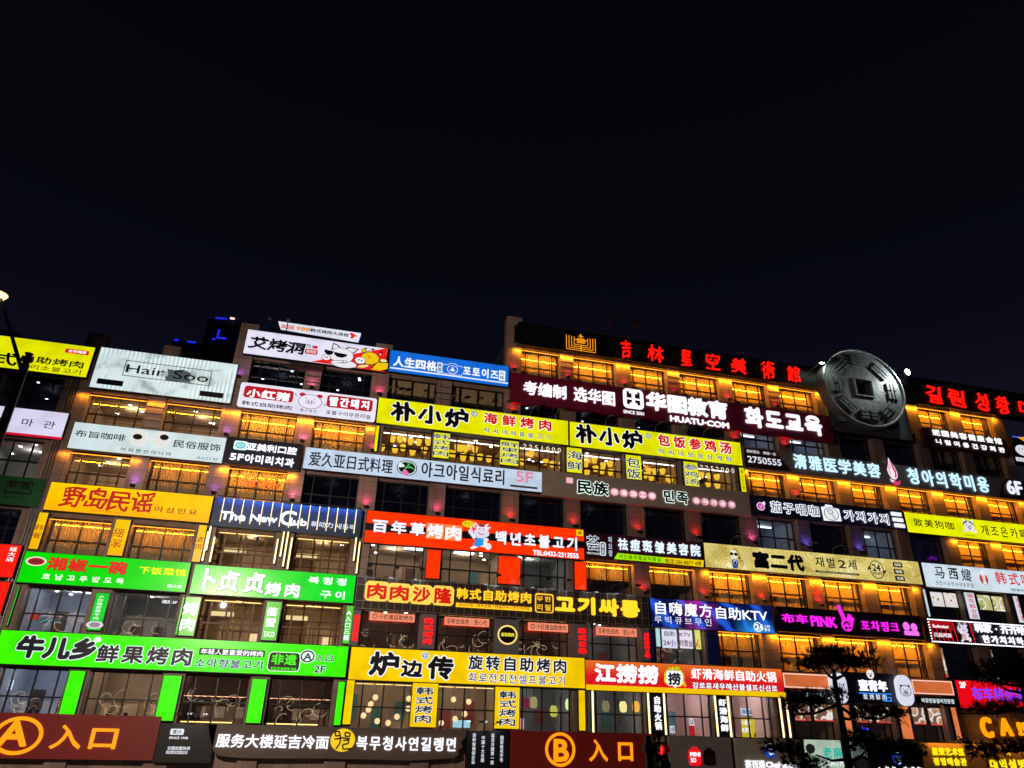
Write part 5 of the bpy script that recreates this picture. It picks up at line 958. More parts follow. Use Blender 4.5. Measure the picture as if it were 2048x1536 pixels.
   ('G',[(19.838,14.931),(22.485,14.947),(22.417,14.535),(19.812,14.58)],'#f0d000',{'n':'stripe'}),
   ('T',[16.821,14.64,19.609,14.896],'-#203008',{'b':.008,'m':'c','w':.9},'여드름주름살미용실'),
   ('T',[19.859,14.58,22.294,14.872],'K',{'b':.01,'m':'f','w':.98},'电话:286-8877 4楼')]),
 ({'label':'long gold patterned lightbox with heavy black characters and a woman in sunglasses','rc':[22.577,14.536,38.649,16.101],'col':'#dccc7c','kind':'lit','dep':0,'name':'shop_sign','cat':'sign','th':.28,'face':'gold'},
  [('T',[25.928,14.763,29.691,15.807],'-#181410',{'b':.07,'m':'c','w':1},'富二代'),
   ('E',[23.98,14.626,25.256,15.938],'',{'n':'woman_emblem','emb':'woman'}),
   ('T',[30.511,15.13,33.704,15.825],'K',{'b':.015,'m':'c','w':.9},'재벌2세'),
   ('R',[30.419,14.798,33.698,14.919],'K',{'n':'label_patch'}),
   ('T',[30.579,14.836,33.545,14.882],'#e8e0b0',{'b':.02,'m':'f','w':.98},'COFFEE & SINGING & ROOM POCHA'),
   ('O',[34.594,14.694,35.693,15.89],'K',{'n':'ring','w':.045}),
   ('G',[(34.365,15.218),(34.741,15.343),(34.602,15.496)],'K',{'n':'emblem'}),
   ('G',[(35.903,15.328),(35.523,15.203),(35.681,15.051)],'K',{'n':'emblem'}),
   ('T',[34.809,15.172,35.438,15.642],'K',{'b':.03,'m':'f','w':.98},'24'),
   ('T',[34.758,14.954,35.464,15.124],'K',{'b':.03,'m':'f','w':.98},'HOURS'),
   ('RR',[36.501,15.564,37.23,15.892],'K',{'n':'label_patch'}),
   ('T',[36.605,15.623,37.126,15.833],'#e8e4c0',{'b':.02,'m':'c','w':.98},'咖啡'),
   ('RR',[36.468,15.11,37.224,15.435],'K',{'n':'label_patch'}),
   ('T',[36.571,15.169,37.12,15.376],'#e8e4c0',{'b':.02,'m':'c','w':.98},'唱歌'),
   ('RR',[36.457,14.666,37.19,14.991],'K',{'n':'label_patch'}),
   ('T',[36.56,14.724,37.087,14.933],'#e8e4c0',{'b':.02,'m':'c','w':.98},'包厢')]),
 ({'label':'blue printed karaoke sign with purple and pink light streaks and white letters','rc':[18.693,10.817,26.905,12.493],'col':'#0a1a60','kind':'lit','dep':0,'name':'shop_sign','cat':'sign','th':.28,'face':'ktv'},
  [('T',[18.906,11.536,22.767,12.305],'#f4f6ff*1.25',{'b':.02,'m':'c','w':.9},'自嗨魔方'),
   ('T',[22.994,11.509,26.492,12.232],'#f4f6ff*1.25',{'b':.02,'m':'f','w':.98},'自助KTV'),
   ('T',[18.915,11.046,22.714,11.477],'#e4e8ff',{'b':.005,'m':'c','w':.82},'루빅큐브무인'),
   ('O',[25.463,10.895,26.024,11.46],'#f4f6ff*1.25',{'n':'ring','w':.08}),
   ('T',[25.558,11.008,26.109,11.341],'#f4f6ff*1.25',{'b':.03,'m':'f','w':.98},'24'),
   ('T',[26.158,10.96,26.591,11.345],'#f4f6ff*1.25',{'b':.01,'m':'f2','w':.98},'小时营业')]),
 ({'label':'pale narrow window poster at the left of the karaoke posters','rc':[19.286,9.816,19.568,10.841],'col':'#b8dce0','kind':'lit','group':'karaoke window posters','dep':.72,'name':'window_poster','cat':'poster','th':.03},
  []),
 ({'label':'white window poster reading 24 in purple, under the blue karaoke sign','rc':[19.674,9.761,20.66,10.833],'col':'#d8dcf0','kind':'lit','group':'karaoke window posters','dep':.72,'name':'window_poster','cat':'poster','th':.03},
  [('T',[19.788,10.437,20.537,10.726],'-#6070a0',{'b':.015,'m':'c','w':.98},'自助'),
   ('T',[19.752,9.889,20.541,10.244],'-#a030a0',{'b':.015,'m':'f','w':.98},'24小')]),
 ({'label':'white window poster reading KTV in red','rc':[20.816,9.787,21.681,10.836],'col':'#e8dcf0','kind':'lit','group':'karaoke window posters','dep':.72,'name':'window_poster','cat':'poster','th':.03},
  [('T',[20.835,10.46,21.571,10.68],'-#b03070',{'b':.015,'m':'f','w':.98},'KTV'),
   ('T',[20.785,9.899,21.667,10.28],'-#902060',{'b':.015,'m':'c','w':.98},'时营业')]),
 ({'label':'lime window poster with a red figure beside the white karaoke posters','rc':[21.851,9.783,22.214,10.882],'col':'#d8e070','kind':'lit','group':'karaoke window posters','dep':.72,'name':'window_poster','cat':'poster','th':.03},
  [('L',[(22.09,10.358),(21.944,10.138),(21.859,9.852)],'#c02020',{'n':'outline','w':.05}),
   ('L',[(21.944,10.138),(22.123,9.864)],'#c02020',{'n':'outline','w':.05})]),
 ({'label':'near black sign with magenta neon dotted letters and a rock-hand emblem','rc':[27.199,11.023,37.825,12.498],'col':'-#20102c','kind':'board','dep':0,'name':'shop_sign','cat':'sign','th':.28},
  [('T',[27.484,11.544,29.335,12.081],'#f020e0*1.3',{'b':.03,'m':'c','w':.95,'ex':.05},'布车'),
   ('T',[29.514,11.429,31.376,12.047],'#f020e0*1.3',{'b':.03,'m':'f','w':.98,'ex':.05},'PINK'),
   ('E',[31.678,11.137,32.662,12.842],'#e828d8*1.2',{'n':'hand_emblem','emb':'hand'}),
   ('T',[33.142,11.367,36.008,11.992],'#f020e0*1.3',{'b':.02,'m':'c','w':.9,'ex':.05},'포차핑크'),
   ('D',[36.319,11.522,36.822,12.055],'#f070e8*1.1',{'n':'disc'}),
   ('D',[36.904,11.482,37.398,12.007],'#f070e8*1.1',{'n':'disc'}),
   ('RR',[36.322,11.24,37.443,11.513],'#f070e8*1.1',{'n':'bar'})]),
 ({'label':'white lightbox with black brush characters, red characters and a round cook emblem','rc':[38.853,14.43,48.309,16.076],'col':'#cfe0ea','kind':'lit','dep':0,'name':'shop_sign','cat':'sign','th':.28},
  [('T',[39.807,15.047,42.801,15.884],'-#101828',{'b':.015,'m':'c','w':.75,'br':1},'马西嫂'),
   ('T',[39.693,14.63,42.812,14.901],'-#283848',{'b':.008,'m':'c','w':.85},'맛있어요한국식호프집'),
   ('E',[43.441,14.834,44.178,15.878],'',{'n':'cook_emblem','emb':'cook'}),
   ('T',[44.784,15.005,47.92,15.877],'#d01838',{'b':.015,'m':'c','w':.85},'韩式吧'),
   ('T',[45.868,14.616,47.594,14.793],'K',{'b':.01,'m':'c','w':.98},'韩食料理')]),
 ({'label':'pale strip panel at the left of the food poster windows','rc':[38.597,12.508,38.822,14.316],'col':'#c0d8e4','kind':'lit','dep':.12,'name':'pillar_light','cat':'sign','th':.2},
  []),
 ({'label':'white window poster with small dishes, leftmost beneath the cook sign','rc':[39.742,13.343,40.737,14.282],'col':'#e0dcdc','kind':'lit','group':'food window posters','dep':.72,'name':'window_poster','cat':'poster','th':.03,'food':1},
  []),
 ({'label':'white window poster with two round orange dishes','rc':[40.819,13.35,41.84,14.293],'col':'#e4dcd8','kind':'lit','group':'food window posters','dep':.72,'name':'window_poster','cat':'poster','th':.03,'food':2},
  []),
 ({'label':'narrow white window poster beside the red-lettered pillar banner','rc':[41.957,13.378,42.306,14.308],'col':'#dcd8d8','kind':'lit','group':'food window posters','dep':.72,'name':'window_poster','cat':'poster','th':.03,'food':3},
  []),
 ({'label':'green window poster of mixed dishes','rc':[43.626,13.337,44.708,14.335],'col':'#b8b878','kind':'lit','group':'food window posters','dep':.72,'name':'window_poster','cat':'poster','th':.03,'food':4},
  []),
 ({'label':'yellow green window poster with one large bowl','rc':[44.83,13.319,45.942,14.313],'col':'#ccc070','kind':'lit','group':'food window posters','dep':.72,'name':'window_poster','cat':'poster','th':.03,'food':5},
  []),
 ({'label':'brown narrow window poster of dishes','rc':[46.042,13.348,46.451,14.349],'col':'#a88860','kind':'lit','group':'food window posters','dep':.72,'name':'window_poster','cat':'poster','th':.03,'food':6},
  []),
 ({'label':'white pillar banner with five red characters between the food posters','rc':[41.914,12.548,42.789,14.326],'col':'#d4dce8','kind':'lit','group':'white pillar banners','dep':.12,'name':'pillar_sign','cat':'sign','th':.2},
  [('T',[42.14,12.605,42.668,14.266],'#d02038',{'b':.015,'m':'v','w':.98},'烧鸟融合菜')]),
 ({'label':'white pillar banner with red characters at the right edge','rc':[45.997,12.524,46.455,14.327],'col':'#d4dce8','kind':'lit','group':'white pillar banners','dep':.12,'name':'pillar_sign','cat':'sign','th':.2},
  [('T',[46.233,12.676,46.435,14.216],'#d02038',{'b':.015,'m':'v','w':.98},'韩餐烧烤')]),
 ({'label':'dark sign with red light stripes, white letters, cow figure and bulb border','rc':[38.292,10.894,46.421,12.393],'col':'-#18081c','kind':'board','dep':0,'name':'shop_sign','cat':'sign','th':.28,'bulbs':1},
  [('L',[(38.467,12.3),(38.613,11.019)],'#f01828*1.2',{'n':'light_bar','w':.05}),
   ('L',[(38.844,12.306),(38.986,11.022)],'#f01828*1.2',{'n':'light_bar','w':.05}),
   ('L',[(39.205,12.311),(39.343,11.025)],'#f01828*1.2',{'n':'light_bar','w':.05}),
   ('L',[(39.552,12.316),(39.687,11.029)],'#f01828*1.2',{'n':'light_bar','w':.05}),
   ('L',[(39.901,12.322),(40.032,11.032)],'#f01828*1.2',{'n':'light_bar','w':.05}),
   ('L',[(40.265,12.327),(40.392,11.035)],'#f01828*1.2',{'n':'light_bar','w':.05}),
   ('L',[(41.639,12.348),(41.751,11.047)],'#f01828*1.2',{'n':'light_bar','w':.05}),
   ('G',[(38.503,12.265),(40.157,12.245),(40.192,11.732),(38.574,11.776)],'#a80c14',{'n':'red_patch'}),
   ('T',[38.645,11.828,39.92,12.035],'#f4f6ff*1.25',{'b':.03,'m':'f','w':.98},'Budweiser'),
   ('T',[38.581,11.247,39.957,11.522],'#f0ecf4',{'b':.03,'m':'c','w':.98},'日晶烤涮'),
   ('E',[40.529,11.029,41.442,12.321],'',{'n':'cow_figure','emb':'bull2'}),
   ('T',[41.902,11.698,46.077,12.284],'#f4f6ff*1.25',{'b':.04,'m':'c','w':1,'ex':.05},'韩家·齐齐哈'),
   ('T',[42.331,11.047,45.699,11.547],'#f4f6ff*1.25',{'b':.04,'m':'c','w':.9,'ex':.05},'한가치치하')]),
 ({'label':'tall white and red food poster beside the amber windows','rc':[38.766,8.85,39.509,10.669],'col':'#d0c8c8','kind':'lit','group':'food window posters','dep':.5,'name':'window_poster','cat':'poster','th':.03,'food':11},
  []),
 ({'label':'small yellow and white food poster behind the pine branch','rc':[42.717,9.72,43.465,10.732],'col':'#c8c078','kind':'lit','group':'food window posters','dep':.5,'name':'window_poster','cat':'poster','th':.03,'food':12},
  []),
 ({'label':'small poster of a dish low behind the pine branch','rc':[42.845,8.882,43.521,9.262],'col':'#d8d0c0','kind':'lit','group':'food window posters','dep':.5,'name':'window_poster','cat':'poster','th':.03,'food':13},
  []),
 ({'label':'orange fascia panel with white outline left of the pig oval','rc':[26.991,7.785,30.226,8.694],'col':'#d06a38','kind':'lit','dep':0,'name':'shop_sign','cat':'sign','th':.28},
  [('F',[27.065,7.852,30.153,8.628],'#f8d8d0*1.1',{'w':.05})]),
 ({'label':'orange fascia panel with white outline right of the pig oval','rc':[36.088,7.738,39.204,8.649],'col':'#d06a38','kind':'lit','dep':0,'name':'shop_sign','cat':'sign','th':.28},
  [('F',[36.145,7.802,39.148,8.585],'#f8d8d0*1.1',{'w':.05})]),
 ({'label':'black strip board with white lettering half hidden by pine needles','rc':[27.09,7.122,31.047,7.634],'col':'-#0c0c14','kind':'board','dep':0,'name':'shop_sign','cat':'sign','th':.28},
  [('T',[28.433,7.31,30.004,7.596],'#d8eef4',{'b':.04,'m':'f','w':.98},'ERICADI')]),
 ({'label':'black strip board with white Korean lettering right of the pig oval','rc':[36.139,7.209,39.186,7.642],'col':'-#0c0c14','kind':'board','dep':0,'name':'shop_sign','cat':'sign','th':.28},
  [('T',[36.587,7.294,39.051,7.56],'#dcecf0',{'b':.03,'m':'c','w':.98},'비장탄닭갈비전문점')]),
 ({'label':'black board with glowing white characters over rows of blue dots and a chick head','rc':[31.318,7.136,34.856,8.861],'col':'-#161c34','kind':'board','dep':0,'name':'shop_sign','cat':'sign','th':.28},
  [('T',[32.208,7.818,34.23,8.455],'#f4f6ff*1.25',{'b':.05,'m':'c','w':.98,'ex':.05},'壹青年'),
   ('T',[32.39,7.35,34.081,7.668],'#e0e8f0',{'b':.02,'m':'c','w':.75},'炭烤鲜肉'),
   ('E',[32.892,8.501,33.471,9.123],'',{'n':'chick_head','emb':'chick'}),
   ('X',[32.139,7.663,34.445,7.729],'#2890ff*1.6',{'n':'blue_dots','rows':1,'cols':26}),
   ('X',[33.785,7.276,34.396,7.537],'#2890ff*1.6',{'n':'blue_dots','rows':4,'cols':7})]),
 ({'label':'tall white oval light with a bull face outline, behind the pine trunk','col':'','kind':'none','dep':-.35,'name':'oval_sign','cat':'sign','th':.2},
  [('CAP',[30.07,7.064,31.11,8.76],'#d8dcee',{'n':'face','thick':.25}),
   ('E',[30.148,7.471,31.023,8.275],'',{'n':'animal_face','emb':'bullface'})]),
 ({'label':'tall white oval light with a pig face outline','col':'','kind':'none','dep':-.35,'name':'oval_sign','cat':'sign','th':.2},
  [('CAP',[34.702,7.06,35.777,8.816],'#d8dcee',{'n':'face','thick':.25}),
   ('E',[34.76,7.477,35.706,8.32],'',{'n':'animal_face','emb':'pigface'})]),
 ({'label':'plain orange pillar panel behind the pine trunk','rc':[30.831,5.244,31.391,7.022],'col':'#e07a44','kind':'lit','group':'orange pillar panels','dep':.12,'name':'pillar_light','cat':'sign','th':.2},
  []),
 ({'label':'wide plain orange pillar panel beneath the pig oval','rc':[34.807,5.224,35.613,7.066],'col':'#e07a44','kind':'lit','group':'orange pillar panels','dep':.12,'name':'pillar_light','cat':'sign','th':.2},
  []),
 ({'label':'plain orange pillar panel beside the dark room with bulb letters','rc':[38.74,5.274,39.146,7.117],'col':'#e07a44','kind':'lit','group':'orange pillar panels','dep':.12,'name':'pillar_light','cat':'sign','th':.2},
  []),
 ({'label':'dark window poster of food left of the pine trunk','rc':[27.989,6.074,29.052,7.064],'col':'#c8b8a8','kind':'lit','group':'food window posters','dep':.72,'name':'window_poster','cat':'poster','th':.03,'food':21},
  []),
 ({'label':'window poster of a salad bowl behind the pine trunk','rc':[29.306,6.084,30.905,6.999],'col':'#c8b8a8','kind':'lit','group':'food window posters','dep':.72,'name':'window_poster','cat':'poster','th':.03,'food':22},
  []),
 ({'label':'window poster of grilled food, left of two under the chick board','rc':[32.234,6.072,33.323,6.979],'col':'#c8b8a8','kind':'lit','group':'food window posters','dep':.72,'name':'window_poster','cat':'poster','th':.03,'food':23},
  []),
 ({'label':'window poster of grilled food, right of two under the chick board','rc':[33.603,6.077,34.986,6.983],'col':'#c8b8a8','kind':'lit','group':'food window posters','dep':.72,'name':'window_poster','cat':'poster','th':.03,'food':24},
  []),
 ({'label':'window poster with a round red and white bowl','rc':[36.335,6.06,37.254,7.031],'col':'#c8b8a8','kind':'lit','group':'food window posters','dep':.72,'name':'window_poster','cat':'poster','th':.03,'food':25},
  []),
 ({'label':'window poster with noodles on a plate','rc':[37.572,6.041,38.518,7.033],'col':'#c8b8a8','kind':'lit','group':'food window posters','dep':.72,'name':'window_poster','cat':'poster','th':.03,'food':26},
  []),
 ({'label':'bright red lightbox with 2F and dotted blue light characters','rc':[39.42,7.045,45.132,8.721],'col':'#e80818','kind':'lit','dep':0,'name':'shop_sign','cat':'sign','th':.28},
  [('T',[39.709,8.249,40.225,8.598],'#f4f6ff*1.25',{'b':.05,'m':'f','w':.98},'2F'),
   ('T',[40.516,7.559,44.752,8.342],'#5a3cff*1.4',{'b':.015,'m':'c','w':.95,'ex':.03},'布车终结者')]),
 ({'label':'grey metal shop board with a lit red bag tag and a dark bag tag','rc':[19.382,3.005,23.149,5.104],'col':'-#8c8488','kind':'board','dep':0,'name':'shop_sign','cat':'sign','th':.28},
  [('RR',[20.461,3.676,21.215,4.482],'#f01018',{'n':'bag_tag','up':.05}),
   ('FR',[20.698,4.455,21.049,4.597],'#f01018',{'n':'bag_handle','w':.04}),
   ('RR',[21.355,3.697,22.052,4.459],'-#240c14',{'n':'bag_tag','up':.05}),
   ('FR',[21.596,4.431,21.887,4.574],'-#240c14',{'n':'bag_handle','w':.04}),
   ('T',[20.545,4.125,21.154,4.336],'#f4f6ff*1.25',{'b':.05,'m':'f','w':.98,'up':.06},'MINI'),
   ('T',[20.557,3.835,20.883,4.056],'#f4f6ff*1.25',{'b':.05,'m':'f','w':.98,'up':.06},'SO'),
   ('L',[(20.927,3.976),(20.948,3.879),(21.021,3.855),(21.099,3.88),(21.139,3.978)],'#f4f6ff*1.25',{'n':'smile','w':.04}),
   ('T',[21.42,3.757,21.967,4.202],'-#503038',{'b':.01,'m':'f2','w':.98,'up':.06},'名创优品')]),
 ({'label':'grey ribbed shop board with white tea shop lettering and a blue round emblem','rc':[23.437,3.26,27.464,5.07],'col':'-#b8b0a4','kind':'board','dep':0,'name':'shop_sign','cat':'sign','th':.28},
  [('T',[23.886,3.596,25.142,3.989],'#f4f6ff*1.25',{'b':.03,'m':'c','w':.98,'ex':.05},'茶百道'),
   ('T',[25.19,3.63,27.125,3.919],'#f4f6ff*1.25',{'b':.03,'m':'f','w':.98,'ex':.05},'ChaPanda'),
   ('D',[25.211,4.103,25.933,4.608],'#1840b0',{'n':'emblem'}),
   ('D',[25.328,4.524,25.886,4.864],'-#0c1020',{'n':'emblem'}),
   ('O',[25.328,4.524,25.886,4.864],'#d8e4f4',{'n':'ring','w':.12}),
   ('L',[(25.482,4.392),(25.623,4.268),(25.798,4.365)],'#e8f0ff',{'n':'outline','w':.09})]),
 ({'label':'pale mint lit shop board with teal characters behind the pine branches','rc':[27.805,3.284,30.318,5.12],'col':'#a8bca8','kind':'lit','dep':0,'name':'shop_sign','cat':'sign','th':.28},
  [('T',[29.001,4.142,30.304,4.734],'#10b0a0',{'b':.03,'m':'c','w':.9},'老麻'),
   ('T',[29.282,3.761,30.518,4.033],'#e8f0f0',{'b':.03,'m':'f','w':.98},'LAO MA'),
   ('D',[27.911,4.374,28.52,4.877],'-#606860',{'n':'emblem'})]),
 ({'label':'pale greenish shop board with a big round stone bowl photo, behind the pine trunk','rc':[30.881,3.299,32.016,5.093],'col':'#7c8c80','kind':'lit','dep':0,'name':'shop_sign','cat':'sign','th':.28},
  [('D',[30.893,3.427,32.173,4.344],'-#2c2c30',{'n':'bowl_photo'}),
   ('D',[31.105,3.617,31.919,4.153],'-#58585c',{'n':'bowl_photo'})]),
 ({'label':'black shop board with a white deer on a blue disc','rc':[30.959,3.248,35.68,5.059],'col':'-#08080e','kind':'board','dep':0,'name':'shop_sign','cat':'sign','th':.28},
  [('D',[33.695,3.855,34.417,4.694],'#1848d0',{'n':'emblem_disc'}),
   ('E',[33.809,3.9,34.409,4.674],'',{'n':'deer_emblem','emb':'deer'}),
   ('T',[32.421,3.395,35.67,3.788],'#f4f6ff*1.25',{'b':.03,'m':'c','w':.98},'1点点 鹿角巷')]),
 ({'label':'gold lit board with yellow Chinese and Korean lettering at the street corner','rc':[35.951,3.01,43.981,5.073],'col':'-#b08850','kind':'board','dep':0,'name':'shop_sign','cat':'sign','th':.28,'bar':'#ffb040*45'},
  [('T',[36.56,4.406,38.895,4.819],'#f8e010*1.15',{'b':.035,'m':'c','w':.92,'ex':.05},'星荣艺术馆'),
   ('T',[36.534,3.871,38.932,4.294],'#f8e010*1.15',{'b':.035,'m':'c','w':.88,'ex':.05},'정영예술관'),
   ('T',[40.598,3.694,43.37,4.272],'#f8e010*1.15',{'b':.035,'m':'c','w':.88,'ex':.05},'대익설빙'),
   ('T',[42,4.478,42.344,4.862],'#f8e010*1.15',{'b':.03,'m':'c','w':.98,'ex':.05},'大')]),
 ({'label':'big bulb letters C A and exclamation marks standing on the gold board','col':'','kind':'none','dep':.1,'name':'bulb_letter_sign','cat':'sign','th':.28},
  [('T',[40.646,5.414,41.464,6.617],'#ff9c08*1.2',{'b':.06,'m':'f','w':.98,'ex':.15},'C'),
   ('T',[42.071,5.551,42.994,6.572],'#ff9c08*1.2',{'b':.05,'m':'f','w':.98,'ex':.15},'A'),
   ('T',[43.459,5.598,44.164,6.366],'#ff9c08*1.2',{'b':.05,'m':'f','w':.98,'ex':.15},'!!')]),
 ({'label':'slanted white roof banner sign with red, orange and black lettering','col':'#dce0ee','kind':'poly','dep':1.5,'name':'roof_sign','cat':'sign','th':.28,'lit':1,'poly':[(-4.981,27.845),(-.083,27.693),(.011,28.269),(-5.18,28.271)]},
  [('T',[-4.982,27.804,-4.245,28.093],'#d83020',{'b':.03,'m':'c','w':.98},'亚回'),
   ('T',[-4.259,27.821,-3.163,28.097],'#e09048',{'b':.045,'m':'f','w':.98},'1988'),
   ('T',[-3.172,27.836,-.739,28.097],'-#181820',{'b':.03,'m':'c','w':.98},'韩式烤肉大排档'),
   ('G',[(-.718,28.119),(-.568,28.2),(-.439,28.128),(-.199,28),(-.397,27.911),(-.476,27.768),(-.64,27.806),(-.578,27.956)],'#e02818',{'n':'bird_emblem'})]),
 ({'label':'white lightbox with black brush name, pig in sunglasses and yellow bull on red','rc':[-6.651,24.958,1.781,26.639],'col':'#dedcf2','kind':'lit','dep':0,'name':'shop_sign','cat':'sign','th':.28},
  [('G',[(-2.702,25.018),(-.331,25.907),(1.735,26.652),(1.779,24.975)],'#e81c1c',{'n':'red_patch'}),
   ('T',[-6.422,25.383,-3.109,26.2],'K',{'b':.04,'m':'c','w':1.05,'br':1},'艾烤洞'),
   ('T',[-3.148,25.91,-2.726,26.156],'-#303040',{'b':.008,'m':'f','w':.98},'701'),
   ('RR',[-3.147,25.492,-2.414,25.843],'#b82028',{'n':'seal'}),
   ('RR',[-2.71,25.921,-2.445,26.113],'#b82028',{'n':'seal'}),
   ('T',[-3.08,25.534,-2.48,25.793],'#f4e4e8',{'b':.008,'m':'c','w':.98},'烤肉馆'),
   ('E',[-2.114,25.073,.072,26.518],'',{'n':'pig','emb':'pigshades'}),
   ('E',[-.243,24.991,1.886,26.45],'',{'n':'bull','emb':'bullyellow'})]),
 ({'label':'dark brown box with faint black entrance lettering under the white pig and bull sign','rc':[-3.94,24.521,-1.915,24.859],'col':'-#463432','kind':'board','dep':.1,'name':'shop_sign','cat':'sign','th':.28},
  [('T',[-3.754,24.584,-2.065,24.786],'K',{'b':.03,'m':'f','w':.98},'B入口·7F')]),
 ({'label':'white rounded lightbox with red label blocks and a pig face outline in the middle','rc':[-6.407,21.515,1.521,23.147],'col':'#e0def0','kind':'lit','dep':0,'name':'shop_sign','cat':'sign','th':.28,'rr':1},
  [('RR',[-6.131,22.186,-3.367,22.928],'#b40c20',{'n':'label_patch'}),
   ('T',[-5.99,22.22,-3.528,22.762],'#f4f6ff*1.25',{'b':.05,'m':'c','w':.98},'小红猪'),
   ('T',[-6.125,21.696,-3.32,21.968],'-#14202c',{'b':.02,'m':'c','w':.98},'韩式自助烤肉'),
   ('E',[-3.193,21.882,-1.556,22.915],'',{'n':'pig_face','emb':'pigred'}),
   ('T',[-2.846,21.69,-1.911,21.887],'-#602030',{'b':.008,'m':'c','w':.8},'빨간돼지'),
   ('RR',[-1.434,22.189,1.255,22.956],'#b40c20',{'n':'label_patch'}),
   ('T',[-1.292,22.272,1.141,22.877],'#f4f6ff*1.25',{'b':.05,'m':'c','w':.9},'빨간돼지'),
   ('T',[-1.39,21.7,1.256,21.984],'-#14202c',{'b':.015,'m':'c','w':.98},'숯불구이무한리필')]),
 ({'label':'blue lightbox with white lettering around a camera outline','rc':[1.945,25.055,9.672,26.587],'col':'#1468d4','kind':'lit','dep':0,'name':'shop_sign','cat':'sign','th':.28},
  [('T',[2.189,25.459,4.954,26.179],'#f0f6ff',{'b':.04,'m':'c','w':.98},'人生四格'),
   ('R',[4.969,25.432,5.308,26.156],'#d8e8ff',{'n':'label_patch'}),
   ('T',[5.021,25.495,5.256,26.101],'-#1850a0',{'b':.02,'m':'v','w':.98},'韩国'),
   ('E',[5.354,25.406,6.567,26.188],'#e8f2ff',{'n':'camera_emblem','emb':'cameraline'}),
   ('T',[6.64,25.461,9.011,26.151],'#f0f6ff',{'b':.04,'m':'c','w':.95},'포토이즈'),
   ('R',[9.004,25.45,9.427,26.164],'#e8f0ff',{'n':'label_patch'}),
   ('T',[9.056,25.529,9.358,26.099],'-#1850a0',{'b':.02,'m':'v','w':.98},'카페'),
   ('R',[2.045,25.275,9.622,25.355],'#e8f2ff',{'n':'stripe'})]),
 ({'label':'red wall banner with white Latin words about hot pot inside the pink white room','rc':[22.47,5.111,24.013,6.06],'col':'#b01424','kind':'lit','dep':3.5,'name':'wall_banner','cat':'banner','th':.06},
  [('R',[22.47,5.662,24.073,6.06],'#d8dce8',{'n':'stripe'}),
   ('T',[22.531,5.73,24.038,5.992],'-#30383c',{'b':.03,'m':'f','w':.98},'LETS HOT POT')]),
 ({'label':'white framed sign on the back wall left of the red hot pot banner','rc':[21.147,5.231,21.485,5.63],'col':'#d0d8e8','kind':'lit','dep':3.5,'name':'wall_sign','cat':'sign','th':.05},
  [('T',[21.199,5.297,21.441,5.55],'-#204050',{'b':.02,'m':'c','w':.98},'火锅')]),
 ({'label':'big yellow wall poster with white and black shapes in the bright right hand hotpot room','rc':[25.818,5.094,27.379,6.192],'col':'#c8b818','kind':'lit','dep':3.2,'name':'wall_poster','cat':'poster','th':.05},
  [('T',[25.87,5.754,26.477,6.054],'#f4f4ec',{'b':.05,'m':'c','w':.98},'小酥肉'),
   ('T',[25.816,5.338,26.464,5.635],'#f4f4ec',{'b':.05,'m':'c','w':.98},'免费吃'),
   ('G',[(26.922,6.149),(27.365,6.196),(27.415,5.636),(27.1,5.559),(26.867,5.139),(26.608,5.134),(26.848,5.623)],'-#282830',{'n':'printed_figure'})]),
 ({'label':'small orange lit tag on the wall above its twin in the hotpot room','rc':[27.695,5.862,28.123,6.169],'col':'#e88018','kind':'lit','dep':3.2,'name':'wall_sign','cat':'sign','th':.05},
  []),
 ({'label':'small yellow lit tag on the wall below the orange one in the hotpot room','rc':[27.705,5.456,28.149,5.768],'col':'#e8c030','kind':'lit','dep':3.2,'name':'wall_sign','cat':'sign','th':.05},
  []),
 ({'label':'white menu board strip near the ceiling of the bright hotpot room','rc':[25.989,6.316,27.95,6.726],'col':'#c8d4e4','kind':'lit','dep':3.4,'name':'wall_sign','cat':'sign','th':.05},
  [('T',[26.084,6.386,27.872,6.658],'-#2858a0',{'b':.03,'m':'c','w':.98},'自助涮锅 欢迎')]),
 ({'label':'pale blue lit wall screen in the room of round paper lamps','rc':[7.727,5.231,8.723,5.615],'col':'#a0d8ec','kind':'lit','dep':2.8,'name':'wall_screen','cat':'screen','th':.05},
  []),
 ({'label':'white square lit sign on the wall of the pale blue room at the left edge','rc':[-15.223,6.416,-14.4,6.872],'col':'#d0e4f4','kind':'lit','dep':3,'name':'wall_sign','cat':'sign','th':.05},
  [('T',[-15.002,6.511,-14.455,6.777],'-#304050',{'b':.03,'m':'c','w':.98},'入口')]),
 ({'label':'small pink lit poster low in the dim lantern room','rc':[11.089,5.239,11.325,5.796],'col':'#e0a0a8','kind':'lit','dep':.95,'name':'window_poster','cat':'poster','th':.03},
  []),
 ({'label':'white lit wall sign at the left of the curly neon room under the green sign','rc':[-15.13,10.254,-14.782,10.607],'col':'#e8eef8*1.4','kind':'lit','dep':3,'name':'wall_sign','cat':'sign','th':.05},
  []),
 ({'label':'red round-cornered wall panel in the curly neon room','rc':[-14.758,9.73,-14.199,10.069],'col':'#c02820','kind':'lit','dep':3,'name':'decor_panel','cat':'panel','th':.05},
  []),
 ({'label':'teal wall panel under the small white menu row in the curly neon room','rc':[-14.167,9.622,-13.177,9.816],'col':'#206068','kind':'lit','dep':3.2,'name':'decor_panel','cat':'panel','th':.05},
  [('T',[-14.133,9.968,-13.124,10.005],'#e8eef4',{'b':.02,'m':'c','w':.98},'湘味小炒')]),
 ({'label':'purple neon lettering scrawled behind the dim violet window','col':'','kind':'none','dep':1.4,'name':'neon_sign','cat':'sign','th':.28},
  [('T',[40.67,16.562,41.877,16.969],'#d020e8*1.2',{'b':.01,'m':'f','w':.98},'Jo.yMore')]),
 ({'label':'small blue and red neon sign low behind the window left of the orange panel','col':'','kind':'none','dep':1.4,'name':'neon_sign','cat':'sign','th':.28},
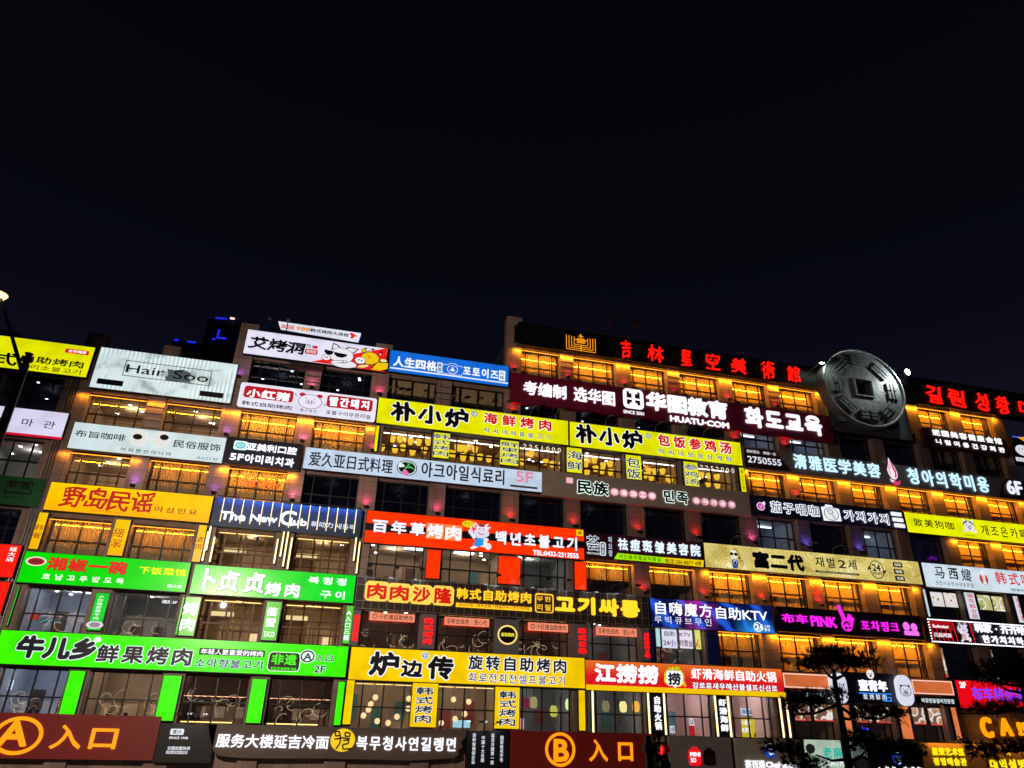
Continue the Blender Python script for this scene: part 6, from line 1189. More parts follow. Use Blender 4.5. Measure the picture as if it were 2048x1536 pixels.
  [('T',[33.025,5.63,33.536,5.855],'#4040ff*1.4',{'b':.04,'m':'f','w':.98},'Open')]),
 ({'label':'faint glowing letters reflected low in the window over the red brush sign','col':'','kind':'none','dep':1.02,'name':'window_lettering','cat':'sign','th':.28},  # solid tan letters behind the pane, painted as a reflection
  [('T',[-13.249,16.641,-11.605,16.806],'-#8a6830',{'b':.02,'m':'c','w':.98},'布旨咖啡')]),
 ({'label':'small round red neon sign reading 24 on an amber-lit pillar under the gold sign','col':'','kind':'none','dep':.28,'name':'neon_sign','cat':'sign','th':.28},
  [('O',[30.256,13.413,30.765,13.943],'#ff2a10*1.3',{'n':'ring','w':.09}),
   ('T',[30.367,13.538,30.66,13.793],'#ff4020*1.2',{'b':.02,'m':'f','w':.98},'24')]),
 ({'label':'plain navy pillar panel between the karaoke posters and the dull amber window','rc':[22.333,8.977,23.126,10.728],'col':'-#1c2c78','kind':'board','dep':.15,'name':'painted_panel','cat':'panel','th':.18},
  []),
 ({'label':'plain navy pillar panel left of the pale karaoke window poster','rc':[18.68,8.957,18.877,10.729],'col':'-#1c2c78','kind':'board','dep':.15,'name':'painted_panel','cat':'panel','th':.18},
  []),
]
ARMS = [{'label':'small dark arm lamp on top of the acid yellow signs','group':'arm lamps over the acid yellow signs','y':-.02,'lit':0,'pts':[(2.04,23.25),(2.42,23.25),(4.2,23.25),(5.96,23.25),(7.67,23.25),(9.45,23.25),(11.14,23.25),(12.81,23.25),(14.56,23.25),(16.24,23.25),(18.09,23.25),(19.78,23.25),(21.5,23.25),(21.6,23.25),(23.25,23.25),(25.03,23.25)]},{'label':'lit arm lamp over the dark brown grid sign','group':'arm lamps over the grid sign','y':-.02,'lit':1,'pts':[(1.98,12.58),(3.44,12.58),(4.82,12.58),(9.12,12.58),(10.48,12.58),(12.04,12.58),(13.28,12.58),(14.74,12.58),(16.18,12.58),(17.52,12.58)]},{'label':'small dark arm lamp on top of the gold patterned sign','group':'arm lamps over the gold sign','y':-.02,'lit':0,'pts':[(24.51,16.12),(26.05,16.12),(28.18,16.12),(30.06,16.12),(31.94,16.12),(33.75,16.12)]},{'label':'lit arm lamp over the black board beside the brown slab sign','group':'arm lamps over the black boards','y':-.02,'lit':1,'pts':[(-5.99,5.16),(-5.24,5.16),(8.46,5.16),(9.39,5.16)]},{'label':'long thin arm lamp on the roof edge above the red calligraphy','group':'roof edge arm lamps','y':.3,'lit':0,'big':1.8,'pts':[(16.52,29.95),(18.29,29.95)]}]
BARS = [('thin gold light bar on a pillar under the navy club sign','club light bars',[(-2.631,13.296,14.648),(-2.412,12.784,14.665),(-2.167,12.668,14.346),(-2.888,12.912,14.204),(1.239,13.355,14.627),(1.461,12.697,14.401),(-6.385,13.333,14.596),(-6.463,12.777,14.319),(-6.094,12.758,14.051)]),('gold light bar framing a black hotpot pillar sign','hotpot light bars',[(18.297,5.168,7.313),(19.26,5.157,7.292),(22.448,5.139,7.249),(23.277,5.13,7.243)]),('gold light bar at the left end of the orange and red hotpot sign','left hotpot light bar',[(14.98,5.193,7.3)]),('gold light bar at the right end of the orange and red hotpot sign','right hotpot light bars',[(26.653,5.144,7.247),(27.094,5.152,7.227)])]
BUCKETS = [(2.768,1.819,21.336),(3.243,1.972,21.434),(3.909,1.885,21.331),(4.433,2.002,21.378),(5.024,2.013,21.469),(2.173,1.733,20.656),(2.98,1.707,20.618),(3.5,2.119,20.948),(4.08,1.83,20.624),(4.807,1.817,20.828),(6.575,2.198,20.956),(7.116,1.935,21.266),(7.339,2.118,20.806),(7.917,1.938,20.726),(6.926,2.02,21.316),(7.413,1.775,21.202),(8.067,2.017,21.321),(6.728,2.134,20.91),(7.316,1.962,20.666),(8.428,2.071,20.871),(8.999,2.036,20.797),(11.743,1.732,21.348),(11.258,2.079,20.852),(12.802,1.996,20.997),(13.227,1.851,20.85),(13.783,1.716,20.799),(15.628,2.133,21.21),(16.18,1.936,21.487),(16.841,2.059,21.232),(16.331,2.139,20.974),(17.337,2.057,21.392),(15.713,2.161,20.618),(16.675,1.897,20.786),(17.377,2.1,20.821),(20.074,1.922,21.162),(20.653,2.168,21.258),(21.198,2.139,21.308),(20.143,1.749,20.647),(21.392,1.768,20.724),(19.725,1.808,20.779),(24.143,2.183,21.368),(24.561,1.918,21.266),(25.239,2.013,21.295),(24.416,1.851,20.683),(25.183,1.954,20.668),(21.607,1.893,20.696)]
GLOBES = [(3.318,2.2,6.608),(3.102,2.2,6.263),(3.019,2.2,5.999),(2.787,2.2,5.708),(3.54,2.2,5.455),(4.562,2.2,5.692),(5.132,2.2,6.105),(5.122,2.2,6.601),(4.125,2.2,5.379),(7.598,2.2,6.632),(8.463,2.2,6.544),(8.249,2.2,5.922),(7.741,2.2,5.661),(6.994,2.2,5.446),(8.463,2.2,6.544),(8.27,2.2,5.929)]
DRUMS = [(11.667,1.8,6.569,(.3,.02,.08),.6,'maroon hanging lantern in the dim room right of the outlined pillar banner'),(12.089,1.8,6.613,(.7,.6,.25),.5,'dull yellow drum lantern beside the maroon lantern'),(13.281,1.8,6.199,(.75,.72,.1),.7,'olive yellow lantern in the middle of the dim room'),(14.189,1.8,6.578,(.75,.95,.35),1.1,'bright yellow green lit lantern beside the right window frame'),(16.405,1.8,6.543,(.45,.38,.2),.5,'dull tan lantern left of the pale yellow one over the red entrance board'),(17.483,1.8,6.541,(.95,.85,.3),1.1,'pale yellow lit lantern over the red entrance board'),(18.278,1.8,6.577,(1,.5,.06),1,'orange lit lantern over the red entrance board')]
COIN = (36.546,28.522,3.348,-.75)
COINPLATE = [33.647,25.054,40.643,28]
FLOOD = (40.266,-1.2,30.114)
DARKFLOOD = (33.768,25.593)
FLOOD2 = (32.936,29.936)
PEOPLE = [(-9.611,2.2,4.2,True,'-#7a2020','person in a dark red top seated in the tan room, left of two',.6),(-8.765,2,4.2,True,'-#8a3028','person in a dark red top seated facing left in the tan room',-1.2),(-12.996,2.4,4.2,False,'-#181c28','dark figure standing in the pale blue room left of the lime panel',.3)]
LAMP = (-7.005,12.678,-7.005,12.177,-8.026,14.009,-24)
SIGNAL = (6.127,5.22,-27,.604)
PINES = [([(9.94,4.848),(9.957,5.519),(9.943,6.064),(9.935,6.445),(9.957,6.697)],[(9.825,6.901,.436,.177),(10.256,6.896,.591,.19),(9.427,6.745,.314,.093),(10.648,6.818,.267,.083),(9.993,7.025,.234,.083),(9.975,6.221,.242,.147),(9.214,6.175,.362,.089),(9.015,5.972,.247,.154),(9.384,6.048,.222,.1),(10.564,5.926,.375,.101),(10.974,5.959,.351,.113),(11.225,5.921,.147,.113),(10.301,5.504,.282,.108),(10.166,5.395,.168,.086),(8.475,5.282,.316,.135),(8.845,5.288,.186,.104),(8.81,5.082,.291,.144),(9.143,5.024,.24,.124),(10.59,5.295,.397,.129),(11.026,5.345,.374,.13),(11.383,5.286,.319,.131),(11.367,5.114,.259,.107)],-27,'pine tree with flat dark needle pads in front of the orange fascia',11,[(9.949,6.514,9.655,6.755),(9.949,6.514,10.378,6.784),(9.943,6.064,9.074,5.843),(9.962,6.02,10.487,5.835),(10.487,5.835,11.202,5.942),(9.978,5.823,10.331,5.897),(9.942,5.117,9.093,5.189),(9.093,5.189,8.475,5.282),(9.954,5.306,10.329,5.505),(9.965,5.097,10.585,5.274),(10.585,5.274,11.383,5.286)]),([(13.557,4.647),(13.843,5.624),(13.964,6.401),(13.971,6.775)],[(13.332,6.777,.467,.164),(13.855,6.852,.513,.208),(12.917,6.681,.211,.094),(13.59,6.6,.432,.122),(14.025,6.723,.329,.193),(13.701,6.105,.32,.118),(13.288,6.12,.21,.065),(12.89,6.057,.381,.072),(12.666,5.259,.301,.134),(13.169,5.364,.273,.099),(12.406,5.376,.2,.073),(13.485,5.394,.276,.112),(14.012,6.994,.258,.126)],-27.5,'pine tree cut off at the edge in front of the red 2F sign',23,[(13.984,6.508,13.306,6.696),(13.954,6.374,13.59,6.6),(13.913,6.111,12.524,5.971),(13.692,5.397,12.698,5.356),(12.698,5.356,12.337,5.472),(12.337,5.472,12.036,5.564)])]
TOWER = [(-26.305,-21.3,54.665),(-22.391,-17.335,59.057),(-17.589,-15.832,59.345)]
TOWER_LED = [(-21.411,59.206,-19.879,59.298),(-20.516,57.324,-20.526,55.826),(-24.423,54.66,-23.29,54.677),(-21.155,55.638,-20.774,55.658),(-17.529,56.534,-17.238,55.62),(-17.28,55.655,-16.837,55.663),(-20.508,55.914,-19.297,56.028),(-26.223,54.679,-25.624,54.673)]
TOWER_W = (-19.055,59.485)
ROOFPOLES = [(-5.725,26.3,28.189,'thin grey roof pole left of the slanted white banner sign'),(-4.568,26.3,28.344,'roof lamp pole with a round head behind the slanted white banner sign')]
# ------------------------------------------------------------------ the signs
for d, it in SIGNS: build_sign(d, it)
# ------------------------------------------------------------------ coloured uplights on the pillars
def uplight(x, z, col, energy, label, group):
    o = root('uplight', (x, .1, z), label, 'uplight', group)
    MB().lathe((x, .1, z), [(.09, 0), (.12, .05), (.12, .16), (.1, .16)], 12).build('housing', BLACK, o)
    MB().lathe((x, .1, z + .165), [(.09, 0), (.09, .01)], 12).build('lens', emit('uplight_lens', col, 4, 'NONE'), o)
    ld = bpy.data.lights.new('uplight_beam', 'SPOT'); ld.energy = energy; ld.color = col; ld.spot_size = math.radians(150); ld.spot_blend = 1; ld.shadow_soft_size = .06
    lo = bpy.data.objects.new('uplight_beam', ld); C.collection.objects.link(lo); lo.parent = o; lo.location = (0, .02, .2); lo.rotation_euler = (math.radians(180 - 8), 0, 0)
PUR, PNK, MAG, RED, BLU = (.42, .12, .9), (1, .16, .5), (1, .06, .28), (1, .02, .03), (.12, .1, 1)
NAMES = {PUR: 'purple', PNK: 'pink', MAG: 'magenta', RED: 'red', BLU: 'blue violet'}
for col, lst in ((PUR, ((2, 7, .3), (2, 6, .2), (1, 5, .2), (2, 5, .2))), (PNK, ((3, 6, .3), (3, 5, .2), (3, 7, .2), (10, 5, .2))), (MAG, ((4, 7, .3), (4, 6, .2), (4, 5, .2), (5, 5, .2))),
                 (RED, ((6, 5, .2), (7, 5, .2), (8, 5, .2), (9, 5, .2), (8, 4, .2), (9, 4, .2), (10, 4, .2), (11, 4, .2), (6, 8, .2), (7, 8, .2), (8, 8, .2), (9, 8, .2), (10, 8, .2), (11, 8, .2), (6, 7, .25), (10, 7, .25), (11, 7, .25), (11, 6, .2), (13, 8, .2))), (BLU, ((11, 5, .2), (12, 5, .2)))):
    for b, f, dz in lst:
        uplight(PX(b, f), SILL[f] + dz + .1, col, 30 if col != PUR else 26, 'small round uplight washing a stone pillar %s' % NAMES[col], '%s pillar uplights' % NAMES[col])
# ------------------------------------------------------------------ lamps on arms over the signs
ARM_GLASS = emit('arm_lamp_glass', (.85, .93, 1), 8)
def arm_lamp(x, y, z, label, group, lit=0, big=1.0, side=1):
    o = root('arm_lamp', (x, y, z), label, 'arm lamp', group)
    MB().tube([(x, y, z - .05), (x, y - .12 * big, z + .28 * big), (x + .1 * side, y - .75 * big, z + .42 * big)], .018 * big, 6).build('arm', METAL, o)
    MB().box(x + .1 * side - .13 * big, y - .95 * big, z + .36 * big, x + .1 * side + .13 * big, y - .72 * big, z + .45 * big).build('lamp_head', BLACK, o)
    if lit:
        MB().quad((x + .1 * side - .11, y - .718, z + .37), (x + .1 * side - .11, y - .718, z + .44), (x + .1 * side + .11, y - .718, z + .44), (x + .1 * side + .11, y - .718, z + .37)).build('lamp_glass', ARM_GLASS, o)
        ld = bpy.data.lights.get('arm_lamp_beam') or bpy.data.lights.new('arm_lamp_beam', 'SPOT'); ld.energy = 22; ld.color = (.85, .93, 1); ld.spot_size = math.radians(75); ld.spot_blend = .7; ld.shadow_soft_size = .05
        lo = bpy.data.objects.new('arm_lamp_beam', ld); C.collection.objects.link(lo); lo.parent = o; lo.location = (.1 * side, -.69, .36); lo.rotation_euler = Vector((0, .62, -.78)).to_track_quat('-Z', 'Y').to_euler()
    return o
for grp in ARMS:
    proto = None
    for (x, z) in grp['pts']:
        if proto is None: proto = arm_lamp(x, grp['y'], z, grp['label'], grp['group'], grp['lit'], grp.get('big', 1)); 
        else: copy_tree(proto, (x, grp['y'], z))
# ------------------------------------------------------------------ gold light bars on the pillars
BARM = emit('gold_light_bar', (1, .78, .4), 1.9)
def light_bar(x, z0, z1, label, group):
    o = root('light_bar', (x, .05, z0), label, 'light bar', group); MB().box(x - .04, .05, z0, x + .04, .12, z1).build('tube', BARM, o); MB().box(x - .055, .1205, z0 - .03, x + .055, .34, z1 + .03).build('channel', BLACK, o)
for lab, grp, lst in BARS:
    for x, z0, z1 in lst: light_bar(x, z0, z1, lab, grp)
# ------------------------------------------------------------------ lanterns behind the glass
LANT = emit('paper_lantern', (.95, .58, .03), 1.05, 'NONE'); LANTC = plain('lantern_cap', (.05, .03, .02), .6)
proto = None
for x, y, z in BUCKETS:
    if proto is None:
        proto = root('paper_lantern', (x, y, z), 'yellow bucket-shaped paper lantern hanging behind the windows under the acid yellow signs', 'lantern', 'yellow bucket lanterns'); s = .2
        MB().lathe((x, y, z), [(s * .62, -s * 1.05), (s * .72, -s * .9), (s * 1.05, s * .5), (s * .98, s * .75), (s * .6, s * .85)], 14).build('shade', LANT, proto, True)
        MB().lathe((x, y, z), [(.035, s * .8), (.035, s * 1.05), (.008, s * 1.06), (.008, s * 2.2)], 8).build('cord', LANTC, proto)
    else: copy_tree(proto, (x, y, z))
proto = None; ROUND = emit('round_lamp', (1, .74, .36), 1.15, 'NONE'); ROUND2 = emit('round_lamp_rim', (1, .6, .2), .8, 'NONE')
for x, y, z in GLOBES:
    if proto is None:
        proto = root('round_lamp', (x, y, z), 'round glowing paper lamp hung in the tan room under the golden yellow sign', 'lamp', 'round paper lamps'); r = .15
        MB().lathe((x, y, z), [(.02, -r)] + [(r * math.cos(math.radians(a)), r * math.sin(math.radians(a))) for a in range(-75, 90, 15)] + [(.02, r)], 16).build('shade', ROUND, proto, True)
        MB().lathe((x, y, z), [(.01, r), (.01, r + .5)], 6).build('cord', LANTC, proto)
    else: copy_tree(proto, (x, y, z))
for x, y, z, col, k, lab in DRUMS:
    o = root('hanging_lantern', (x, y, z), lab, 'lantern'); m = emit('lantern_cloth', col, k, 'NONE')
    MB().lathe((x, y, z), [(.12, -.3), (.2, -.2), (.22, .1), (.14, .28)], 14).build('shade', m, o, True); MB().lathe((x, y, z), [(.015, .28), (.015, .9)], 6).build('cord', LANTC, o)
# ------------------------------------------------------------------ the giant coin
def rough_bump(m, scale, strength):
    nt = m.node_tree; n = gen_noise(nt, scale, 8); bp = nt.nodes.new('ShaderNodeBump'); bp.inputs['Strength'].default_value = strength; bp.inputs['Distance'].default_value = .2
    nt.links.new(n.outputs[0], bp.inputs['Height']); nt.links.new(bp.outputs[0], nt.nodes['Principled BSDF'].inputs['Normal'])
COINM = plain('weathered_bronze', (.085, .1, .105), .5, .3, .6, 1.6); rough_bump(COINM, 2.2, .2); COIND = plain('bronze_recess', (.07, .08, .085), .5, .6, .4, 1.5)
uc, vc, R, yc = COIN
coin = root('coin_sculpture', (uc, yc, vc - R), 'giant round dark metal coin with a square hole and trigram bars', 'sculpture')
def annulus(mb, r0, r1, y0, y1, n=96):
    for i in range(n):
        a, b = i * math.tau / n, (i + 1) * math.tau / n
        P = lambda r, t, y: (uc + r * math.cos(t), y, vc + r * math.sin(t))
        mb.quad(P(r0, a, y0), P(r0, b, y0), P(r1, b, y0), P(r1, a, y0)); mb.quad(P(r1, a, y0), P(r1, b, y0), P(r1, b, y1), P(r1, a, y1)); mb.quad(P(r0, b, y0), P(r0, a, y0), P(r0, a, y1), P(r0, b, y1))
rim = MB(); prof = [(R * .935, yc + .1), (R * .94, yc - .06), (R * .955, yc - .11), (R * .98, yc - .12), (R * .997, yc - .06), (R, yc + .05), (R, yc + .75)]
n = 96
for i in range(n):
    a, b = i * math.tau / n, (i + 1) * math.tau / n
    for (r0, y0), (r1, y1) in zip(prof, prof[1:]):
        rim.quad((uc + r0 * math.cos(a), y0, vc + r0 * math.sin(a)), (uc + r0 * math.cos(b), y0, vc + r0 * math.sin(b)), (uc + r1 * math.cos(b), y1, vc + r1 * math.sin(b)), (uc + r1 * math.cos(a), y1, vc + r1 * math.sin(a)))
rim.build('rim', COINM, coin, True)
h = R * .2; face = MB(); sq = [(uc + h * x, vc + h * z) for x, z in ((1, 1), (-1, 1), (-1, -1), (1, -1))]; n = 64; circ = [(uc + R * .936 * math.cos(math.radians(45) + i * math.tau / n), vc + R * .936 * math.sin(math.radians(45) + i * math.tau / n)) for i in range(n)]
for i in range(n):
    j = (i + 1) % n; t = lambda q: (lambda s_, fr: (sq[s_][0] + (sq[(s_ + 1) % 4][0] - sq[s_][0]) * fr, sq[s_][1] + (sq[(s_ + 1) % 4][1] - sq[s_][1]) * fr))(int(q * 4 / n) % 4, q * 4 / n % 1)
    A, Bq = t(i), t(i + 1) if i + 1 < n else t(0)
    face.quad((circ[i][0], yc + .05, circ[i][1]), (circ[j][0], yc + .05, circ[j][1]), (Bq[0], yc + .05, Bq[1]), (A[0], yc + .05, A[1]))
for i in range(4):
    a, b = sq[i], sq[(i + 1) % 4]; face.quad((a[0], yc + .05, a[1]), (b[0], yc + .05, b[1]), (b[0], yc + .74, b[1]), (a[0], yc + .74, a[1]))
face.build('coin_face', COINM, coin)
fr = MB(); k = h * 1.13; band(fr, box_poly([uc - k, vc - k, uc + k, vc + k]), box_poly([uc - h, vc - h, uc + h, vc + h]), yc - .05, yc + .05); fr.build('hole_frame', COINM, coin)
TRI = ['111', '110', '010', '100', '000', '001', '101', '011']
for i, t in enumerate(TRI):
    a = math.radians(90 - 45 * i); up = (math.cos(a), math.sin(a)); rt = (math.sin(a), -math.cos(a)); mb = MB(); L = R * .2; tw = R * .055
    for j, bit in enumerate(t):
        r0 = R * (.57 + .085 * j)
        for s0, s1 in (((-1, 1),) if bit == '1' else ((-1, -.12), (.12, 1))):
            mb.prism([(uc + up[0] * (r0 + q * tw) + rt[0] * L * s, vc + up[1] * (r0 + q * tw) + rt[1] * L * s) for s, q in ((s0, 0), (s1, 0), (s1, 1), (s0, 1))], yc - .08, yc + .05)
    mb.build('trigram', COINM, coin)
coin.scale = (1.05, 1, .955); coin.location.z += R * .045
pl = COINPLATE
plate = root('coin_backing', ((pl[0] + pl[2]) / 2, 0, pl[1]), 'dark weathered metal backing board behind the giant coin', 'sign board')
PM = plain('weathered_plate', (.13, .145, .15), .5, .4, .5, .8)
MB().box(pl[0], .02, pl[1], pl[2], .6, pl[3]).build('board', PM, plate); q = MB()
MB().box(pl[0] - .06, -.04, pl[1] - .06, pl[2] + .06, .62, pl[1]).build('edge_strip', TRIM, plate)
# floodlight by the coin
x, y, z = FLOOD
o = root('floodlight', (x, .3, z - .6), 'dazzling white floodlight on an arm beside the giant coin', 'floodlight')
MB().tube([(x + .3, .5, z - .9), (x + .2, -.3, z - .5), (x, y, z)], .05, 8).build('arm', METAL, o)
MB().lathe((x, y, z), [(.12, -.1), (.24, 0), (.26, .12), (.12, .26)], 14, 'y').build('housing', BLACK, o)
MB().lathe((x, y - .12, z), [(.2, 0), (.22, .02)], 16, 'y').build('lens', emit('flood_lens', (1, .98, .94), 60), o)
ld = bpy.data.lights.new('flood_beam', 'SPOT'); ld.energy = 850; ld.color = (.95, 1, .95); ld.spot_size = math.radians(150); ld.spot_blend = .6; ld.shadow_soft_size = .2
lo = bpy.data.objects.new('flood_beam', ld); C.collection.objects.link(lo); lo.location = (x, y - .5, z); lo.rotation_euler = Vector((uc - x - .5, .9, vc - z)).to_track_quat('-Z', 'Y').to_euler()
x, z = DARKFLOOD
o = root('floodlight', (x, -.1, z), 'small black floodlight on a bracket under the coin', 'floodlight'); MB().tube([(x - .6, .1, z - .7), (x, -.6, z)], .04, 6).build('arm', BLACK, o); MB().box(x - .1, -.85, z - .12, x + .6, -.5, z + .25).build('housing', BLACK, o)
# second unlit-looking flood on the left side of the coin that lights its left rim
x, z = FLOOD2
o = root('floodlight', (x, .1, z), 'slim floodlight on an angled arm at the left of the coin', 'floodlight'); MB().tube([(x - .5, .3, z - .5), (x, -1.0, z)], .035, 6).build('arm', METAL, o); MB().box(x - .15, -1.2, z - .08, x + .2, -.95, z + .1).build('housing', METAL, o); MB().box(x - .12, -1.17, z - .09, x + .17, -.98, z - .083).build('lens', emit('flood2', (.95, 1, .8), 30), o)
ld = bpy.data.lights.new('flood_beam', 'SPOT'); ld.energy = 170; ld.color = (.9, 1, .75); ld.spot_size = math.radians(110); ld.spot_blend = .7; ld.shadow_soft_size = .1
lo = bpy.data.objects.new('flood_beam', ld); C.collection.objects.link(lo); lo.location = (x + .1, -1.3, z - .1); lo.rotation_euler = Vector((1.6, 1.1, -1.2)).to_track_quat('-Z', 'Y').to_euler()
# ------------------------------------------------------------------ people seated and standing in the lower rooms
def person(x, y, zf, seated, top, label, face=1, h=1.66):
    e = h / 7.5; hip = .5 if seated else h * .52; zs = zf + hip
    V = [(0, 0, 0), (0, .0, .25), (0, .01, .46), (0, 0, .54), (0, -.02, .66), (0, -.03, .74)]; R_ = [.15, .14, .16, .055, .09, .085]; E_ = [(0, 1), (1, 2), (2, 3), (3, 4), (4, 5)]
    def add(p, r, a): V.append(p); R_.append(r); E_.append((a, len(V) - 1)); return len(V) - 1
    for s in (-1, 1):
        sh = add((.19 * s, .01, .45), .06, 2); elb = add((.25 * s, -.1, .2), .042, sh); wr = add((.14 * s, -.32, .14), .032, elb); add((.1 * s, -.4, .15), .03, wr)
        hp = add((.1 * s, 0, -.05), .09, 0)
        if seated: kn = add((.12 * s, -.42, -.06), .065, hp); an = add((.12 * s, -.4, -.46), .045, kn)
        else: kn = add((.1 * s, -.02, -.42), .065, hp); an = add((.1 * s, .02, -.8), .045, kn)
        add((.12 * s, V[an][1] - .16, V[an][2] - .03), .04, an)
    me = bpy.data.meshes.new('body'); ca, sa = math.cos(face), math.sin(face); sc = h / 1.66
    me.from_pydata([((v[0] * ca - v[1] * sa) * sc, (v[0] * sa + v[1] * ca) * sc, v[2] * sc) for v in V], E_, [])
    ob = bpy.data.objects.new('body', me); C.collection.objects.link(ob); sk = ob.modifiers.new('skin', 'SKIN'); ob.modifiers.new('sub', 'SUBSURF').levels = 2
    for v, r in zip(me.skin_vertices[0].data, R_): v.radius = (r * sc, r * sc)
    me.skin_vertices[0].data[0].use_root = True
    bpy.context.view_layer.update(); m2 = bpy.data.meshes.new_from_object(ob.evaluated_get(bpy.context.evaluated_depsgraph_get())); bpy.data.objects.remove(ob)
    m2.materials.clear(); m2.materials.append(M('-#c89878')); m2.materials.append(M(top)); m2.materials.append(M('-#20202c'))
    for p in m2.polygons:
        z = p.center.z / sc; p.material_index = 0 if z > .53 or (abs(p.center.y) > .24 * sc and z > -.02) else (1 if z > 0 else 2); p.use_smooth = True
    o = root('person', (x, y, zs), label, 'person'); ob = bpy.data.objects.new('body', m2); C.collection.objects.link(ob); ob.parent = o
    hr = MB().lathe((0, 0, 0), [(.02, -.06), (.1, -.05), (.115, .03), (.1, .09), (.05, .13), (.01, .14)], 12).build('hair', M('-#0c0808'), None, True); hr.parent = o; hr.location = (-.02 * -sa * sc, .02 * ca * sc, .72 * sc)
    return o
for x, y, zf, st, top, lab, fc in PEOPLE:
    person(x, y, zf, st, top, lab, fc)
    if st:
        o = root('stool', (x, y, zf), 'dark round stool in the tan room under the woman %s' % ('on the left' if fc > 0 else 'facing left'), 'stool'); MB().lathe((x, y, zf), [(.16, .4), (.17, .44)], 14).build('seat', BLACK, o); MB().lathe((x, y, zf), [(.16, 0), (.03, .03), (.03, .4)], 12).build('leg', METAL, o)
# ------------------------------------------------------------------ street lamp at the left
px, pz, jx, jz, hx, hz, py = LAMP
o = root('street_lamp', (px, py, 0), 'tall dark street lamp with a finial and a thin arm to a bright warm head', 'street lamp')
MB().lathe((px, py, 0), [(.2, 0), (.2, .5), (.13, .7), (.11, 2), (.085, pz - .3), (.06, pz - .25), (.12, pz - .2), (.12, pz - .14), (.05, pz - .1), (.09, pz - .03), (.02, pz)], 14).build('post', BLACK, o, True)
MB().tube([(jx, py, jz), (jx + (hx - jx) * .5, py, jz + (hz - jz) * .52), (hx, py, hz + .06)], .045, 8, .03).build('arm', METAL, o)
MB().lathe((hx, py, hz), [(.06, .12), (.2, .06), (.24, 0)], 14).build('lamp_shade', BLACK, o); MB().lathe((hx, py, hz - .12), [(.02, 0), (.14, .02), (.2, .115)], 14).build('bulb', emit('street_bulb', (1, .7, .28), 2.6), o)
ld = bpy.data.lights.new('street_glow', 'SPOT'); ld.energy = 11500; ld.color = (1, .8, .62); ld.shadow_soft_size = .12; ld.spot_size = math.radians(125); ld.spot_blend = .45
lo = bpy.data.objects.new('street_glow', ld); C.collection.objects.link(lo); lo.location = (hx - .15, py + .25, hz - .2); lo.rotation_euler = Vector((14, 24, -9.5)).to_track_quat('-Z', 'Y').to_euler()
# ------------------------------------------------------------------ pedestrian signal
tx, tz, ty_, k = SIGNAL
o = root('traffic_light', (tx, ty_, 0), 'black pedestrian traffic light showing a red standing figure', 'traffic light')
MB().tube([(tx - .2 * k, ty_ + .25, 0), (tx - .2 * k, ty_ + .25, tz + .35 * k)], .06, 10).build('pole', METAL, o)
MB().box(tx - .17 * k, ty_, tz - .62 * k, tx + .17 * k, ty_ + .16, tz + .2 * k).build('housing', BLACK, o)
vis = MB()
for zz in (tz, tz - .4 * k):
    n = 14
    for i in range(n):
        a, b = math.radians(-20 + 220 * i / n), math.radians(-20 + 220 * (i + 1) / n)
        vis.quad(*[(tx + .155 * k * math.cos(t), yy_, zz + .165 * k * math.sin(t)) for t, yy_ in ((a, ty_), (b, ty_), (b, ty_ - .17), (a, ty_ - .17))])
vis.build('visor', BLACK, o)
MB().prism(ellipse([tx - .14 * k, tz - .15 * k, tx + .14 * k, tz + .15 * k]), ty_ - .006, ty_).build('lens', emit('red_haze', (.25, .004, .01), 1), o)
rd = MB(); S_ = lambda a, b: (tx + a * k, tz + b * k); rd.prism(ellipse([tx - .025 * k, tz + .07 * k, tx + .025 * k, tz + .12 * k], 12), ty_ - .014, ty_ - .008); rd.prism([S_(-.06, .06), S_(-.055, -.04), S_(-.035, -.04), S_(-.035, -.11), S_(.035, -.11), S_(.035, -.04), S_(.055, -.04), S_(.06, .06)], ty_ - .014, ty_ - .008)
rd.build('red_figure', emit('red_figure', (1, .02, .02), 2.2), o)
MB().lathe((tx, ty_, tz - .4 * k), [(.14 * k, 0), (.14 * k, -.01)], 18, 'y').build('lens', BLACK, o)
MB().tube([(tx + .02, ty_ + .1, tz + .2 * k), (tx + .02, ty_ + .1, tz + .38 * k)], .035 * k, 8).build('camera_mount', BLACK, o); MB().lathe((tx + .02, ty_ + .1, tz + .3 * k), [(.03, 0), (.1 * k, .03), (.1 * k, .12 * k), (.02, .2 * k)], 12).build('dome_camera', BLACK, o)
MB().box(tx - .38 * k, ty_ + .15, tz - .12 * k, tx - .3 * k, ty_ + .3, tz + .12 * k).build('side_box', BLACK, o)
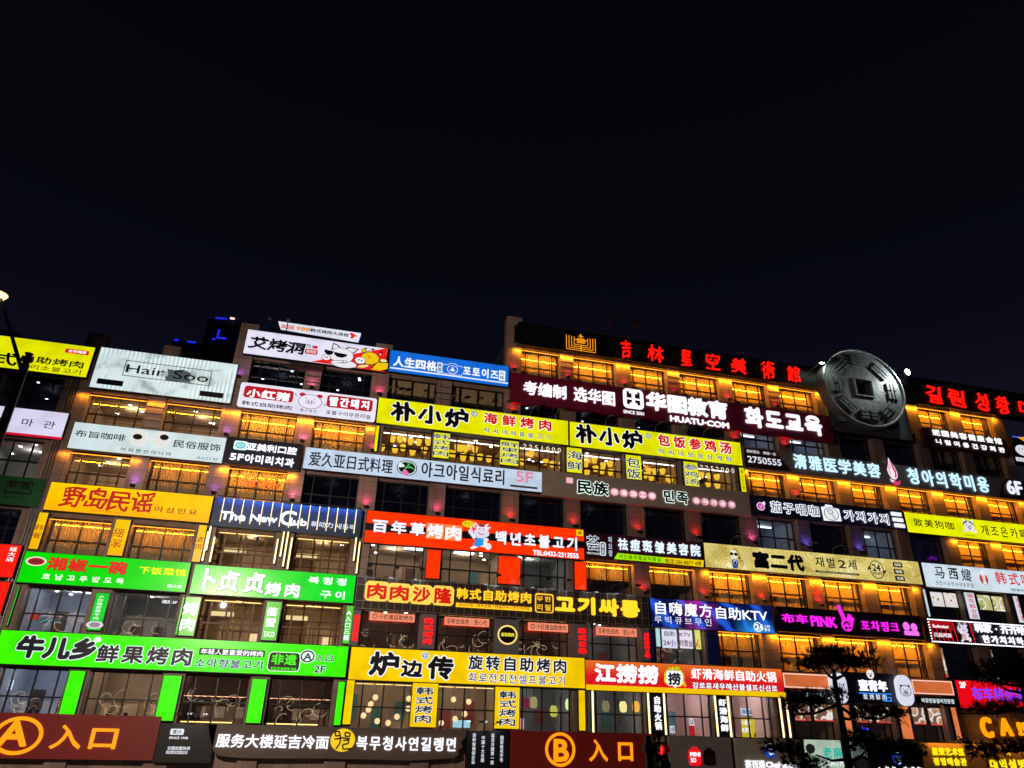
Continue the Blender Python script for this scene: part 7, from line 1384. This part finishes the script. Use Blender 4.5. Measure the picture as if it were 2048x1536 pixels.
# ------------------------------------------------------------------ pines in front
NEEDLE = plain('pine_needles', (.035, .06, .03), .6, 0, .5, 3); BARK = plain('pine_bark', (.05, .035, .025), .85, 0, .4, 9)
def pine(trunk, clumps, y, label, seed, branches):
    rn = random.Random(seed); x0 = trunk[0][0]
    o = root('pine_tree', (x0, y, 0), label, 'pine tree')
    t = MB(); t.tube([(x0 + .1, y, 0), (x0, y, trunk[0][1])] + [(a, y, b) for a, b in trunk[1:]], .085, 8, .035)
    V = []; F = []
    for (ax, az, bx, bz) in branches:
        mx, mz = (ax + bx) / 2, (az + bz) / 2 - .06; dy = rn.uniform(-.4, .4); t.tube([(ax, y, az), (mx, y + dy * .5, mz), (bx, y + dy, bz)], .035, 6, .012)
    for (cx, cz, rx, rz) in clumps:
        n = int(140 * (rx * rz) ** .5 / .28 * (rx + .25))
        for i in range(n):
            a = rn.random() * math.tau; rr = rn.random() ** .5; px_, pz_ = cx + rx * rr * math.cos(a), cz + rz * rr * math.sin(a) * (1 if math.sin(a) > 0 else .7); py_ = y + rn.uniform(-1, 1) * rx * .8
            ang = math.atan2(pz_ - cz + rz * .8, px_ - cx) + rn.uniform(-.5, .5); d = Vector((math.cos(ang), rn.uniform(-.6, .6), math.sin(ang))).normalized()
            if rn.random() < .12: t.tube([(px_, py_, pz_), tuple(Vector((px_, py_, pz_)) - d * .25)], .009, 4)
            for q in range(16):
                dd = (d + Vector((rn.uniform(-.75, .75), rn.uniform(-.75, .75), rn.uniform(-.75, .75)))).normalized(); L = rn.uniform(.09, .16); s_ = dd.cross(Vector((rn.random() - .5, rn.random() - .5, rn.random() - .5))).normalized() * .0065
                p = Vector((px_, py_, pz_)); b = len(V); V.extend([tuple(p - s_), tuple(p + s_), tuple(p + dd * L)]); F.append((b, b + 1, b + 2))
    t.build('trunk', BARK, o, True); link('crown', V, F, NEEDLE, o)
for a in PINES: pine(*a)
# ------------------------------------------------------------------ tower far behind
o = root('background_tower', (TOWER[0][0], 60, 0), 'dim stepped tower far behind the roofs with thin blue neon edges', 'tower'); m = MB()
for x0, x1, z1 in TOWER: m.box(x0, 60, 0, x1, 74, z1)
m.build('tower_body', plain('night_concrete', (.055, .05, .08), .8), o)
b = MB()
for x0, z0, x1, z1 in TOWER_LED: stroke(b, [(x0, z0), (x1, z1)], .22, 59.8, 59.95)
b.build('neon_edge', emit('blue_neon', (.02, .03, 1), .8, 'NONE'), o); MB().box(TOWER_W[0] - .3, 59.75, TOWER_W[1] - .12, TOWER_W[0] + .3, 59.9, TOWER_W[1] + .12).build('warning_lamp', emit('pink_lamp', (1, .6, .7), 2, 'NONE'), o)
for x, z0, z1, lab in ROOFPOLES:
    o = root('roof_pole', (x, 1.2, z0), lab, 'pole'); MB().tube([(x, 1.2, z0), (x, 1.2, z1)], .035, 6).build('pole', METAL, o); MB().lathe((x, 1.2, z1), [(.1, -.1), (.14, 0), (.05, .1)], 10).build('lamp_head', METAL, o)
